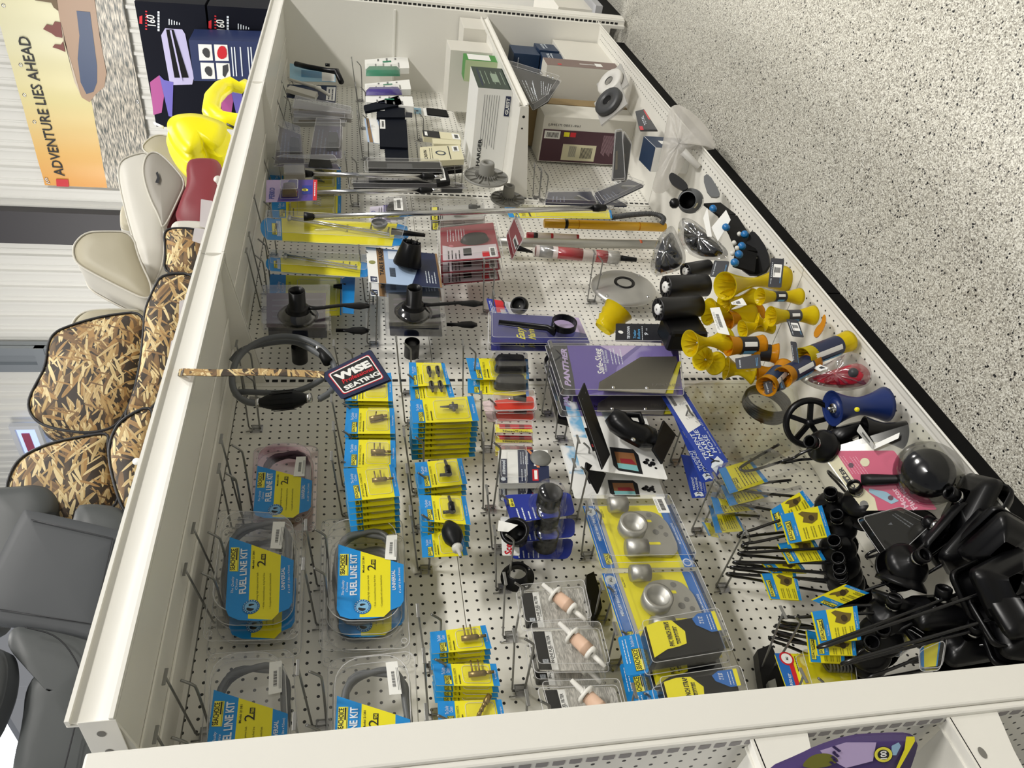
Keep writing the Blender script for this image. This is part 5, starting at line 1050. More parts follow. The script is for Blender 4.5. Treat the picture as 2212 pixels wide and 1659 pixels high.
b.prism([K.l(p) for p in [(1290, 1230), (1360, 1190), (1460, 1110), (1490, 1170), (1390, 1240), (1420, 1380), (1310, 1370)]], -.012, .012, RA, K.M); w.part(b, 'bracket', bevel=.003)
# ---- yellow tube, corrugated hose, silver tube, wrapped red tube
def rod(name, lab, cat, pts, m, r, rings=(), group=None, cap=None, seg=16):
    P = [P3(q, y) for q, y in pts]; w = WT_(name, lab, cat, P[-1], group); b = MB(); b.tube(P, r, m, seg); w.part(b, 'tube'); A, B = P[0], P[-1]
    for t0, t1, mm, k in rings: b = MB(); b.tube([A.lerp(B, t0), A.lerp(B, t1)], r * k, mm, seg); w.part(b, 'band')
    return w, A, B
YT = H('yellow_tube', '#dba71c', .35)
rod('hand_pump', 'yellow hand pump tube with a black ring', 'hand pump', [((300, 325), -.10), ((1330, 360), -.10)], YT, .0185, [(.16, .185, BLACK, 1.03), (.27, .275, RA, 1.02), (.77, .78, RA, 1.02)])
b = MB(); w = WT_('corrugated_hose', 'grey corrugated hose end above the yellow pump tube', 'hose', P3((1100, 270), -.14)); Pp = smooth_path([P3((880, 275), -.15), P3((1050, 250), -.15), P3((1250, 240), -.15), P3((1330, 285), -.15), P3((1300, 330), -.13)], 3)
for i in range(len(Pp) - 1):
    n_ = max(1, int((Pp[i + 1] - Pp[i]).length / .005))
    for k in range(n_): p = Pp[i].lerp(Pp[i + 1], k / n_); b.lathe([(.009, -.0015), (.0115, 0), (.009, .0015)], H('hose_dark', '#4a4b4c', .5), 12, frame(p, Pp[i + 1] - Pp[i]))
b.tube(Pp, .009, H('hose_dark', '#4a4b4c', .5), 12); w.part(b, 'hose')
K = sea_card([(0, 275), (-40, 190), (870, 215), (880, 285)], -.16, 'long narrow yellow and blue pack above the yellow pump tube', 'none', header=.1, foot=.02, name='pump_pack', cat='hand pump pack'); tray(K, .02, (.1, .9), (.02, .9), m=CLR)
rod('silver_tube', 'plain silver tube with orange ring below the yellow pump tube', 'tube', [((-100, 480), -.08), ((190, 490), -.08), ((1275, 508), -.08)], ALU, .018, [(.80, .83, BLACK, .98), (.87, .885, H('orange_ring', '#b5532c'), 1.02)])
w, A, B = rod('wrapped_tube', 'red and white labelled tube in clear wrap with black handle', 'hand pump', [((225, 560), -.16), ((930, 620), -.16)], H('label_pale', '#cfc3bd', .4), .022, [(.0, .04, H('orange_knob', '#c8432c', .4), .9), (.04, .2, H('silver_foil', '#a9a8a6', .3, metal=.5), 1.02), (.26, .56, H('tube_red', '#a3262e', .35), 1.02), (.72, .86, H('tube_red', '#a3262e', .35), 1.02), (.86, 1.0, H('silver_cap', '#a8a6a0', .35, metal=.3), 1.1)])
b = MB(); b.tube([B, P3((1085, 637), -.16)], .009, RUB, 12, radii=[.011, .008]); w.part(b, 'handle'); b = MB(); b.tube([P3((200, 550), -.165), P3((940, 640), -.165)], .028, CLR, 16, radii=[.02, .027]); w.part(b, 'clear_wrap')
b = MB(); x = 0
w, A, B = rod('wrapped_tube', 'red and white labelled tube end peeking above the silver tube', 'hand pump', [((150, 430), -.06), ((590, 450), -.06)], H('tube_red', '#a3262e', .35), .014, [(.12, .2, INK, 1.02), (.2, .45, H('label_pale', '#cfc3bd', .4), 1.02), (.5, .95, H('label_pale', '#cfc3bd', .4), 1.02)])
K = Card('lamp_pack', 'burgundy pack with black foot seen on edge left of the wrapped tube', 'lamp pack', [(20, 640), (-25, 430), (40, 280), (115, 470)], -.2, n=(-.6, -.8, 0)); K.base(BURG, .004, extra=lambda K, b: (K.rect(b, .1, .5, .3, .6, WHITE2, -.0006), K.rect(b, .15, .45, .4, .55, INK, -.001)))
tray(K, .04, (-.02, 1.02), (-.02, 1.02), m=CLRD); b = MB(); c = K.Q(.1, .5); b.tube([(c[0], .0, c[1]), (c[0] - .01, .01, c[1] - .06)], .01, BLACK, 8, radii=[.012, .004]); b.build('foot', K.o)
# dark navy packs at the far right of the poles
def navypack(q, y, lab, n=(0, -1, 0), st=True):
    K = Card('navy_pack', lab, 'boat part pack', q, y, 'dark navy packs', n=n); K.base(DNV, .01, extra=lambda K, b: (K.lines(b, .1, .6, .6, .9, 4, H('print_dim', '#7d86a0'), -.0008, .25), K.circ(b, .45, .35, .016, INK, -.0008), K.poly(b, [(.2, .1), (.7, .3), (.68, .36), (.2, .16)], H('silver_foil', '#a9a8a6', .3, metal=.5), -.001)))
    tray(K, .016, (-.02, 1.02), (-.02, 1.02)); return K
navypack([(310, 150), (330, 60), (700, 55), (745, 160)], -.10, 'dark navy pack with black oval right of the far flanges')
K = navypack([(800, 165), (730, 65), (1020, -50), (1150, 0)], -.14, 'tilted dark navy pack with a white price sticker'); K.sticker(.75, .98, .3, .5, -.017, seed=12)
navypack([(520, 170), (540, 90), (880, 100), (1010, 170)], -.06, 'dark navy pack with red print behind the long pole')
# ---- grey round flanges
G(550, 0)
GF = H('grey_flange', '#86857f', .5)
def flange(q, y, r, lab, g='grey round plastic flanges'):
    w = WT_('plastic_flange', lab, 'flange', P3(q, y), g); M = frame(w.P, (0, -1, 0)); b = MB()
    b.lathe([(r, -.008), (r, 0), (r * .95, 0), (r * .95, -.004), (r * .5, -.004), (r * .42, .004), (r * .38, .004)], GF, 40, M); b.lathe([(0, -.008), (r, -.008)], GF, 40, M); w.part(b, 'disc')
    b = MB(); b.lathe([(r * .36, -.004), (r * .32, .055), (r * .29, .06), (r * .18, .06), (r * .18, .03)], GF, 32, M); w.part(b, 'hub')
    b = MB()
    for k in range(12): b.box((r * .34, -.001, -.004), (r * .95, .001, .0015), GF, M @ Matrix.Rotation(k * math.tau / 12, 4, 'Z'))
    for k in range(24): b.box((r * .34, -.0008, -.002), (r * .5, .0008, .012), GF, M @ Matrix.Rotation(k * math.tau / 24, 4, 'Z'))
    w.part(b, 'ribs'); return w, M
w, M = flange((1975, 1500), -.16, .094, 'grey plastic flange with ribs and a white sticker on its hub, front one'); b = MB(); b.add([( -.034 * math.sin(a), -.034 * math.cos(a), h) for h in (.006, .034) for a in (-.2, .1, .4)], [(0, 1, 4, 3), (1, 2, 5, 4)], WHITE2, True, M @ Matrix.Rotation(R_(60), 4, 'Z')); w.part(b, 'sticker')
flange((2160, 1690), -.05, .075, 'grey plastic flange partly hidden below the front one')
# ================================================================ far end of the wall
K = Card('flashlight_pack', 'pale blue card with a black angled lamp, farthest of the top row', 'lamp pack', [(300, 690), (300, 540), (690, 600), (690, 700)], -.17)
K.base(H('ice_blue', '#8fbcd6', .4), extra=lambda K, b: (K.rect(b, .25, .7, .25, .75, H('mid_blue', '#3f82ad', .4), -.0004), K.rect(b, .05, .9, .02, .3, WHITE2, -.0005)))
b = MB(); pts = [((350, 545), .03), ((450, 570), .035), ((620, 600), .04), ((700, 610), .04), ((740, 700), .02)]; pp = [(K.pl.l(q, o)[0], -o, K.pl.l(q, o)[1]) for q, o in pts]; b.tube(pp, .01, BLACK, 10, radii=[.013, .013, .012, .016, .014]); c = K.pl.l((620, 545), .05); b.tube([(c[0], -.045, c[1] + .01), (c[0], -.045, c[1] - .012)], .008, BLACK, 8); b.build('flashlight', K.o)
K = Card('bilge_switch_pack', 'navy card with a long white bilge switch, next to the far flashlight', 'switch pack', [(270, 830), (280, 720), (700, 730), (690, 880)], -.15)
K.base(NAVY, extra=lambda K, b: (K.rect(b, .1, .9, .02, .2, WHITE2, -.0006), K.lines(b, .15, .8, .04, .18, 2, NAVY, -.001)))
b = MB(); p = [K.pl.l(q, .02) for q in ((285, 690), (520, 760), (640, 830))]; b.tube([(v[0], -.03, v[1]) for v in p], .008, H('abs_white', '#dcdad2', .4), 10, radii=[.006, .009, .008], flat=.8); b.frus([K.pl.l(q, .01) for q in ((265, 790), (300, 760), (545, 820), (520, 870))], -.012, -.03, .05, H('abs_grey', '#b9b7af', .4)); b.build('switch', K.o)
b = MB(); c = K.pl.l((545, 750), .03); b.lathe([(0, .006), (.012, .006), (.014, 0)], WHITE, 14, Matrix.Translation((c[0], -.03, c[1])) @ Matrix.Rotation(R_(90), 4, 'X')); b.build('button', K.o)
def longbox(q, y, lab, m, n=(0, -1, 0)):
    K = Card('boxed_lamp', lab, 'lamp pack', q, y, 'clear boxed lamps in the far top row', n=n); K.base(m, .02, extra=lambda K, b: K.rect(b, .1, .35, .1, .9, H('print_dim2', '#6d6450'), -.0006)); tray(K, .022, (-.02, 1.02), (-.02, 1.02), m=CLRD); return K
longbox([(320, 965), (345, 850), (830, 950), (825, 1010)], -.18, 'long grey clear box, upper of the two lying in the far top row', H('box_grey', '#8d8a83'))
longbox([(330, 1045), (330, 985), (775, 990), (775, 1045)], -.17, 'long grey clear box with silver edges, lower of the two', H('box_silver', '#a9a9a7', .35, metal=.3))
for q, lab in (([(170, 1390), (215, 1080), (400, 1150), (420, 1390)], 'clear cluttered lamp pack at the upper edge, left of the green topped one'), ([(470, 1350), (520, 1070), (745, 1080), (740, 1350)], 'clear lamp pack with lavender print and green top'), ([(160, 1420), (240, 1400), (700, 1400), (730, 1450)], 'dark clear pack edge just above the lavender lamp pack')):
    K = Card('lamp_pack', lab, 'lamp pack', q, -.17); K.base(H('plum_print', '#5c5664', .4), extra=lambda K, b: (K.lines(b, .1, .9, .1, .9, 6, H('print_dim', '#7d86a0'), -.0006, .3), K.rect(b, .4, .6, .3, .5, H('moss', '#5d7048'), -.0008))); tray(K, .04, (-.02, 1.02), (-.02, 1.02), .12, m=CLRD); b = MB(); b.frus([K.Q(*p) for p in K.rro(.2, .6, .1, .5, .01)], -.002, -.034, .2, DGREY); b.build('lamp', K.o)
# green horn packs
for i, (q, g_) in enumerate((([(945, 590), (940, 510), (1305, 475), (1320, 580)], [(950, 650), (950, 592), (1240, 592), (1240, 650)]), ([(945, 770), (940, 715), (1320, 678), (1335, 760)], [(950, 815), (950, 775), (1250, 770), (1260, 810)]), ([(950, 870), (945, 820), (1345, 822), (1360, 910)], None))):
    K = Card('shower_head_pack', 'white printed box front with green part, ' + ('farthest of three', 'second of three', 'third, behind the dark pouches')[i], 'boat part pack', q, -.18, 'white printed boxes in the far second row')
    K.base(WHITE2, .03, extra=lambda K, b: (K.lines(b, .05, .5, .15, .85, 4, H('print_grey', '#7c7c7c'), -.0006, .2), K.rect(b, .55, .7, .4, .6, GRN, -.0008), K.lines(b, .72, .95, .2, .8, 3, H('print_grey', '#7c7c7c'), -.0006, .2), K.text(b, 'CLEAN', .05, .6, NAVY, w=.2, h=.12, y=-.001)))
    if g_: b = MB(); p = [K.pl.l(v) for v in g_]; b.frus(p, .0, -.02, .2, GRN if i == 0 else PUR, smooth=True, steps=2); b.build('green_part', K.o)
    if g_: b = MB(); b.frus(p, .002, -.03, .05, CLR); b.build('clear_tray', K.o)
# dark pouch packs
for i, (q, hd) in enumerate((([(945, 950), (930, 900), (1225, 815), (1265, 890)], None), ([(1040, 1000), (1045, 900), (1280, 905), (1285, 1000)], 1), ([(1070, 1250), (1060, 1010), (1295, 1020), (1310, 1260)], 1), ([(1120, 1370), (1110, 1260), (1310, 1270), (1315, 1370)], None))):
    K = Card('phone_pouch', 'dark blue pouch pack in the far second row, ' + ('top tilted one', 'one with the upper white sticker', 'large one with white sticker', 'lowest one')[i], 'pouch', q, -.18 + .01 * i, 'dark blue pouch packs'); K.base(DBLUE, .012, extra=None); 
    if hd: K.sticker(.55, .95, .72, .96, -.001, seed=20 + i) if i == 1 else K.sticker(.62, .95, .78, .97, -.001, seed=23)
    
K = Card('pouch_card', 'pale blue and brown card behind the large dark pouch', 'header card', [(965, 1210), (935, 1010), (1200, 1020), (1310, 1265)], -.15); K.base(LBL, extra=lambda K, b: (K.rect(b, 0, 1, .86, .95, GOLD, -.0005), K.rect(b, 0, 1, .6, .84, WHITE2, -.0005)))
K = Card('phone_pouch', 'small black phone pouch with pale blue header on the perforated wall', 'pouch', [(1345, 975), (1345, 910), (1640, 945), (1665, 1010)], -.12)
K.base(WHITE2, extra=lambda K, b: (K.rect(b, .1, .9, .75, .95, H('ice_blue', '#8fbcd6', .4), -.0005), K.circ(b, .5, .87, .008, NAVY, -.0009), K.rr(b, .06, .94, .02, .6, .006, BLACKM, -.006, -.0005)))
K = Card('phone_pouch', 'small navy packet left of the black phone pouch', 'pouch', [(1285, 1000), (1285, 920), (1345, 920), (1345, 1000)], -.10); K.base(NAVY)
# cream wiring packs
for i, (q) in enumerate(([(1440, 1165), (1430, 1110), (1745, 1140), (1765, 1200)], [(1525, 1225), (1515, 1180), (1755, 1200), (1760, 1235)], [(1420, 1375), (1410, 1255), (1750, 1235), (1790, 1360)])):
    K = Card('wiring_pack', ('narrow dark and cream box with white sticker above the coil pack', 'plain cream box edge between the two wiring packs', 'cream box with a coiled cable picture')[i], 'wiring pack', q, -.12 - .02 * i, 'cream wiring packs')
    def ex(K, b):
        if i == 0: K.rect(b, 0, 1, .55, 1, INK, -.0005); K.rect(b, .2, .8, .88, .95, WHITE2, -.0009); K.rect(b, .1, .9, .02, .22, WHITE2, -.0009); K.barcode(b, .25, .75, .06, .16, INK, -.0013)
        if i == 2:
            c = K.Q(.5, .52); b.lathe([(.016, 0), (.023, 0)], H('coil_ink', '#3b4650'), 20, Matrix.Translation((c[0], -.0009, c[1])) @ Matrix.Rotation(R_(90), 4, 'X')); K.text(b, 'CRANSTON', .06, .86, INK, w=.8, h=.07, y=-.0009, bold=.02) if 0 else K.text(b, 'CARVIN', .12, .84, INK, w=.62, h=.07, y=-.0009, bold=.01); K.lines(b, .1, .9, .7, .8, 2, INK, -.0009, .2); K.rect(b, .55, .9, .06, .22, WHITE2, -.0009); K.barcode(b, .6, .85, .1, .18, INK, -.0013); K.rect(b, .05, .95, .3, .32, INK, -.0009)
    K.base(CREAM, .025, extra=ex)
# black long pack and stickered one under the poles
K = Card('hinge_pack', 'long black clear pack just above the steel poles', 'boat part pack', [(975, 1465), (970, 1375), (1580, 1385), (1600, 1470)], -.17); K.base(BLACKM, .02, extra=lambda K, b: K.rect(b, .3, .8, .4, .75, DGREY, -.0006)); tray(K, .015, (-.02, 1.02), (-.02, 1.05))
K = Card('hinge_pack', 'black pack with white barcode sticker at the tips of the steel poles', 'boat part pack', [(1560, 1560), (1540, 1400), (1640, 1440), (1670, 1545)], -.16); K.base(BLACKM, .02, extra=None); K.sticker(.1, .9, .3, .75, -.001, seed=31)
K = Card('film_pack', 'crumpled clear film pack with dark roll between the steel poles', 'boat part pack', [(850, 1600), (840, 1540), (1400, 1540), (1780, 1610)], -.12); K.base(DGREY, .02); tray(K, .02, (-.02, 1.02), (-.05, 1.05), m=CLRD)
K = Card('hinge_pack', 'long dark clear pack low between the steel poles and the grey flange', 'boat part pack', [(1480, 1470), (1500, 1400), (1780, 1400), (1780, 1440)], -.06); K.base(BLACKM, .02); tray(K, .015, m=SMK)
# ================================================================ hanging primer hose and navy seat tag
G(0, 0, 1)
w = WT_('primer_hose', 'grey fuel hose loop with a black primer bulb hanging from the top row', 'fuel hose', P3((528, 775), -.17))
def hp(pts): return [P3((a, c_), d) for a, c_, d in pts]
b = MB(); b.tube(smooth_path(hp([(690, 862, -.2), (720, 845, -.2), (728, 800, -.2), (706, 758, -.21), (665, 733, -.22), (615, 724, -.22), (560, 735, -.21), (517, 765, -.19), (500, 805, -.18), (503, 845, -.17), (530, 870, -.17), (570, 872, -.17)]), 3), .0085, HOSE, 12); w.part(b, 'hose')
b = MB(); b.tube(smooth_path(hp([(500, 780, -.15), (520, 755, -.17), (570, 742, -.18), (630, 735, -.19), (665, 750, -.2), (694, 768, -.21)]), 3), .0085, HOSE, 12); w.part(b, 'hose')
b = MB(); b.tube(smooth_path(hp([(520, 860, -.14), (500, 845, -.14), (600, 850, -.16), (650, 845, -.17), (705, 815, -.18), (722, 790, -.19)]), 3), .008, HOSE, 12); w.part(b, 'hose')
b = MB(); A, B = P3((562, 870), -.17), P3((664, 860), -.20); f = lambda t: A.lerp(B, t)
b.tube([f(0), f(.05), f(.12), f(.3), f(.5), f(.7), f(.88), f(.95), f(1)], .02, RUB, 18, radii=[.012, .013, .017, .023, .025, .024, .018, .013, .012])
for k in range(10):
    M = frame(f(.5), B - A) @ Matrix.Rotation(k * math.tau / 10, 4, 'Z'); b.box((.0245, -.0012, -.03), (.0262, .0012, .03), RUB, M)
w.part(b, 'primer_bulb'); b = MB(); b.tube([f(1.0), f(1.08)], .0125, CHROME, 12); b.tube([f(-.08), f(0)], .0125, CHROME, 12); w.part(b, 'clamps')
b = MB(); A, B = P3((690, 757), -.21), P3((708, 782), -.21); b.tube([A, B], .011, RUB, 12, radii=[.01, .014]); b.tube([A + (A - B) * .3, A], .010, CHROME, 12); w.part(b, 'connector')
K = Card('seat_tag', 'navy swing tag with red framed white lettering hanging from the camouflage strap', 'swing tag', [(694, 808), (800, 755), (843, 820), (738, 862)], -.47)
def ex(K, b):
    K.rr(b, .08, .92, .10, .90, .006, RED, -.0004); K.rr(b, .095, .905, .12, .88, .0055, WHITE2, -.0007); K.rr(b, .115, .885, .15, .85, .005, INK, -.0010)
    K.text(b, 'WISE', .17, .56, WHITE2, w=.66, h=.21, y=-.0014, bold=.06, shear=.1); K.text(b, 'Professional', .2, .40, RED, w=.62, h=.13, y=-.0018, bold=.02, shear=.35); K.text(b, 'SEATING', .17, .19, WHITE2, w=.66, h=.13, y=-.0014, bold=.04)
K.base(NAVY, extra=ex); b = MB(); K.rect(b, .04, 1.02, -.03, .98, H('tag_back_navy', '#101628', .4), .002, .003); b.build('back_leaf', K.o)
# ================================================================ boxes on the middle and base shelves
def proj(P):
    q = RC @ (Vector(P) - CAM); return (1106 + FPX * q.x / -q.z, 829.5 - FPX * q.y / -q.z)
def fit_len(P, ax, q):
    """how far along axis ax from P the pixel q lies"""
    u, v = px(q); best = (1e9, .1); a = Vector(ax)
    for k in range(1, 400):
        t = k * .002; pu, pv = proj(P + a * t); d = (pu - u) ** 2 + (pv - v) ** 2
        if d < best[0]: best = (d, t)
    return best[1]
BOXW = H('white_carton', '#d9d6cc', .6); TAN = H('kraft_board', '#8f7a55', .7); MAR = H('maroon_print', '#4a2a35', .5); BLB = H('dark_blue_box', '#1d3350', .45); BRP = H('brown_print', '#7b6862', .5); CHG = H('charger_green', '#2e3d33', .4)
class Box:
    """a carton; corner = its near (-x), front (-y), bottom vertex; faces: 'front' (-y), 'side' (-x), 'top'"""
    def __init__(s, name, lab, P, dx, dy, dz, m, cat='carton', group=None, yaw=0, mats={}):
        s.P = Vector(P); s.d = (dx, dy, dz); s.o = thing(name, lab, cat, group, P=s.P, rz=R_(yaw)); b = MB()
        b.box((0, 0, 0), (dx, dy, dz), m); 
        for f, mm in mats.items(): s.face(b, f, 0, 1, 0, 1, mm, .0006)
        b.build('board', s.o, bevel=.0015); s.b = MB()
    def fm(s, f):
        dx, dy, dz = s.d
        if f == 'front': return lambda u, v, o: (u * dx, -o, v * dz)
        if f == 'side': return lambda u, v, o: (-o, (1 - u) * dy, v * dz)
        return lambda u, v, o: (u * dx, v * dy, dz + o)
    def face(s, b, f, u0, u1, v0, v1, m, o=.0012):
        g = s.fm(f); b.add([g(u0, v0, o), g(u1, v0, o), g(u1, v1, o), g(u0, v1, o)], [(0, 1, 2, 3)], m)
    def text(s, f, txt, u, v, m, h, w=None, o=.002, ang=0, bold=.02):
        vs, fs, x0, x1, hh = glyphs(txt, bold, 0, 1.0); g = s.fm(f); dx, dy, dz = s.d; W, Hh = (dx, dz) if f == 'front' else ((dy, dz) if f == 'side' else (dx, dy))
        sz = h * Hh / hh; sx = (w * W / (x1 - x0)) if w else sz; ca, sa = math.cos(ang), math.sin(ang)
        s.b.add([g(u + ((a - x0) * sx * ca - c * sz * sa) / W, v + ((a - x0) * sx * sa + c * sz * ca) / Hh, o) for a, c in vs], fs, m)
    def done(s, name='print'):
        if s.b.v: s.b.build(name, s.o)
G(1100, 0)
P = on((970, 605), 2, DKZ); 
W1 = Box('white_carton', 'large plain white carton standing at the far end of the base shelf', (2.215, -.345, DKZ), .40, .31, .26, BOXW)
for q, lab, sz in ((((0, 520)), 'dark blue box with white print, left of the three at the far end', (.13, .13, .12)), (((385, 410)), 'dark blue box with mirrored white print lying on the far white carton', (.13, .15, .155)), (((245, 560)), 'dark blue box half hidden below the other dark blue boxes', (.12, .12, .10))): pass
bz = DKZ + .262
def bluebox(x, y, dx, dy, dz, lab, yaw, flip=True):
    B = Box('engine_part_box', lab, (x, y, bz), dx, dy, dz, BLB, 'box', 'dark blue boxes on the far carton', yaw)
    for f in ('front', 'side'): B.text(f, 'TIE DOWN', .9, .75, WT, .12, .7, ang=math.pi); B.text(f, 'Engineering', .9, .55, WT, .09, .6, ang=math.pi); B.face(B.b, f, .1, .3, .15, .35, WHITE2) if f == 'side' else None
    B.done()
bluebox(2.42, -.34, .15, .14, .11, 'dark blue box nearest the front corner of the far carton', 4)
bluebox(2.24, -.33, .15, .15, .11, 'dark blue box with upside down print in front of the other one', -3)
bluebox(2.30, -.32, .14, .13, .10, 'dark blue box hidden under the mid shelf corner', 0) if 0 else None
B = Box('engine_part_box', 'dark blue box standing higher against the far panel left of the others', (2.36, -.33, bz + .115), .16, .15, .14, BLB, 'box', 'dark blue boxes on the far carton', 2); B.text('side', 'Side Mount Spare Tire Carrier', .08, .8, WT, .05, .8); B.face(B.b, 'side', .1, .3, .1, .35, WHITE2); B.done()
def boxpx(name, lab, q0, z0, qx, qy, qz, m, cat='carton', mats={}, dflt=None, group=None, lims=((.03, .6), (.03, .32), (.02, .6))):
    P = on(q0, 2, z0); d = [fit_len(P, a, q) if q and not isinstance(q, float) else q for a, q in (((1, 0, 0), qx), ((0, 1, 0), qy), ((0, 0, 1), qz))]
    d = [min(max(v, l[0]), l[1]) for v, l in zip(d, lims)]; d[1] = min(d[1], -.012 - P.y)
    return Box(name, lab, P, *d, m, cat, group, 0, mats)
B = boxpx('printed_carton', 'white carton with brown printed strip lying upright behind the cable spools', (975, 608), DKZ, (945, 528), .22, (325, 548), BOXW, mats={'front': BRP})
B.face(B.b, 'front', 0, 1, .0, .04, BOXW); B.face(B.b, 'front', .3, .7, .25, .34, WHITE2); B.face(B.b, 'front', .45, .52, .34, .55, WHITE2); B.face(B.b, 'front', .15, .3, .8, .85, RED); B.done()
B = boxpx('printed_carton', 'large cream carton with maroon printed side, barcodes and upside down handwriting', (1085, 1040), DKZ, (1060, 900), .32, (300, 985), BOXW, mats={})
B.face(B.b, 'side', 0.0, .72, .1, .98, MAR); B.face(B.b, 'side', .52, .7, .78, .96, WHITE2, .0016); B.text('side', '169-1300 713HLJ', .80, .42, INK, .034, .22, bold=-.005)
B.b.v = []; B.b.f = []; B.b.m = []; B.b.sm = []
def sf(u0, u1, v0, v1, m, o=.0012): B.face(B.b, 'side', u0, u1, v0, v1, m, o)
# side face: u runs from the wall (0) to the front (1), v from bottom to top
sf(.02, .72, .12, .985, MAR); sf(.52, .69, .80, .97, WHITE2, .0016); sf(.58, .68, .70, .76, YEL, .0016); sf(.58, .68, .63, .69, RED, .0016); sf(.06, .42, .38, .75, CREAM, .0016)
for k in range(10): sf(.12, .36, .42 + .013 * k, .427 + .013 * k, INK, .002); sf(.55, .66, .82 + .013 * k, .827 + .013 * k, INK, .002)
for k in range(8): sf(.14, .38, .60 + .01 * k, .605 + .01 * k, H('print_grey', '#7c7c7c'), .002)
for k in range(14): sf(.2 + .02 * (k % 5), .66, .16 + .012 * k, .165 + .012 * k, H('print_pink', '#a98a94'), .0016) if k > 2 else None
vs, fs, x0, x1, hh = glyphs('169-1300 713HLJ', 0.0, 0, 1.0); g = B.fm('side'); B.b.add([g(.80 + c * .07, .60 + (a - x0) / (x1 - x0) * .34, .0018) for a, c in vs], fs, INK)
B.done()
hk = on((95, 1300), 0, B.P.x + .08).z - DKZ
kb = Box('kraft_carton', 'plain brown cardboard box under the middle shelf, behind the maroon printed carton', (B.P.x + B.d[0] + .006, -.24, DKZ), .08, .22, min(hk, .60), TAN)
# ---- middle shelf goods
G(550, 0)
B = boxpx('charger_box', 'long white box with navy badge and dark green end, front of the middle shelf', (2205, 770), MSZ, (2130, 590), .16, (1905, 775), BOXW, 'box', mats={'front': CHG}, lims=((.1, .5), (.1, .3), (.1, .3)))
# the long side faces the camera
d = B.d; ob = B.o
B.b = MB()
ob_children = list(ob.children)
for c_ in ob_children: bpy.data.objects.remove(c_)
Pn = on((2205, 770), 2, MSZ); dz = min(fit_len(Pn, (0, 0, 1), (1905, 775)), .3); dx = min(fit_len(Pn, (1, 0, 0), (2120, 590)), .3); B.d = (dx, -.015 - Pn.y, dz); B.P = Pn; ob.location = Pn
b = MB(); b.box((0, 0, 0), B.d, WHITE2); B.face(b, 'front', 0, 1, 0, 1, CHG, .0006); b.build('board', ob, bevel=.0015)
B.face(B.b, 'front', .3, .7, .3, .5, H('print_green', '#8fa08c')); B.face(B.b, 'front', .1, .9, .82, .86, NAVY)
for u in (.16, .3, .44, .62, .76): B.face(B.b, 'front', .2, .8, u, u + .02, H('print_green', '#8fa08c'), .0014)
g = B.fm('side')
def sidetext(txt, u, v, m, hu, wv, bold=.03):
    vs, fs, x0, x1, hh = glyphs(txt, bold, 0, 1.0); B.b.add([g(u + (a - x0) / (x1 - x0) * hu, v + c / hh * wv, .0018) for a, c in vs], fs, m)
B.face(B.b, 'side', .70, .93, .03, .18, NAVY, .0014)
sidetext('GUEST', .72, .06, WHITE2, .19, .09); sidetext('CHARGER', .02, .74, INK, .40, .10); 
for k in range(7): B.face(B.b, 'side', .30 + .02 * (k % 3), .93, .36 + .07 * k, .365 + .07 * k + .008, H('print_grey', '#7c7c7c'), .0014)
B.done()
MSY = MSZ
b1 = Box('small_carton', 'tall crumpled white carton at the far end of the middle shelf, upper one', (2.19, -.37, MSZ), .20, .30, .21, BOXW, yaw=3)
b1 = Box('small_carton', 'white carton with torn tape beside the tall one, lower side', (2.16, -.36, MSZ), .2, .2, .10, BOXW) if 0 else None
B = boxpx('small_carton', 'white taped carton next to the far one, nearer the shelf rail', (1985, 255), MSZ, (1900, 70), .2, (1785, 250), BOXW, lims=((.03, .19), (.03, .32), (.02, .6)))
B = boxpx('small_carton', 'small white carton tucked in front by the shelf rail', (1985, 430), MSZ, (1970, 300), .1, (1910, 430), WHITE2)
w = boxpx('green_box', 'green and cream box on the middle shelf before the white cartons', (2025, 600), MSZ, (2000, 440), .10, (1760, 600), H('leaf_green', '#3f8a3a', .45), 'box', mats={'side': H('cream_green', '#b4c39a', .5)}, lims=((.03, .10), (.03, .3), (.05, .3))); w.o.location.x = 2.02; w.o.location.y = -.38
w.face(w.b, 'side', .3, .6, .3, .5, INK); w.face(w.b, 'side', .38, .55, .35, .45, H('cream_green', '#b4c39a', .5), .0018); w.face(w.b, 'front', .1, .9, .2, .9, WHITE2); w.done()
# ================================================================ base shelf heap, far section
G(1100, 0)
def spool(q, y, lab, col, n=(-.15, -.6, .8)):
    w = WT_('cable_spool', lab, 'cable spool', P3(q, y), 'cable spools in clear packs'); M = frame(w.P, n); b = MB()
    b.lathe([(.066, 0), (.070, .006), (.070, .020), (.064, .026), (.024, .026), (.022, .02), (.022, 0)], col, 36, M); b.lathe([(.0225, .0), (.0225, .026)], DGREY, 24, M); w.part(b, 'ring')
    b = MB(); b.box((-.085, -.075, -.012), (.085, .075, -.002), CLRD, M); b.box((-.085, -.075, -.004), (.085, .075, -.002), H('pack_card_grey', '#b3b1ab', .5), M); w.part(b, 'clear_pack'); return w
spool((875, 715), -.37, 'white ring spool in a clear pack, on top of another pack', H('spool_white', '#d5d3cd', .45))
spool((860, 880), -.36, 'dark spool in a clear pack below the white ring spool', H('spool_dark', '#3c3d3f', .4))
K = Card('carrier_pack', 'black tapered clear pack with white print leaning by the dark blue boxes', 'boat part pack', [(200, 930), (0, 560), (430, 690), (330, 860)], -.34, n=(-.3, -.9, .3))
K.base(H('pack_black', '#222326', .4), .012, extra=lambda K, b: (K.lines(b, .15, .7, .55, .9, 4, WT, -.0008, .3), K.lines(b, .3, .8, .1, .4, 5, WT, -.0008, .2), K.text(b, 'TIE DOWN', .3, .6, WT, w=.3, h=.06, y=-.001)))
tray(K, .03, (-.03, 1.03), (-.03, 1.03)); b = MB()
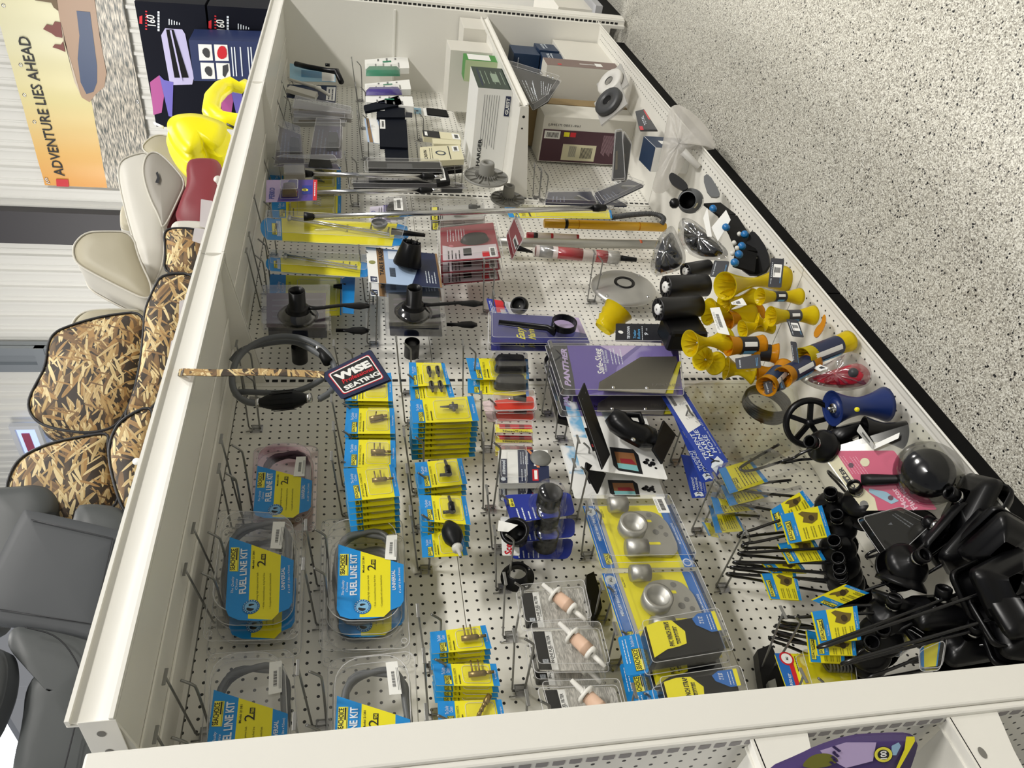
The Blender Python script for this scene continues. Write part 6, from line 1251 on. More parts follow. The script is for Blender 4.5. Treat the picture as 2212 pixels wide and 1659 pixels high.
for u, t_ in ((.9, .2), (.93, .35), (.88, .1)): c = K.Q(u, t_); b.lathe([(0, .008), (.006, .008), (.009, 0)], CHROME, 6, Matrix.Translation((c[0], -.02, c[1])) @ Matrix.Rotation(R_(90), 4, 'X'))
b.build('nuts', K.o)
for i, (q, lab) in enumerate((([(880, 1530), (905, 1130), (960, 1120), (985, 1520)], 'smoky clear pack standing beside the maroon carton'), ([(960, 1540), (975, 1130), (1040, 1230), (1000, 1540)], 'dark clear pack wedged next to the smoky one'))):
    K = Card('dark_clear_pack', lab, 'boat part pack', q, -.30 + .03 * i, n=(-.75, -.6, .2)); K.base(DGREY, .03, extra=lambda K, b: K.rect(b, .2, .6, .6, .8, H('print_dim2', '#6d6450'), -.0008)); tray(K, .015, (-.05, 1.05), (-.03, 1.03), m=CLRD)
K = Card('toggle_pack', 'black and red pack lying at the far front of the base shelf', 'boat part pack', [(1110, 1110), (1075, 950), (1150, 930), (1265, 1110)], -.40, n=(-.3, -.7, .6)); K.base(H('pack_black', '#222326', .4), .01, extra=lambda K, b: (K.rect(b, .0, .2, .75, .95, RED, -.0008), K.rect(b, .5, .95, .02, .14, RED, -.0008), K.text(b, 'TOTAL', .3, .4, WT, w=.5, h=.15, y=-.0008))); tray(K, .01, (-.05, 1.05), (-.05, 1.05))
px_ = on((1290, 1250), 1, -.40).x; Bx = Box('switch_box', 'white box with dark blue lid standing at the front of the base shelf', (px_, -.395, DKZ), .15, .10, .16, WHITE2, 'box', yaw=6)
Bx.face(Bx.b, 'front', 0, 1, 0, 1, BLB); Bx.face(Bx.b, 'top', 0, 1, 0, 1, BLB); Bx.face(Bx.b, 'front', .3, .6, .5, .75, WHITE2, .002); Bx.face(Bx.b, 'side', .2, .6, .5, .75, WHITE2, .002); Bx.done()
FILM = clear('milky_film', (.80, .79, .76), .3, .22)
def crumple(name, lab, cat, outline, y, bulge, m, n=(-.5, -.6, .6), seed=1, rings=5, par=None, amp=.006, inner=None):
    """a soft crumpled bag: outline blown up and creased"""
    c = (sum(p[0] for p in outline) / len(outline), sum(p[1] for p in outline) / len(outline)); pl = Plane(c, y, n); o = thing(name, lab, cat, M=pl.M) if par is None else par
    pts = smooth_poly([pl.l(p) for p in outline], 2); N = len(pts); cx = sum(p[0] for p in pts) / N; cz = sum(p[1] for p in pts) / N; rnd = random.Random(seed); vs = []
    cre = [rnd.uniform(-1, 1) for _ in range(N)]
    for side in (-1, 1):
        for k in range(rings + 1):
            t = k / rings
            for i, (x, z) in enumerate(pts):
                s_ = 1 - t * .97; yy = side * bulge * math.sqrt(max(0, 1 - s_ ** 2)) * (1 if side < 0 else .4); yy += cre[i] * amp * (1 - abs(2 * t - 1)) * side + rnd.uniform(-1, 1) * amp * .35 * (t > 0)
                vs.append((cx + (x - cx) * s_, yy, cz + (z - cz) * s_))
    fs = []
    for sd in (0, 1):
        o_ = sd * (rings + 1) * N
        for k in range(rings):
            for i in range(N):
                q = (o_ + k * N + i, o_ + k * N + (i + 1) % N, o_ + (k + 1) * N + (i + 1) % N, o_ + (k + 1) * N + i); fs.append(q if sd == 0 else q[::-1])
    b = MB(); b.add(vs, fs, m, True); b.build('bag' if par is None else 'clear_bag', o); return pl, o
def film(o, pl, outline, off, m, seed=2, amp=.004):
    pass
BAGW = mat('milky_poly_bag', srgb('#c9c5bd'), .35, alpha=.55)
pl, o = crumple('poly_bag', 'milky clear poly bag draped over the rail of the base shelf', 'bag', [(1350, 980), (1390, 890), (1500, 905), (1700, 1080), (1785, 1300), (1620, 1230), (1560, 1250), (1440, 1500), (1330, 1659), (1200, 1640), (1280, 1400)], -.42, .035, BAGW, seed=4, amp=.012)
w = WT_('pvc_tube', 'short white tube end inside the milky bag', 'tube', P3((1480, 1290), -.42)); b = MB(); b.lathe([(.012, -.09), (.016, 0), (.0145, 0), (.0105, -.08)], H('pvc_pale', '#bdbbb5', .5), 24, frame(w.P, (.35, -.5, .75))); w.part(b, 'tube')
# ---- pvc fitting, knob, black bracket with blue knobs
G(1100, 400)
w = WT_('pvc_coupling', 'grey plastic coupling with white stickers and a flared mouth', 'pipe coupling', P3((1520, 130), -.38)); ax = P3((1640, 150), -.33) - P3((1500, 125), -.42); M = frame(w.P, -ax); b = MB(); GP = H('pvc_grey', '#5e6062', .45)
b.lathe([(.030, .0), (.034, 0), (.034, -.03), (.045, -.035), (.045, -.06), (.036, -.065), (.036, -.10)], GP, 30, M); b.lathe([(.030, 0), (.028, -.07), (0, -.07)], BLACKM, 30, M); w.part(b, 'coupling'); b = MB()
b.add([(.0455 * math.cos(a), .0455 * math.sin(a), h) for h in (-.037, -.058) for a in (-2.6, -2.3, -2.0, -1.7, -1.4)], [(i, i + 1, i + 6, i + 5) for i in range(4)], WHITE2, True, M); b.add([(.0345 * math.cos(a), .0345 * math.sin(a), h) for h in (-.003, -.026) for a in (-2.4, -2.1, -1.8)], [(i, i + 1, i + 4, i + 3) for i in range(2)], CREAM, True, M); w.part(b, 'sticker')
b = MB(); k0 = P3((1410, 155), -.42); Mk = frame(k0, (-.7, -.5, .4)); b.lathe([(0, .012), (.014, .012), (.018, .006), (.018, -.006), (.008, -.012), (.006, -.04)], BLACK, 9, Mk); w.part(b, 'knob')
w = WT_('hand_tool', 'flat black curved plastic piece above the grey coupling', 'tool', P3((1400, 20), -.40)); Kp = Plane((1400, 20), -.40, (-.6, -.6, .5)); b = MB(); b.prism(smooth_poly([Kp.l(p) for p in [(1365, -90), (1400, -110), (1540, 0), (1500, 60), (1400, 10), (1365, -40)]], 2), -.006, .006, BLACK, Kp.M); w.part(b, 'blade')
w = WT_('grey_flange_plate', 'grey angled plastic part against the rail beyond the coupling', 'boat part', P3((1760, 40), -.42)); Kp = Plane((1760, 40), -.42, (-.6, -.6, .5)); b = MB(); b.prism(smooth_poly([Kp.l(p) for p in [(1650, -60), (1700, -100), (1800, 60), (1790, 110), (1700, 100)]], 1), -.008, .008, GP, Kp.M); w.part(b, 'plate')
KB2 = H('knob_blue', '#1e6fae', .35)
w = WT_('knob_bracket', 'black perforated bracket with blue knobs lying along the rail', 'bracket', P3((1850, 350), -.39)); pts = [P3((1730, 160), -.40), P3((1860, 260), -.405), P3((1960, 420), -.405), P3((2020, 560), -.40), P3((2000, 720), -.38)]
b = MB()
for A, B in zip(pts, pts[1:]):
    M = frame(A, B - A); L = (B - A).length; b.box((-.004, -.035, 0), (.004, .035, L), BLACKM, M)
    for k in range(3):
        for s_ in (-.02, .02): b.lathe([(0, .0045), (.004, .0042)], GREY, 8, M @ Matrix.Translation((0, s_, L * (k + .5) / 3)) @ Matrix.Rotation(R_(-90), 4, 'Y'))
w.part(b, 'bracket')
for q in ((1740, 200), (1850, 360), (2010, 420), (1985, 520), (1925, 660), (1960, 590)):
    b = MB(); b.lathe([(0, .012), (.010, .012), (.012, .006), (.009, 0), (.012, -.006), (.010, -.012), (0, -.012)], KB2, 12, frame(P3(q, -.43), (-.5, -.5, .6))); w.part(b, 'blue_knob')
for q in ((1965, 420), (1920, 495), (1945, 540), (1905, 585)):
    b = MB(); b.lathe([(0, .014), (.007, .014), (.007, -.004)], H('abs_white', '#dcdad2', .4), 12, frame(P3(q, -.42), (-.6, -.5, .5))); w.part(b, 'white_cap')
def paper(q, y, lab, n=(-.5, -.6, .5), m=None, name='price_tag', cat='price tag', bc=True, g=None):
    K = Card(name, lab, cat, q, y, g, n=n); K.base(m or WHITE2, .0006, .002, 'paper', extra=(lambda K, b: (K.barcode(b, .25, .75, .35, .65, INK, -.0004, 7), K.lines(b, .15, .85, .7, .9, 2, H('print_grey', '#7c7c7c'), -.0004))) if bc else None); return K
paper([(1780, 480), (1725, 360), (1850, 210), (1890, 295)], -.43, 'blank white paper tag among the blue knobs', bc=False)
paper([(1690, 440), (1655, 280), (1690, 190), (1730, 440)], -.42, 'curled white paper tag left of the blue knobs', bc=False)
# bagged black parts
SMK2 = clear('poly_bag_clear', (.80, .80, .80), .5, .14)
for i, (ol, lab) in enumerate((([(1250, 780), (1190, 720), (1260, 450), (1380, 330), (1420, 380), (1520, 600), (1480, 720), (1330, 760)], 'creased clear bag with a dark rubber part, left of the two'), ([(1440, 500), (1440, 290), (1540, 270), (1700, 400), (1880, 560), (1850, 640), (1600, 640)], 'creased clear bag with dark parts, right of the two'))):
    pl, o = crumple('bagged_part', lab, 'bagged boat part', ol, -.36, .035, SMK2, seed=11 + i, amp=.012); b = MB()
    pts = smooth_poly([pl.l((sum(p[0] for p in ol) / len(ol) + (p[0] - sum(p[0] for p in ol) / len(ol)) * .78, sum(p[1] for p in ol) / len(ol) + (p[1] - sum(p[1] for p in ol) / len(ol)) * .8)) for p in ol], 2); b.frus(pts, .01, -.022, .35, RUB, smooth=True, steps=3); b.build('rubber_part', o)
# black cylinders (rubber rollers) with white hubs
BR = H('roller_black', '#151517', .4)
for q0, q1, r, lab in (((1500, 735), (1700, 700), .026, 'black cylindrical roller with a white hub, top of three'), ((1330, 870), (1680, 855), .036, 'black cylindrical roller with a white hub, middle and largest'), ((1265, 1060), (1620, 1030), .034, 'black cylindrical roller with a white hub, lowest of three')):
    A, B = P3(q0, -.33), P3(q1, -.33); w = WT_('rubber_roller', lab, 'trailer roller', B, 'black cylindrical rollers'); b = MB(); M = frame(A, B - A); L = (B - A).length
    b.lathe([(r * .55, .004), (r * .85, .002), (r * .97, 0), (r, .006), (r, L * .86), (r * .97, L * .87), (r * .97, L), (0, L)], BR, 30, M); b.lathe([(0, .006), (r * .55, .006)], BR, 24, M)
    for k in range(10): b.box((r * .5, -.0015, 0), (r * .92, .0015, .006), BR, M @ Matrix.Rotation(k * math.tau / 10, 4, 'Z'))
    w.part(b, 'roller'); b = MB(); b.lathe([(0, -.003), (r * .42, -.003), (r * .5, 0), (r * .5, .006)], WHITE2, 20, M); b.lathe([(0, -.0034), (r * .1, -.0034)], GREY, 8, M); w.part(b, 'hub')
w = WT_('rubber_bumper', 'black rubber block between the lowest cylinder roller and the yellow rollers', 'boat part', P3((1480, 1250), -.28)); b = MB(); b.box((-.05, -.03, -.06), (.05, .04, .06), BLACK, Matrix.Translation(w.P)); w.part(b, 'block', bevel=.012)
# ---- yellow and amber spool rollers
def spoolroller(q0, q1, y0, y1, r, lab, m=None, sleeve=None, waist=.42, sm=None, group=None, tagq=None, both=True):
    A, B = P3(q0, y0), P3(q1, y1); L = (B - A).length; M = frame(A, B - A); w = WT_('spool_roller', lab, 'trailer roller', A.lerp(B, .5), group or 'yellow and amber trailer rollers'); b = MB(); m = m or RY; prof = []
    for k in range(17): t = k / 16; u = abs(2 * t - 1); prof.append((r * (waist + (1 - waist) * u ** 1.6), L * t))
    inn = [(r * .92, 0), (r * .5, L * .28), (r * .14, L * .32), (r * .14, L * .68), (r * .5, L * .72), (r * .92, L)]
    b.lathe(prof + inn[::-1] + [prof[0]], m, 28, M)
    for k in range(10):
        Mr = M @ Matrix.Rotation(k * math.tau / 10, 4, 'Z')
        for s_ in (0, 1):
            h = lambda t: L * (t if s_ == 0 else 1 - t); b.add([(r * .14, 0, h(.30)), (r * .5, 0, h(.27)), (r * .88, 0, h(.03)), (r * .6, 0, h(.05)), (r * .16, 0, h(.22))], [(0, 1, 2, 3, 4)], m, False, Mr)
    w.part(b, 'roller'); b = MB(); b.tube([M @ Vector((0, 0, L * .18)), M @ Vector((0, 0, L * .82))], r * .10, CHROME, 8); w.part(b, 'bushing')
    if sleeve:
        t0, t1 = sleeve; b = MB(); rs = r * (waist + .10); b.lathe([(rs, L * t0), (rs * .98, L * (t0 + t1) / 2), (rs, L * t1)], sm or H('sleeve_black', '#14161d', .4), 24, M)
        for a0 in (-2.6, -1.6): b.add([((rs + .0008) * math.cos(a), (rs + .0008) * math.sin(a), L * t) for t in (t0 + .06, t1 - .06) for a in (a0, a0 + .25, a0 + .5)], [(0, 1, 4, 3), (1, 2, 5, 4)], WHITE2 if a0 < -2 else H('print_blue', '#5aa4d8'), True, M)
        w.part(b, 'label_sleeve')
    return w, M
BLS = H('roller_blue', '#152a63', .35)
spoolroller((1840, 860), (2330, 800), -.40, -.36, .043, 'large yellow spool roller with open ribbed mouth, top of the heap', waist=.35)
spoolroller((1700, 1080), (2050, 1120), -.32, -.30, .042, 'large yellow spool roller in shade behind the white ticket', waist=.35)
spoolroller((1540, 1350), (1850, 1325), -.38, -.37, .037, 'yellow spool roller with round ribbed mouth at the left of the heap', waist=.34)
spoolroller((1865, 1370), (2160, 1365), -.38, -.38, .029, 'amber spool roller with black label sleeve and white barcode', RA, (.3, .78), waist=.75)
spoolroller((1850, 1560), (2080, 1600), -.30, -.30, .034, 'yellow roller half buried under the amber one')
spoolroller((1650, 1480), (1760, 1520), -.33, -.30, .034, 'yellow roller deep in the heap beside the round one')
spoolroller((2070, 560), (2350, 540), -.42, -.42, .026, 'yellow roller behind the black plate at the top of the heap') if 0 else None
spoolroller((1850, 1150), (2120, 1090), -.30, -.30, .034, 'amber roller in shade behind the white ticket, deep in the heap', RA, waist=.5)
spoolroller((1990, 1230), (2230, 1190), -.35, -.36, .028, 'small yellow roller just above the amber sleeved roller', waist=.5)
spoolroller((1830, 1010), (2080, 960), -.34, -.34, .030, 'yellow roller between the top large one and the shaded one', waist=.45)
spoolroller((2080, 1420), (2290, 1440), -.36, -.37, .030, 'amber roller right of the black sleeved one, low in the heap', RA, (.2, .7), waist=.7)
spoolroller((2120, 1620), (2330, 1600), -.32, -.34, .032, 'amber roller at the bottom of the heap near the coiled hose', RA, waist=.6)
G(1650, 400)
spoolroller((-35, 950), (300, 950), -.42, -.41, .026, 'yellow spool roller with curved black label by the rail, upper', sleeve=(.33, .62), waist=.5)
spoolroller((60, 1120), (420, 1110), -.42, -.42, .029, 'yellow spool roller with curved grey label by the rail, middle', sleeve=(.36, .66), sm=H('sleeve_grey', '#3a3b40', .4), waist=.5)
spoolroller((-60, 1160), (30, 1180), -.38, -.38, .025, 'small yellow ribbed roller mouth left of the middle one')
spoolroller((330, 1480), (720, 1330), -.41, -.42, .030, 'yellow roller in a navy sleeve printed with a 9', sleeve=(.05, .75), sm=NAVY, waist=.8)
spoolroller((160, 1640), (420, 1500), -.40, -.40, .028, 'amber roller in a navy sleeve under the one printed 9', RA, (.2, .8), sm=NAVY, waist=.8)
spoolroller((20, 1720), (180, 1560), -.38, -.38, .028, 'amber roller in a blue lettered sleeve low in the heap', RA, (.1, .7), sm=BLB, waist=.8)
w = WT_('roller_fork', 'orange translucent forked piece leaning on the rail', 'boat part', P3((480, 1240), -.43)); Kp = Plane((480, 1240), -.43, (-.4, -.6, .6)); b = MB(); b.prism(smooth_poly([Kp.l(p) for p in [(420, 1280), (450, 1210), (490, 1180), (505, 1110), (530, 1105), (530, 1180), (500, 1250), (450, 1310)]], 1), -.004, .004, RA, Kp.M); w.part(b, 'fork')
def headtag(q, y, lab, n=(-.5, -.6, .5), stick=True, txt='TIE DOWN'):
    K = Card('header_card', lab, 'header card', q, y, 'black header cards on the rollers', n=n)
    K.base(H('card_black', '#10131f', .4), .001, extra=lambda K, b: (K.text(b, txt, .1, .8, WT, w=.75, h=.06, y=-.0006, bold=.02), K.lines(b, .15, .8, .1, .2, 2, H('print_blue', '#5aa4d8'), -.0006)))
    if stick: K.sticker(.35, .8, .12, .72, -.0008, seed=3, rot=True)
headtag([(35, 870), (60, 620), (175, 630), (150, 875)], -.44, 'black header card with tall white barcode, topmost by the rail')
headtag([(240, 1290), (190, 1140), (290, 1150), (345, 1300)], -.44, 'dark header card with barcode on the middle roller')
headtag([(250, 1500), (225, 1330), (280, 1340), (310, 1560)], -.44, 'thin black header card with white edge below the middle roller', stick=False)
G(1100, 400)
paper([(1780, 1260), (1712, 1048), (1795, 1040), (1882, 1280)], -.43, 'white ticket with printed code on the ribbed roller')
paper([(1900, 1020), (1890, 1000), (1990, 960), (2030, 1025)], -.42, 'curved white label between the upper yellow rollers')
headtag([(1940, 1570), (1925, 1480), (2140, 1440), (2150, 1560)], -.40, 'wide black header card under the amber roller', stick=False)
headtag([(1710, 780), (1750, 640), (1880, 650), (1850, 790)], -.40, 'black header card on the top cylinder roller', stick=False)
G(1650, 820)
headtag([(15, 130), (-10, 20), (150, -30), (190, 80)], -.38, 'black header card with white tick beside the coiled hose', stick=False)
w = WT_('black_bracket_plate', 'black triangular plate with white tags behind the top yellow roller', 'bracket', on((2050 / 3.95 + 1100 - 1650) * 0 or (-40, -600), 1, -.36)) if 0 else None
G(1100, 400)
w = WT_('black_bracket_plate', 'large black angled bracket between the blue knobs and the top yellow roller', 'bracket', P3((2080, 600), -.38)); Kp = Plane((2080, 600), -.38, (-.5, -.6, .6)); b = MB(); b.prism(smooth_poly([Kp.l(p) for p in [(1950, 700), (2040, 480), (2060, 400), (2110, 410), (2212, 560), (2230, 720), (2080, 790)]], 1), -.012, .012, BLACKM, Kp.M); b.prism(circ(*Kp.l((2115, 630)), .003, 8), -.0125, -.0125, GREY, Kp.M); w.part(b, 'plate', bevel=.002)
paper([(2070, 560), (2060, 480), (2100, 490), (2140, 570)], -.40, 'white corner of paper tucked in the black bracket', bc=False)
# ---- red bagged part, blue roller, wheel, tagged roller
G(1650, 400)
pl, o = crumple('bagged_part', 'red rubber part in a clear bag with a white price label', 'bagged boat part', [(290, 1640), (330, 1600), (520, 1530), (690, 1440), (780, 1415), (900, 1530), (935, 1640), (890, 1720), (700, 1760), (500, 1760), (340, 1690)], -.40, .030, clear('poly_bag_clear', (.80, .80, .80), .5, .14), n=(-.5, -.5, .7), seed=21, amp=.008)
b = MB(); b.frus(smooth_poly([pl.l(p) for p in [(340, 1650), (540, 1590), (780, 1500), (890, 1560), (910, 1650), (840, 1720), (600, 1730), (430, 1700)]], 2), .012, -.024, .25, H('rubber_red', '#b51f33', .4), smooth=True, steps=3); b.build('red_part', o)
b = MB(); c = pl.l((765, 1600), .02); b.lathe([(0, .01), (.011, .008), (.013, 0)], DGREY, 16, Matrix.Translation((c[0], -.022, c[1])) @ Matrix.Rotation(R_(90), 4, 'X')); b.build('grey_plug', o)
b = MB(); p4 = [pl.l(p, .034) for p in [(480, 1590), (420, 1560), (480, 1530), (555, 1560)]]; b.prism(p4, -.036, -.0355, WHITE2); b.prism([pl.l(p, .034) for p in [(490, 1568), (470, 1556), (492, 1545), (530, 1558)]], -.0368, -.0368, INK); b.build('price_label', o)
G(1650, 820)
w, M = spoolroller((585, 245), (1030, 210), -.40, -.41, .044, 'dark blue hourglass roller with bolt end and yellow dot', BLS, waist=.52, group='blue roller'); 
del w.o['group']
b = MB(); b.lathe([(0, -.001), (.012, -.001), (.013, .004)], CHROME, 20, M); b.tube([M @ Vector((0, 0, .004)), M @ Vector((0, 0, -.012))], .004, CHROME, 10); w.part(b, 'bolt')
b = MB(); b.lathe([(0, .004), (.005, .003), (.006, 0)], YEL, 12, Matrix.Translation(P3((795, 255), -.445)) @ frame((0, 0, 0), (-.5, -.6, .5))); w.part(b, 'yellow_dot')
b = MB(); b.lathe([(.0445, .0), (.030, .006), (.022, .008), (.022, .004), (0, .004)], BLS, 28, M); w.part(b, 'end_face')
w = WT_('trailer_jack_roller', 'black plastic wheel with openings beside the blue roller', 'wheel', P3((390, 370), -.33)); M = frame(w.P, (-.75, -.5, .3)); b = MB(); b.lathe([(.062, -.012), (.066, 0), (.062, .012), (.052, .012), (.050, .004), (.05, -.012)], BLACK, 36, M); b.lathe([(0, .012), (.010, .012), (.012, 0), (.012, -.01)], BLACK, 16, M)
for k in range(5): b.box((.008, -.006, -.006), (.052, .006, .006), BLACK, M @ Matrix.Rotation(k * math.tau / 5, 4, 'Z'))
w.part(b, 'wheel')
spoolroller((850, 430), (1190, 470), -.40, -.41, .034, 'black roller with a folded white tag next to the blue roller', BLACK, waist=.7, group='x')
for o_ in list(bpy.data.objects):
    if o_.get('group') == 'x': del o_['group']
paper([(930, 600), (792, 440), (820, 380), (940, 550)], -.44, 'folded white tag on the black roller, left leaf', n=(-.9, -.3, .3))
paper([(930, 600), (945, 550), (1160, 450), (1150, 500)], -.44, 'folded white tag on the black roller, right leaf', n=(-.3, -.6, .7), bc=False)
w = WT_('black_fender_part', 'long black rounded part lying behind the blue roller', 'boat part', P3((650, 450), -.36)); Kp = Plane((650, 450), -.36, (-.5, -.5, .7)); b = MB(); b.frus(smooth_poly([Kp.l(p) for p in [(480, 560), (500, 470), (600, 400), (850, 340), (870, 380), (840, 470), (640, 560), (560, 640), (490, 650)]], 2), .02, -.02, .2, BLACK, Kp.M, smooth=True, steps=3); w.part(b, 'part')
# ---- motor flusher packs and the black flushers
K = Card('flusher_pack', 'pink card with cream header and a smoked dome over a black cup', 'motor flusher pack', [(850, 1118), (485, 608), (1110, 605), (1480, 1110)], -.36, n=(-.45, -.6, .65))
PNK = H('card_pink', '#c2476a', .42)
def ex(K, b):
    K.rect(b, 0, 1, .86, 1, CREAM, -.0004); K.poly(b, [(0, .86), (1, .86), (1, .8), (.5, .82), (.2, .72), (0, .8)], CREAM, -.0005); K.text(b, 'MOELLER', .30, .87, INK, w=.42, h=.06, y=-.0009, bold=.04, shear=.1)
    for u in (.1, .88): K.circ(b, u, .93, .009, GREY, -.0008)
    K.poly(b, [(.42, .92), (.58, .92), (.56, .96), (.44, .96)], DGREY, -.0008); K.circ(b, .8, .5, .010, CREAM, -.0008); K.lines(b, .6, .92, .55, .8, 6, H('pink_pale', '#e6b8c6'), -.0008, .15); K.text(b, 'Motor', .06, .34, H('pink_pale', '#e6b8c6'), w=.3, h=.07, y=-.0009, bold=.03); K.text(b, 'Flusher', .03, .24, H('pink_pale', '#e6b8c6'), w=.38, h=.07, y=-.0009, bold=.03); K.poly(b, [(.1, .55), (.3, .74), (.36, .7), (.3, .5), (.15, .42)], H('card_sky', '#8fb6c9', .45), -.0008)
    for u, t_ in ((.3, .15), (.55, .85 - .2), (.75, .72), (.2, .5)): K.circ(b, u, t_, .006, H('plum_dot', '#5b3a4a'), -.001, 8)
K.base(PNK, extra=ex, thick=.003); c = K.pl.l((1400, 790), .03); M = Matrix.Translation((c[0], -.002, c[1])) @ Matrix.Rotation(R_(90), 4, 'X')
b = MB(); b.lathe([(.072, 0), (.070, .012), (.058, .034), (.04, .046), (.02, .05), (0, .051)], SMK, 32, M); b.build('smoked_dome', K.o)
b = MB(); b.lathe([(.055, .001), (.05, .012), (.03, .028), (0, .034)], RUB, 28, M); a_ = K.pl.l((830, 855), .02); m_ = K.pl.l((1150, 850), .02); b.tube([(a_[0], -.016, a_[1]), ((a_[0] * .7 + m_[0] * .3), -.016, a_[1] * .7 + m_[1] * .3), (m_[0], -.016, m_[1]), (c[0], -.02, c[1])], .011, RUB, 14, radii=[.013, .0135, .0105, .014]); b.build('flusher_cup', K.o)
b = MB(); b.prism([K.pl.l(p) for p in [(470, 610), (1300, 360), (1340, 380), (1800, 910), (1480, 1115), (850, 1120)]], .004, .005, BAGM); b.build('clear_blister', K.o)
K = Card('flusher_pack', 'smoky clear pack with faint arrow print under the pink card', 'motor flusher pack', [(1060, 1560), (810, 1200), (1130, 1110), (1400, 1250)], -.30, n=(-.4, -.85, .3)); K.base(H('pack_smoke', '#3c3d3e', .4), extra=lambda K, b: (K.poly(b, [(.6, .42), (.66, .5), (.68, .40)], WT, -.0006), K.lines(b, .3, .9, .1, .25, 2, WT, -.0006))); tray(K, .03, (-.03, 1.03), (-.03, 1.03), m=SMK)
BW = H('black_coated_wire', '#0e0e10', .22, spec=.7)
def flusher(loop, y, leg1, leg2, ylegs, lab, cups='round', r=.045, g='black motor flushers', twist=None, hang=True, yy2=None):
    """hairpin of coated wire: loop at the hook, two legs to cups that face each other"""
    A = P3(loop, y); B1 = P3(leg1, ylegs); B2 = P3(leg2, yy2 if yy2 is not None else ylegs + .10); w = WT_('motor_flusher', lab, 'motor flusher', A, g); b = MB(); d = ((B1 + B2) / 2 - A).normalized(); sd = (B1 - B2).normalized()
    Lp = [B1, A.lerp(B1, .45) + sd * .006, A + d * .03 + sd * .011, A + d * .006 + sd * .012, A - d * .008 + sd * .004, A - d * .008 - sd * .004, A + d * .006 - sd * .012, A + d * .03 - sd * .011, A.lerp(B2, .45) - sd * .006, B2]
    b.tube(smooth_path(Lp, 2), .0036, BW, 8); w.part(b, 'wire_spring')
    for B, s_ in ((B1, 1), (B2, -1)):
        M = frame(B, sd * s_, up=tuple(d)); b = MB()
        if cups == 'round': b.lathe([(.012, .020), (.016, .012), (r * .75, .006), (r, -.008), (r * 1.02, -.016), (r * .94, -.014), (r * .6, -.004), (0, -.002)], BLACK, 28, M)
        else:
            pts = rrect(-r * .85, -r * 1.25, r * .85, r * 1.25, r * .3, 4); N = len(pts); vs = []; 
            for sc, h in ((.35, .018), (.8, .010), (1.0, -.004), (1.04, -.018), (.95, -.016), (.7, -.002)): vs += [(x * sc, z * sc, h) for x, z in pts]
            b.add(vs, [(k * N + i, k * N + (i + 1) % N, (k + 1) * N + (i + 1) % N, (k + 1) * N + i) for k in range(5) for i in range(N)] + [tuple(range(N)), tuple(range(5 * N, 6 * N))[::-1]], BLACK, True, M)
        w.part(b, 'rubber_cup')
    M = frame(B1, sd, up=tuple(d)); b = MB(); b.lathe([(.013, .016), (.013, .03), (.016, .031), (.016, .05), (.013, .052), (.013, .04)], BLACK, 14, M); hc = w.part(b, 'hose_connector'); b = MB(); b.lathe([(.0145, .022), (.0155, .023), (.0155, .029), (.0145, .03)], CHROME, 18, M); w.part(b, 'metal_collar', hc)
    return w
def flag(q, y, lab, n=(-.35, -.93, .1), fold=False):
    K = Card('flusher_label', lab, 'hang label', q, y, 'yellow and blue labels wrapped on the flusher wires', n=n)
    def ex(K, b):
        K.rect(b, 0, 1, .70, 1, BLU, -.0004); K.rect(b, 0, 1, 0, .10, BLU, -.0004); sea_logo(K, b, .08, .74, .82, .96, -.0008); K.text(b, 'The Quality Choice', .2, .74, WT, w=.35, h=.035, y=-.0008, shear=.3); K.text(b, 'Engine Flusher', .35, .04, WT, w=.5, h=.03, y=-.0008)
        for t0 in (.56, .50, .38, .32, .2, .14): K.text(b, 'MOTOR FLUSHER UNIVERSAL' if t0 > .4 else 'ENJUAGADOR DE MOTOR', .06, t0, INK, w=.38, h=.03, y=-.0008, bold=.01)
        K.poly(b, [(.5, .35), (.6, .55), (.75, .5), (.9, .6), (.95, .5), (.85, .3), (.8, .15), (.6, .2)], H('label_photo', '#6b5a22', .5), -.0008); K.circ(b, .68, .33, .007, H('label_photo_dark', '#3a2c12'), -.0012)
    K.base(YEL, extra=ex, thick=.0015); b = MB(); K.rect(b, .0, 1, .0, 1, YEL, .006, .007); b.build('back_leaf', K.o); return K
G(1400, 1000, 4.147)
F1 = [((830, 650), (1650, 360), (1680, 560), 'first'), ((868, 745), (1700, 560), (1720, 760), 'second'), ((838, 815), (1690, 760), (1740, 900), 'third'), ((795, 895), (1720, 900), (1760, 1010), 'fourth'), ((768, 940), (1740, 990), (1800, 1100), 'fifth'), ((735, 1000), (1760, 1060), (1850, 1200), 'sixth')]
for i, (lp, a, c_, nm) in enumerate(F1): flusher(lp, -.20 + .026 * i, a, c_, -.23 + .02 * i, 'black motor flusher on the far wire hook, ' + nm + ' from its tip', r=.042, g='motor flushers on the far hook', yy2=-.14 + .02 * i)
G(1650, 1239)
F2 = [((165, 395), (1080, 330), (1000, 560), 'first'), ((135, 450), (1000, 520), (960, 640), 'second'), ((110, 505), (900, 640), (850, 760), 'third'), ((80, 560), (880, 700), (800, 860), 'fourth')]
for i, (lp, a, c_, nm) in enumerate(F2): flusher(lp, -.20 + .03 * i, a, c_, -.25 + .03 * i, 'black motor flusher on the near wire hook, ' + nm + ' from its tip', r=.045, g='motor flushers on the near hook', yy2=-.15 + .03 * i)
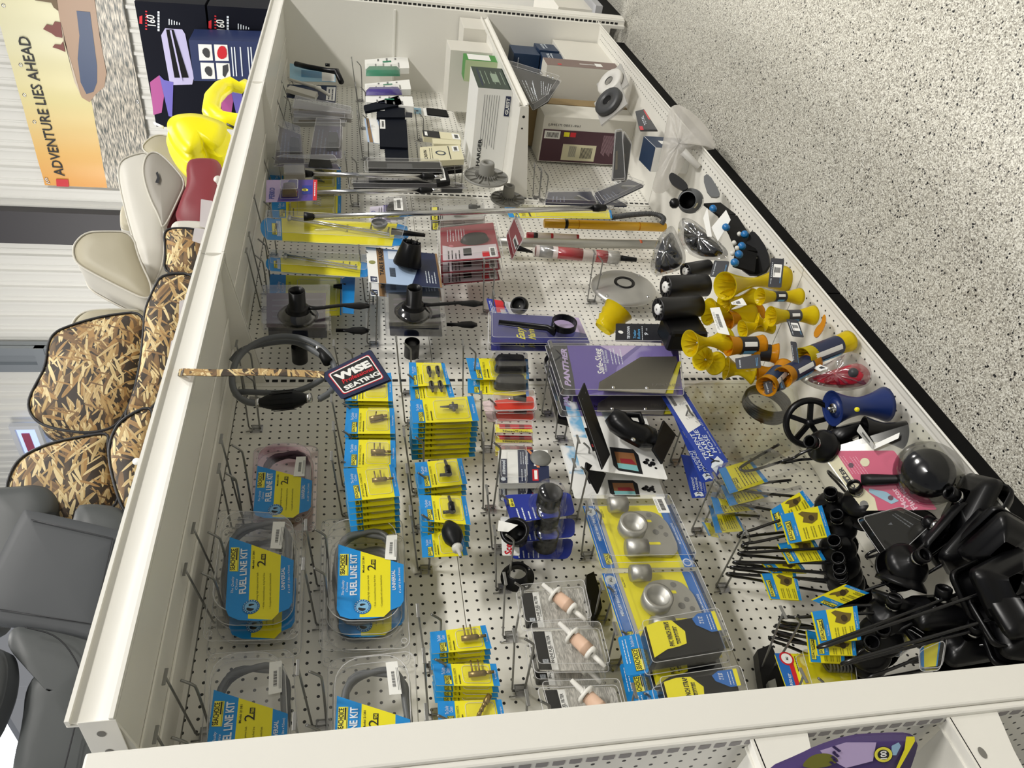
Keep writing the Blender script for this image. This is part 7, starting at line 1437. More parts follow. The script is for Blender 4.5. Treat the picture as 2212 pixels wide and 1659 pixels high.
# flushers lying in the base shelf, rectangular cups up
G(1650, 820)
flusher((180, 700), -.30, (480, 560), (700, 640), -.36, 'black motor flusher lying behind the pink card, wire to the left', r=.040, g=None, yy2=-.30)
flusher((1180, 1640), -.30, (1730, 1050), (1900, 1150), -.42, 'black rectangular flusher lying with its cups against the rail', 'rect', .055, g=None, yy2=-.40)
flusher((1120, 1780), -.26, (1560, 1300), (1780, 1420), -.36, 'black rectangular flusher lying with cups side by side below the pink card', 'rect', .055, g=None, yy2=-.38)
G(1650, 1239)
flusher((500, 620), -.25, (1850, 100), (2120, 80), -.36, 'black rectangular flusher with long wire crossing the base shelf', 'rect', .06, g=None, yy2=-.42)
flusher((700, 760), -.22, (2050, 420), (2250, 300), -.34, 'black rectangular flusher cut off at the lower edge of the base shelf', 'rect', .06, g=None, yy2=-.40)
flusher((1280, 740), -.20, (2150, 640), (2300, 520), -.30, 'black flusher nearest the camera behind the near post', 'rect', .055, g=None, yy2=-.36)
# more flushers heaped in the near corner
G(1650, 820)
flusher((900, 1300), -.24, (1250, 1560), (1100, 1640), -.34, 'black motor flusher with round cups under the pink card heap', r=.046, g=None, yy2=-.28)
flusher((1450, 1500), -.30, (1900, 1300), (2000, 1420), -.42, 'black rectangular flusher standing on the rail at the near corner', 'rect', .05, g=None, yy2=-.43)
flusher((560, 800), -.20, (820, 1010), (900, 1180), -.30, 'black motor flusher lying deep behind the pink card', r=.046, g=None, yy2=-.24)
flusher((900, 1500), -.18, (1300, 1240), (1420, 1380), -.27, 'black motor flusher with cups over the smoky pack', r=.044, g=None, yy2=-.31)
G(1650, 1239)
flusher((650, 250), -.22, (1180, 40), (1120, 260), -.30, 'black motor flusher with round cup between the two label bunches', r=.05, g=None, yy2=-.26)
flusher((800, 700), -.18, (1500, 300), (1450, 520), -.30, 'black motor flusher with wires crossing low behind the near labels', 'rect', .05, g=None, yy2=-.24)
flusher((900, 900), -.16, (1750, 560), (1650, 760), -.28, 'black motor flusher lying lowest beside the near post', 'rect', .05, g=None, yy2=-.2)
# labels on the flusher wires
G(1650, 820)
flag([(215, 1400), (140, 1155), (495, 1072), (575, 1338)], -.225, 'front yellow and blue label on the far bunch of flushers')
flag([(110, 1290), (62, 1110), (330, 945), (430, 1070)], -.20, 'tilted yellow label with white sticker behind the front one')
flag([(215, 1570), (120, 1400), (420, 1350), (530, 1540)], -.17, 'yellow label second from the front on the far bunch')
flag([(70, 1650), (-20, 1560), (300, 1550), (375, 1650)], -.12, 'yellow label low on the far bunch just above the folded one')
G(1650, 1239)
flag([(60, 215), (-20, 0), (270, -10), (325, 230)], -.10, 'lowest yellow label of the far bunch, over the perforated wall')
flag([(480, 600), (412, 325), (795, 275), (830, 565)], -.235, 'front yellow and blue label on the near bunch of flushers')
flag([(590, 300), (415, 230), (710, 95), (900, 165)], -.25, 'folded yellow label on top of the near bunch', n=(-.6, -.6, .1))
flag([(460, 695), (440, 560), (780, 575), (790, 700)], -.20, 'yellow label second from the front on the near bunch')
flag([(400, 755), (365, 480), (680, 560), (690, 770)], -.17, 'rearmost yellow label of the near bunch')
# clear bagged arms with yellow cards on the third hook
G(1100, 820)
for i, (q, y, lab) in enumerate((([(1880, 975), (1785, 765), (2060, 680), (2212, 870)], -.20, 'yellow card on clear bagged mirror arm, top of the bundle'), ([(1880, 1080), (1800, 900), (2140, 940), (2212, 1000)], -.17, 'yellow card edge second in the bundle of clear bags'), ([(1760, 1150), (1720, 1000), (2000, 1050), (2100, 1110)], -.14, 'yellow card edge third in the bundle of clear bags'), ([(1760, 1310), (1700, 1075), (1900, 1080), (2020, 1290)], -.10, 'larger yellow card low in the bundle of clear bags'), ([(1700, 1330), (1640, 1215), (1750, 1230), (1800, 1350)], -.06, 'lowest small yellow card of the clear bag bundle'))):
    K = Card('bagged_mirror_bracket', lab, 'bagged boat part', q, y, 'clear bags with yellow cards on the third hook', n=(-.15, -.97, .1))
    def ex(K, b): K.rect(b, 0, 1, .78, 1, BLU, -.0004); K.rect(b, 0, 1, 0, .1, BLU, -.0004); sea_logo(K, b, .06, .5, .66, .8, -.0008); K.lines(b, .1, .9, .2, .6, 5, INK, -.0006, .25)
    K.base(YEL, extra=ex); b = MB(); b.frus([K.Q(*p) for p in [(-.1, 1.15), (1.08, 1.2), (1.1, -.7), (.0, -.9)]], -.001, -.02, .1, CLRD); b.frus([K.Q(*p) for p in [(-.12, 1.2), (1.1, 1.25), (1.12, -.8), (.0, -1.0)]], .004, -.001, .02, CLR, lid=False); b.build('clear_bag', K.o)
    b = MB(); p0, p1, p2 = K.Q(.7, .55), K.Q(.45, -.1), K.Q(.75, -.8); b.tube(smooth_path([(p2[0] + .03, -.012, p2[1]), (p0[0] + .012, -.012, p0[1] - .02), (p0[0], -.012, p0[1]), (p0[0] - .012, -.012, p0[1] - .02), (p2[0] - .02, -.012, p2[1])], 2), .0038, BW, 7); b.build('wire_arm', K.o)
# small packs at the foot of the wall, near post
G(1650, 1239)
for q, y, lab in (([(1150, 690), (1020, 620), (1200, 480), (1330, 560)], -.20, 'yellow pack flat in the base shelf near the post, left one'), ([(1340, 800), (1330, 640), (1510, 560), (1480, 790)], -.25, 'yellow and blue pack with black ring in the base shelf near the post')):
    K = Card('flat_pack', lab, 'boat part pack', q, y, n=(-.5, -.5, .7)); K.base(YEL, extra=lambda K, b: (K.rect(b, 0, 1, .8, 1, BLU, -.0004), K.rect(b, 0, 1, 0, .08, BLU, -.0004))); tray(K, .03, (-.05, 1.05), (-.3, 1.02), m=CLRD)
G(1100, 400)
w = WT_('perforated_part', 'x', 'x', (0, 0, 0)) if 0 else None
# ================================================================ goods on top of the shelving
CAMO = mat('reed_camouflage', srgb('#5b4a36'), .6)
t = NT(CAMO); tc = t.n('ShaderNodeTexCoord')
def blades(rot, sc, st, thr, cols, prev, seed):
    mp = t.n('ShaderNodeMapping'); mp.inputs['Rotation'].default_value = (0, rot, 0); mp.inputs['Location'].default_value = (seed, seed * 2, seed * 3); t.L(tc.outputs['Object'], mp.inputs[0])
    m2 = t.n('ShaderNodeMapping'); m2.inputs['Scale'].default_value = (sc * st, sc * .35, sc); t.L(mp.outputs[0], m2.inputs[0])
    vz = t.n('ShaderNodeTexVoronoi'); vz.inputs['Scale'].default_value = 1; t.L(m2.outputs[0], vz.inputs['Vector'])
    sp_ = t.n('ShaderNodeSeparateColor'); t.L(vz.outputs['Color'], sp_.inputs[0])
    f = t.math('MULTIPLY', t.math('LESS_THAN', vz.outputs['Distance'], thr), t.math('GREATER_THAN', sp_.outputs[1], .25))
    cc = t.ramp(t.math('ADD', sp_.outputs[0], t.math('MULTIPLY', vz.outputs['Distance'], .9)), [(0, srgb(cols[0])), (.5, srgb(cols[1])), (1, srgb(cols[2]))])
    mx = t.n('ShaderNodeMix', data_type='RGBA'); t.L(f, mx.inputs[0])
    if prev is None: mx.inputs[6].default_value = (*srgb('#352c24'), 1)
    else: t.L(prev, mx.inputs[6])
    t.L(cc, mx.inputs[7]); return mx.outputs[2]
c_ = None; DKc = ('#4a3b2b', '#6f583c', '#3b3127'); MDc = ('#8f7048', '#6b5238', '#a5814f'); LTc = ('#cdb27a', '#a98a58', '#dcc896')
for i, (rot, sc, st, thr, col) in enumerate(((.3, 40, .14, .5, DKc), (-.9, 44, .12, .5, DKc), (.1, 55, .10, .42, MDc), (-.5, 60, .10, .40, MDc), (1.0, 62, .10, .38, MDc), (.45, 75, .08, .36, LTc), (-.2, 80, .08, .34, LTc), (.15, 105, .07, .34, LTc), (-.75, 90, .07, .30, LTc), (1.3, 100, .08, .28, MDc), (.7, 125, .06, .3, LTc))): c_ = blades(rot, sc, st, thr, col, c_, 3.1 * i)
t.L(c_, t.b.inputs['Base Color'])
SG_ = H('charcoal_vinyl', '#454848', .5); SGD = H('charcoal_vinyl_dark', '#3c3f42', .5); TAN_ = H('tan_vinyl', '#a7a08a', .5); WV = H('white_vinyl', '#c9c6bc', .45); RDV = H('red_vinyl', '#7e2c34', .5); RDSH = H('red_vinyl_shade', '#5e1a20', .5); BGE = H('beige_vinyl', '#a39c85', .55); PIPE = H('piping_white', '#bdb9ad', .45)
G(0, 0, 1)
def cushion(o, outline, y, th, m, n=(-.35, -.93, 0), side=None, name='cushion', r=.012, pipe=None, sm=2, x=None, bulge=.012):
    c = (sum(p[0] for p in outline) / len(outline), sum(p[1] for p in outline) / len(outline)); pl = Plane(c, y, n, x=x); pts = smooth_poly([pl.l(p) for p in outline], sm); M = o.matrix_world.inverted() @ pl.M if o is not None else pl.M
    N = len(pts); A = sum(pts[i][0] * pts[(i + 1) % N][1] - pts[(i + 1) % N][0] * pts[i][1] for i in range(N)); pts = pts if A > 0 else pts[::-1]; cx = sum(p[0] for p in pts) / N; cz = sum(p[1] for p in pts) / N
    b = MB(); vs = []; R = max(math.dist((cx, cz), p) for p in pts)
    lev = [(1 - .0, th * .5), (1 - .0, r), (1 - r * .3 / R, r * .3), (1 - r / R, 0), (.85, -bulge * .6), (.5, -bulge), (.1, -bulge * 1.05)]
    for s_, yy in lev: vs += [(cx + (a - cx) * s_, yy, cz + (c2 - cz) * s_) for a, c2 in pts]
    fs = lambda k0, k1: [(k * N + i, k * N + (i + 1) % N, (k + 1) * N + (i + 1) % N, (k + 1) * N + i) for k in range(k0, k1) for i in range(N)]
    b.add(vs, fs(2, 6) + [tuple(range(6 * N, 7 * N))], m, True, M); b.add(vs, fs(0, 2), side or m, True, M)
    vb = [(cx + (a - cx) * s_, yy, cz + (c2 - cz) * s_) for s_, yy in ((1, th * .5), (1, th - r), (1 - r / R, th)) for a, c2 in pts]
    b.add(vb, [(k * N + i, (k + 1) * N + i, (k + 1) * N + (i + 1) % N, k * N + (i + 1) % N) for k in range(2) for i in range(N)] + [tuple(range(2 * N, 3 * N))[::-1]], side or m, True, M)
    if pipe: b.tube([(cx + (a - cx) * 1.002, .002, cz + (c2 - cz) * 1.002) for a, c2 in pts], .0035, pipe, 6, closed=True, M=M); b.tube([(cx + (a - cx) * 1.002, th - .002, cz + (c2 - cz) * 1.002) for a, c2 in pts], .0035, pipe, 6, closed=True, M=M)
    me = b.build(name, o); return me, pl
def seat(name, lab, q, y, cat='boat seat', group=None):
    P = on(q, 1, y); P.z = SHZ; o = thing(name, lab, cat, group, P=P); bpy.context.view_layer.update(); return o
s = seat('folding_seat', 'charcoal folded boat seat with a stitched flap, nearest the camera on the top shelf', (270, 1250), -.30)
cushion(s, [(-60, 1052), (20, 1050), (83, 1043), (115, 1058), (127, 1085), (124, 1112), (90, 1118), (60, 1130), (30, 1240), (-60, 1420)], -.16, .10, SG_, name='back_cushion', bulge=.02)
cushion(s, [(150, 1090), (200, 1084), (262, 1093), (288, 1125), (292, 1165), (275, 1230), (230, 1370), (150, 1300)], -.20, .10, SG_, name='seat_cushion', bulge=.015)
_, pl = cushion(s, [(46, 1102), (60, 1099), (270, 1146), (276, 1158), (258, 1260), (230, 1388), (224, 1394), (60, 1356), (-50, 1345), (-50, 1290)], -.27, .02, SGD, name='flap', sm=1, r=.004, bulge=.004)
b = MB(); M = s.matrix_world.inverted() @ pl.M
for pts in ([(70, 1125), (245, 1165), (205, 1350), (0, 1318)],): b.tube([(*[pl.l(p)[0]], -.006, pl.l(p)[1]) for p in pts], .0012, INK, 5, M=M)
b.build('stitching', s)
s = seat('folding_seat', 'charcoal boat seat with curved stitched bolster cut off at the left edge of the photo', (200, 1560), -.26)
cushion(s, [(60, 1352), (140, 1366), (236, 1396), (222, 1440), (190, 1550), (215, 1610), (243, 1655), (250, 1750), (15, 1780), (22, 1660), (46, 1560), (52, 1484), (88, 1440), (84, 1422), (50, 1414), (10, 1400), (20, 1350)], -.22, .10, SG_, name='back_cushion', bulge=.012)
cushion(s, [(-80, 1395), (0, 1396), (16, 1420), (18, 1460), (6, 1520), (-40, 1620), (-90, 1640)], -.26, .06, SGD, name='arm_pad')
b = MB(); pl = Plane((150, 1500), -.235, (-.35, -.93, 0)); M = s.matrix_world.inverted() @ pl.M; b.tube(smooth_path([(pl.l(p)[0], -.012, pl.l(p)[1]) for p in [(60, 1358), (130, 1375), (172, 1430), (186, 1480), (170, 1560), (140, 1680)]], 2), .0013, INK, 5, M=M); b.build('stitching', s)
s = seat('folding_seat', 'camouflage boat seat with reed pattern, far one of the two', (300, 760), -.28)
cushion(s, [(310, 672), (240, 679), (190, 690), (150, 703), (118, 716), (103, 740), (98, 790), (82, 820), (60, 862), (62, 890), (85, 915), (130, 928), (190, 935), (238, 926), (262, 905), (285, 862), (300, 790), (312, 735)], -.18, .10, CAMO, name='back_cushion', side=CAMO, pipe=INK, bulge=.02)
cushion(s, [(350, 590), (425, 590), (408, 650), (388, 730), (365, 800), (342, 870), (300, 898), (265, 905), (288, 855), (302, 790), (310, 715), (312, 668), (332, 622)], -.27, .12, CAMO, name='seat_cushion', pipe=INK)
s2 = seat('folding_seat', 'camouflage boat seat with reed pattern, near one behind the charcoal seat', (280, 1000), -.28)
cushion(s2, [(236, 934), (190, 940), (110, 955), (50, 982), (25, 1012), (10, 1060), (30, 1110), (120, 1130), (200, 1120), (262, 1085), (242, 1020), (230, 965)], -.18, .10, CAMO, name='back_cushion', pipe=INK, bulge=.02)
cushion(s2, [(262, 903), (335, 870), (318, 950), (302, 1030), (292, 1110), (270, 1110), (250, 1060), (234, 990), (238, 945)], -.27, .12, CAMO, name='seat_cushion', pipe=INK)
b = MB(); c = on((295, 997), 1, -.285) - s2.location; b.lathe([(0, .002), (.008, .002), (.008, 0)], WHITE2, 14, Matrix.Translation(c) @ frame((0, 0, 0), (-.35, -.93, 0))); b.build('size_dot', s2)
s3 = seat('seat_cushion', 'folded camouflage seat pad standing at the edge above the shelf rail', (390, 540), -.30, 'seat pad')
cushion(s3, [(352, 496), (385, 491), (425, 494), (442, 505), (436, 555), (426, 594), (352, 592), (358, 540)], -.28, .12, CAMO, name='pad', pipe=INK)
b = MB(); ps = [P3((352, 806), -.36), P3((385, 804), -.43), P3((395, 803), -.462), P3((470, 805), -.468), P3((560, 803), -.468), P3((650, 806), -.47), P3((700, 809), -.472)]
vs = []; 
for i, p in enumerate(ps): vs += [tuple(p + Vector((-.011, 0, 0))), tuple(p + Vector((.011, 0, 0)))]
w = WT_('seat_strap', 'narrow camouflage strap hanging over the rail and carrying the navy tag', 'strap', ps[2])
b.add(vs, [(2 * i, 2 * i + 1, 2 * i + 3, 2 * i + 2) for i in range(len(ps) - 1)], CAMO, False); b.add([(v[0], v[1] + .0015, v[2]) for v in vs], [(2 * i, 2 * i + 2, 2 * i + 3, 2 * i + 1) for i in range(len(ps) - 1)], CAMO, False); w.part(b, 'strap')
PFL = mat('pale_plastic_flap', srgb('#c4bfc0'), .4, alpha=.75)
for i, q in enumerate(([(434, 430), (459, 434), (452, 495), (431, 488)], [(420, 492), (442, 495), (434, 526), (415, 520)], [(388, 620), (414, 621), (403, 722), (386, 690)], [(370, 735), (397, 736), (385, 780), (363, 778)], [(335, 892), (357, 892), (332, 985), (318, 960)])):
    K = Card('plastic_clip_strap', ('pale plastic strap over the red seat', 'pale plastic strap on the folded camouflage pad', 'long pale plastic strap on the far camouflage seat', 'pale plastic strap just above the camouflage tag strap', 'clear plastic strap on the near camouflage seat')[i], 'strap', q, -.325, 'pale plastic straps holding the seats'); K.base(PFL, .001, .004, 'strap')
s = seat('folding_seat', 'tan faced boat seat with wide white edge standing in front of the dark column', (250, 600), -.2)
cushion(s, [(185, 501), (225, 499), (285, 500), (300, 560), (330, 620), (322, 650), (262, 622), (200, 590), (166, 570), (157, 548), (160, 525)], -.22, .13, TAN_, name='back_cushion', side=WV, pipe=PIPE)
b = MB(); b.lathe([(0, .004), (.005, .003), (.006, 0)], CHROME, 12, Matrix.Translation(P3((208, 539), -.235) - s.location) @ frame((0, 0, 0), (-.35, -.93, 0))); b.build('snap', s)
s = seat('folding_seat', 'white and taupe boat seat with a small dark emblem leaning over the tan one', (340, 480), -.24)
cushion(s, [(254, 372), (260, 346), (285, 334), (325, 326), (345, 400), (352, 470), (356, 560), (332, 620), (312, 590), (285, 510), (262, 420)], -.20, .12, WV, name='back_cushion', side=WV, pipe=PIPE)
cushion(s, [(312, 342), (325, 327), (345, 330), (380, 365), (401, 394), (385, 430), (352, 498), (345, 470), (322, 425), (308, 375)], -.26, .05, H('taupe_vinyl', '#8f8a80', .5), name='headrest', side=WV, pipe=PIPE, bulge=.006)
K = Card('emblem', 'x', 'x', [(334, 398), (337, 372), (347, 370), (345, 396)], -.275, n=(-.35, -.93, 0)); b = MB(); K.poly(b, [(0, .2), (.4, 0), (1, .6), (.9, 1), (.5, .6), (.1, .9)], INK, -.002); o_ = b.build('emblem', K.o); Mw = K.pl.M.copy(); o_.parent = s; o_.matrix_local = s.matrix_world.inverted() @ Mw; bpy.data.objects.remove(K.o)
s = seat('folding_seat', 'beige rounded seat back behind the yellow inflatable', (380, 380), -.10)
cushion(s, [(303, 322), (318, 300), (345, 288), (380, 300), (420, 360), (450, 430), (400, 430), (340, 340)], -.10, .08, BGE, name='back_cushion', side=WV, pipe=PIPE)
s = seat('folding_seat', 'white edged seat corner showing just above the tan seat in front of the dark column', (300, 470), -.05)
cushion(s, [(258, 448), (268, 440), (320, 455), (330, 500), (262, 500), (257, 480)], -.08, .08, TAN_, name='back_cushion', side=WV)
s = seat('folding_seat', 'beige seat edge with a small white label behind the far camouflage seat', (250, 690), -.08)
cushion(s, [(153, 705), (165, 682), (195, 668), (290, 668), (330, 672), (330, 720), (160, 740)], -.08, .07, BGE, name='back_cushion', side=WV, pipe=PIPE)
s = seat('folding_seat', 'dark red boat seat cushion next to the taupe emblem seat', (430, 420), -.30)
cushion(s, [(400, 346), (425, 337), (480, 341), (479, 400), (470, 450), (458, 500), (372, 478), (388, 432), (404, 398)], -.27, .10, RDV, name='seat_cushion', bulge=.02); cushion(s, [(352, 498), (385, 432), (400, 402), (410, 440), (385, 480), (362, 500)], -.20, .08, RDSH, name='back_cushion')  # small dark red back_cushion is shade on the red seat, set in colour
cushion(s, [(366, 484), (382, 475), (455, 478), (452, 500), (370, 500)], -.262, .05, WV, name='white_edge', bulge=.004)
b = MB(); p = P3((474, 392), -.36) - s.location; b.lathe([(0, .02), (.012, .016), (.010, 0), (.014, -.01)], WV, 14, Matrix.Translation(p) @ frame((0, 0, 0), (-.5, -.8, .3))); b.build('valve', s)
YV = H('inflatable_yellow', '#f0e608', .35)
s = seat('inflatable_toy', 'bright yellow inflatable with a lobe and a curved ring neck, white valve at its left', (450, 300), -.25, 'inflatable')
cushion(s, [(352, 277), (360, 262), (380, 252), (430, 249), (481, 266), (507, 279), (500, 316), (485, 340), (462, 330), (442, 322), (445, 338), (408, 360), (375, 328), (355, 295)], -.24, .14, YV, name='lobe', r=.05, bulge=.05)
b = MB(); pts = [(519, 190, -.20), (500, 182, -.20), (478, 192, -.20), (460, 212, -.20), (456, 240, -.20), (475, 258, -.20), (505, 262, -.20), (530, 262, -.18)]; b.tube([P3((a, c_), y_) - s.location for a, c_, y_ in [(530, 178, -.2)] + pts], .03, YV, 16, radii=[.016, .026, .034, .037, .037, .037, .037, .034, .03]); b.build('ring_neck', s)
b = MB(); b.tube([P3((353, 275), -.22) - s.location, P3((333, 266), -.22) - s.location], .006, WHITE2, 8, flat=.4); b.build('valve_tab', s)
b = MB(); b.tube([P3((490, 268), -.27) - s.location, P3((506, 276), -.27) - s.location], .006, INK, 8, flat=.3); b.build('buckle', s)
# ================================================================ banner and dark cartons at the far wall
G(0, 0, 1)
XB = XW - .06
ya, zt = wy(97, 400, XB); _, zb_ = wy(318, 295, XB); yb = wy(2, 5, XB)[0] - 1.3
BAN = mat('banner_print', srgb('#e3d9a0'), .35)
t = NT(BAN); tc = t.n('ShaderNodeTexCoord'); sp = t.n('ShaderNodeSeparateXYZ'); t.L(tc.outputs['Object'], sp.inputs[0])
u = t.math('DIVIDE', sp.outputs[0], ya - yb); sky = t.ramp(u, [(0, srgb('#e0a050')), (.12, srgb('#e2b56a')), (.3, srgb('#dfd39a')), (.5, srgb('#dcd8b4')), (1, srgb('#e6dfae'))])
nz = t.n('ShaderNodeTexNoise'); mp = t.n('ShaderNodeMapping'); mp.inputs['Scale'].default_value = (5, 1, 34); nz.inputs['Scale'].default_value = 2.2; nz.inputs['Detail'].default_value = 5; t.L(tc.outputs['Object'], mp.inputs[0]); t.L(mp.outputs[0], nz.inputs['Vector'])
wat = t.ramp(nz.outputs[0], [(.38, srgb('#4f5552')), (.5, srgb('#a09a8e')), (.62, srgb('#dcd3c2'))])
zz = t.math('DIVIDE', sp.outputs[2], zt - zb_); lim = t.math('ADD', t.math('MULTIPLY', u, -.10), .43 - 1.0 + .02)
isw = t.math('LESS_THAN', zz, lim); mx = t.n('ShaderNodeMix', data_type='RGBA'); t.L(isw, mx.inputs[0]); t.L(sky, mx.inputs[6]); t.L(wat, mx.inputs[7]); t.L(mx.outputs[2], t.b.inputs['Base Color'])
bo = thing('banner', 'long sunset banner reading ADVENTURE LIES AHEAD with a boat on rough water', 'banner', M=Plane((0, 0), n=(-1, 0, 0), P=(XB, ya, zt)).M)
W_, H_ = ya - yb, zt - zb_
b = MB(); nx = 40; vs = []
for j in range(2):
    for i in range(nx + 1): vs.append((W_ * i / nx, .004 * math.sin(i * 1.3), -H_ * j))
b.add(vs, [(i, i + 1, i + nx + 2, i + nx + 1) for i in range(nx)], BAN, True); b.build('vinyl_sheet', bo)
BP = Plane((0, 0), n=(-1, 0, 0), P=(XB, ya, zt)); bl = lambda q: BP.l(q)
b = MB(); G(0, 0, 3.95); x0, z0 = bl((555, 1500)); x1, z1 = bl((285, 315)); _, zc = bl((470, 1495))
b.text('ADVENTURE LIES AHEAD', INK, x0, z0, -.012, w=x1 - x0, h=zc - z0, bold=.012); b.prism([bl(p) for p in [(485, 1587), (480, 1525), (583, 1528), (590, 1590)]], -.010, -.010, RED); b.build('lettering', bo)
b = MB(); P_ = lambda pts, m, o: b.prism([bl(p) for p in pts], o, o, m)
HB1, HB2, HB3 = H('hull_tan', '#a98b72', .4), H('hull_blue', '#34476a', .4), H('figure_maroon', '#7a4038', .5)
P_([(765, 870), (700, 830), (640, 700), (590, 500), (540, 330), (500, 100), (480, -60), (800, -60), (850, 300), (910, 620), (890, 740), (820, 800)], HB1, -.008)
P_([(740, 800), (690, 700), (665, 500), (680, 300), (655, 90), (770, 100), (800, 330), (830, 560), (830, 700), (800, 780)], HB2, -.011)
P_([(540, 300), (620, 560), (690, 800), (640, 700), (570, 420), (520, 180)], H('hull_pale', '#c9b9a6', .4), -.012)
P_([(370, 245), (400, 205), (450, 215), (470, 180), (520, 190), (535, 320), (480, 310), (440, 280)], HB3, -.013); P_([(450, 400), (470, 375), (520, 380), (540, 350), (560, 440), (500, 415)], HB3, -.013); P_([(300, 0), (330, -40), (480, -60), (500, 90), (460, 60), (440, 20)], H('figure_olive', '#6e5a3c', .5), -.013)
b.build('boat_print', bo)
b = MB()
for q in ((32, 45), (178, 552), (210, 808), (295, 1038), (397, 1527), (412, 1555), (1175, 868)): x, z = bl(q); b.lathe([(.010, 0), (.018, .003), (.018, 0)], CHROME, 12, Matrix.Translation((x, -.006, z)) @ Matrix.Rotation(R_(90), 4, 'X'))
b.build('eyelets', bo)
XC = 4.3; CP = Plane((0, 0), n=(-1, 0, 0), P=(XC, 0, 2.0)); cl = lambda q: CP.l(q)
NB1, NB2, LIL = H('carton_black', '#11131d', .55, spec=.1), H('carton_navy', '#27335c', .45), H('lilac_print', '#b9b4d6', .45)
def carton(q, lab, m, art, dep=.5):
    pts = [cl(p) for p in q]; cx = sum(p[0] for p in pts) / 4; cz = min(p[1] for p in pts); o = thing('toolbox_carton', lab, 'carton', M=Matrix.Translation(CP.X * cx + CP.Z * cz) @ CP.M); b = MB(); L_ = lambda p: (cl(p)[0] - cx, cl(p)[1] - cz)
    b.prism([L_(p) for p in q], 0, dep, m); b.build('board', o, bevel=.003); b = MB(); art(b, L_); b.build('print', o); return o
def art160(dx, dz):
    def f(b, L_):
        P_ = lambda pts, m, o: b.prism([L_((p[0] + dx, p[1] + dz)) for p in pts], -o, -o, m)
        x0, z0 = L_((1330 + dx, 222 + dz)); x1, _ = L_((1320 + dx, 130 + dz)); _, zc = L_((1262 + dx, 222 + dz)); b.text('160', WHITE2, x0, z0, -.003, w=x1 - x0, h=zc - z0, bold=.01)
        P_([(1190, 200), (1215, 205), (1215, 130), (1190, 140)], RED, .003); 
        for k in range(7): P_([(1240, 90 + 25 * k), (1256, 92 + 25 * k), (1256, 104 + 25 * k), (1240, 102 + 25 * k)], RED, .003); P_([(1345, 95 + 25 * k), (1362, 97 + 25 * k), (1362, 116 + 25 * k), (1345, 114 + 25 * k)], WT, .003)
        P_([(1375, 300), (1410, 240), (1555, 250), (1580, 290), (1655, 660), (1640, 720), (1450, 725), (1440, 660)], LIL, .003); P_([(1418, 250), (1480, 250), (1610, 660), (1490, 660)], BLACKM, .006); P_([(1450, 255), (1465, 255), (1560, 690), (1545, 690)], LIL, .008)
        P_([(1280, 700), (1360, 640), (1400, 820), (1380, 960), (1310, 980)], H('pink_print', '#a6508c', .45), .003); P_([(1360, 640), (1440, 990), (1470, 995), (1480, 700), (1400, 680)], H('violet_print', '#6a62b4', .45), .004)
        for k in range(5): P_([(1440 + 22 * k, 160 + 8 * k), (1448 + 22 * k, 160 + 8 * k), (1448 + 22 * k, 210), (1440 + 22 * k, 210)], WT, .004)
    return f
G(0, 0, 3.95)
carton([(1335, 1080), (1145, 8), (1745, 42), (1870, 1100)], 'large black carton printed 160 with a white truck toolbox picture, fully visible one', NB1, art160(0, 0))
carton([(1890, 1100), (1765, 48), (2330, 80), (2420, 1100)], 'second black carton printed 160 partly behind the shelf rail', NB1, art160(590, 40))
XC = 4.0; CP = Plane((0, 0), n=(-1, 0, 0), P=(XC, 0, 2.0))
def artp(b, L_):
    for i, (q, m) in enumerate((((1690, 375), 'p'), ((1825, 378), 'q'), ((1710, 532), 'r'), ((1843, 535), 's'))):
        b.prism([L_(p) for p in ((q[0] + 12, q[1] + 140), (q[0], q[1]), (q[0] + 115, q[1] + 4), (q[0] + 128, q[1] + 140))], -.003, -.003, WHITE2)
        if m == 'q': b.prism(smooth_poly([L_(p) for p in ((1850, 440), (1880, 385), (1930, 400), (1940, 480), (1900, 505), (1860, 490))], 1), -.005, -.005, RED)
        elif m == 's': b.prism([L_(p) for p in ((1900, 560), (1945, 545), (1950, 600), (1920, 660), (1900, 640))], -.005, -.005, DGREY)
        else: b.prism(smooth_poly([L_(p) for p in ((q[0] + 30, q[1] + 60), (q[0] + 60, q[1] + 25), (q[0] + 100, q[1] + 50), (q[0] + 100, q[1] + 120), (q[0] + 60, q[1] + 110))], 1), -.005, -.005, DGREY)
    for k in range(5): x = (1975, 2000, 2050, 2115, 2140)[k]; b.prism([L_(p) for p in ((x + 14, 650), (x - 5, 400), (x + 5, 400), (x + 24, 650))], -.003, -.003, WT)
carton([(1655, 690), (1610, 342), (2330, 360), (2400, 700)], 'navy carton with four small vehicle pictures in front of the black ones', NB2, artp, .25)
w = WT_('display_plinth', 'pale stand under the black and navy cartons beyond the shelving', 'stand', (4.4, .3, 0)); b = MB(); b.box((4.02, -.5, 0), (4.85, 1.15, 1.97), WHITE); w.part(b, 'panel')
b = MB(); b.box((4.0, -.52, 1.93), (4.87, 1.17, 1.985), WHITE); w.part(b, 'top_board')
G(0, 0, 1)
# next bay beyond the far end panel
w = WT_('far_bay_shelf', 'next white bay with black kick plate beyond the far end panel', 'shelf', (3.2, -.3, 0)); b = MB(); b.box((2.78, -.50, .12), (3.9, -.02, .16), H('grey_deck', '#a9aaae', .5)); w.part(b, 'deck'); b = MB(); b.box((2.78, -.46, 0), (3.9, -.44, .12), KICK); w.part(b, 'kick_plate')
w = WT_('white_carton', 'white speckled carton at the very top edge of the photo beyond the end post', 'carton', (2.9, -.40, .16)); b = MB(); b.box((2.84, -.46, .16), (3.5, -.1, .36), BOXW); w.part(b, 'board')
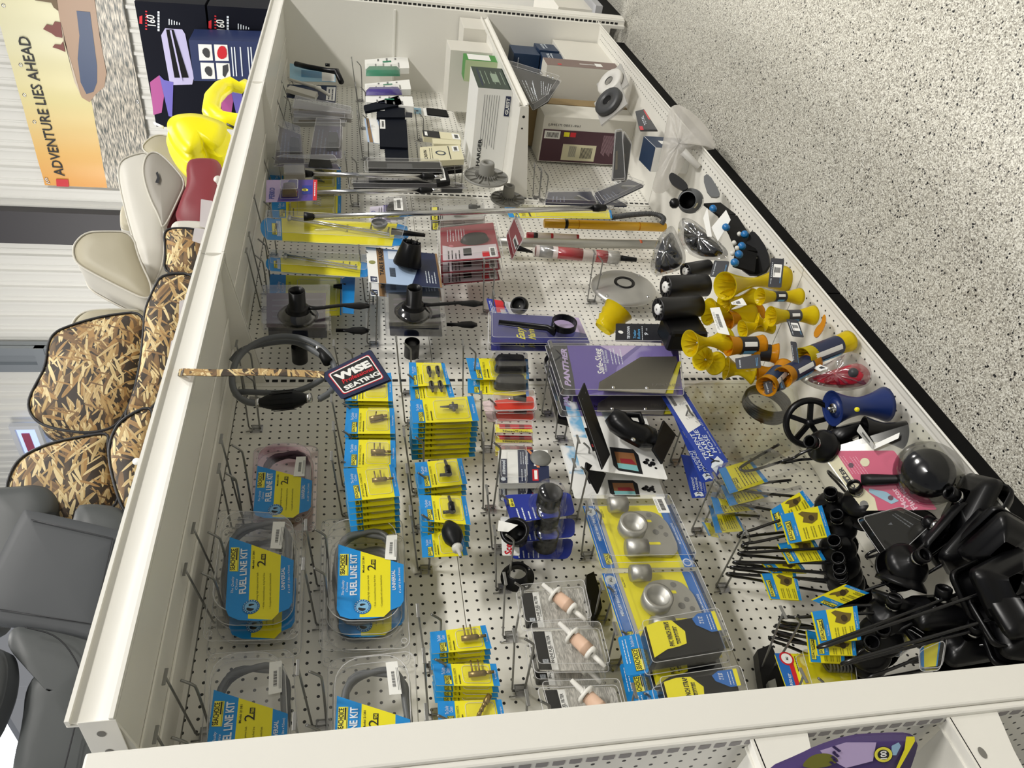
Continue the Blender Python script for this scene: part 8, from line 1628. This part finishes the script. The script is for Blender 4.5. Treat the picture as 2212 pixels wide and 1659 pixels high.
# ---- bright windows on the far wall
GL = mat('daylight_pane', (.9, .95, 1), .1, emit=((.92, .96, 1), 2.6)); GLB = mat('sky_pane', (.5, .6, .9), .1, emit=((.42, .55, .92), .75))
def win(name, q, gl, extra=None):
    ys = [wy(*p, XW - .02)[0] for p in q]; zs = [wy(*p, XW - .02)[1] for p in q]; y0, y1, z0, z1 = min(ys), max(ys), min(zs), max(zs)
    b = MB(); b.box((XW - .2, y0, z0), (XW - .18, y1, z1), gl); f = H('window_frame', '#c9ccd2', .4)
    for a, c_ in (((XW - .24, y0 - .06, z0 - .06), (XW - .17, y0, z1 + .06)), ((XW - .24, y1, z0 - .06), (XW - .17, y1 + .06, z1 + .06)), ((XW - .24, y0, z0 - .06), (XW - .17, y1, z0)), ((XW - .24, y0, z1), (XW - .17, y1, z1 + .06))): b.box(a, c_, f)
    if extra: b.box((XW - .215, y0 + (y1 - y0) * .1, z0 + .1), (XW - .2, y0 + (y1 - y0) * .9, z0 + .2), extra)
    struct(name, b)
win('window_1', [(42, 905), (125, 1015)], GLB, H('window_pink_sill', '#a04a66', .5))
win('window_2', [(-60, 1400), (92, 1800)], GL)
# purple pouch on the lower shelf of the end bay
G(1650, 1239)
K = Card('lure_pouch', 'purple pouch with yellow edge, lavender sprigs and a round yellow badge', 'pouch', [(60, 1850), (20, 1640), (1290, 1385), (1160, 1760)], n=(-.75, -.66, .05), x=-1.40); pts = [(60, 1690), (340, 1570), (480, 1500), (760, 1405), (1060, 1385), (1290, 1385), (1300, 1430), (1230, 1640), (1160, 1800), (60, 1800)]
b = MB(); pp = smooth_poly([K.pl.l(p) for p in pts], 1); b.frus(pp, .004, -.012, .08, H('pouch_purple', '#3e2d63', .35), smooth=True, steps=3); b.prism(pp, .004, .010, H('pouch_purple', '#3e2d63', .35)); 
def pk(pts, m, y): b.prism([K.pl.l(p, -y) for p in pts], y, y, m)
pk([(480, 1510), (700, 1440), (960, 1440), (930, 1600), (700, 1659), (520, 1560)], LAV, -.0135); pk([(1215, 1390), (1285, 1390), (1290, 1430), (1160, 1659), (1130, 1659), (1200, 1500)], YEL, -.0135)
pk(smooth_poly([(330, 1620), (420, 1540), (560, 1530), (660, 1600), (520, 1659), (340, 1659)], 2), H('olive_leaf', '#6f6f22', .5), -.0142)
for i in range(14): a, c_ = 600 + 14 * (i % 4) - 12 * (i // 5), 1480 + 11 * i; pk([(a - 20, c_), (a, c_ - 12), (a + 20, c_), (a, c_ + 12)], H('sprig', '#2f1d55', .5), -.015)
for r_, m_, y_ in ((82, INK, -.0145), (76, LOGOY, -.015), (50, INK, -.0155)): pk([(1020 + r_ * math.cos(a * math.tau / 22), 1545 + r_ * .85 * math.sin(a * math.tau / 22)) for a in range(22)], m_, y_)
x, z = K.pl.l((1045, 1565), .016); b.text('100', WHITE2, x - .002, z, -.0165, w=.010, h=.008, bold=.03)
pk([(1090, 1470), (1150, 1440), (1170, 1470), (1130, 1550), (1090, 1550)], H('cup_blue', '#8fb3cf', .4), -.0145); b.build('printed_pouch', K.o)
G(0, 0, 1)
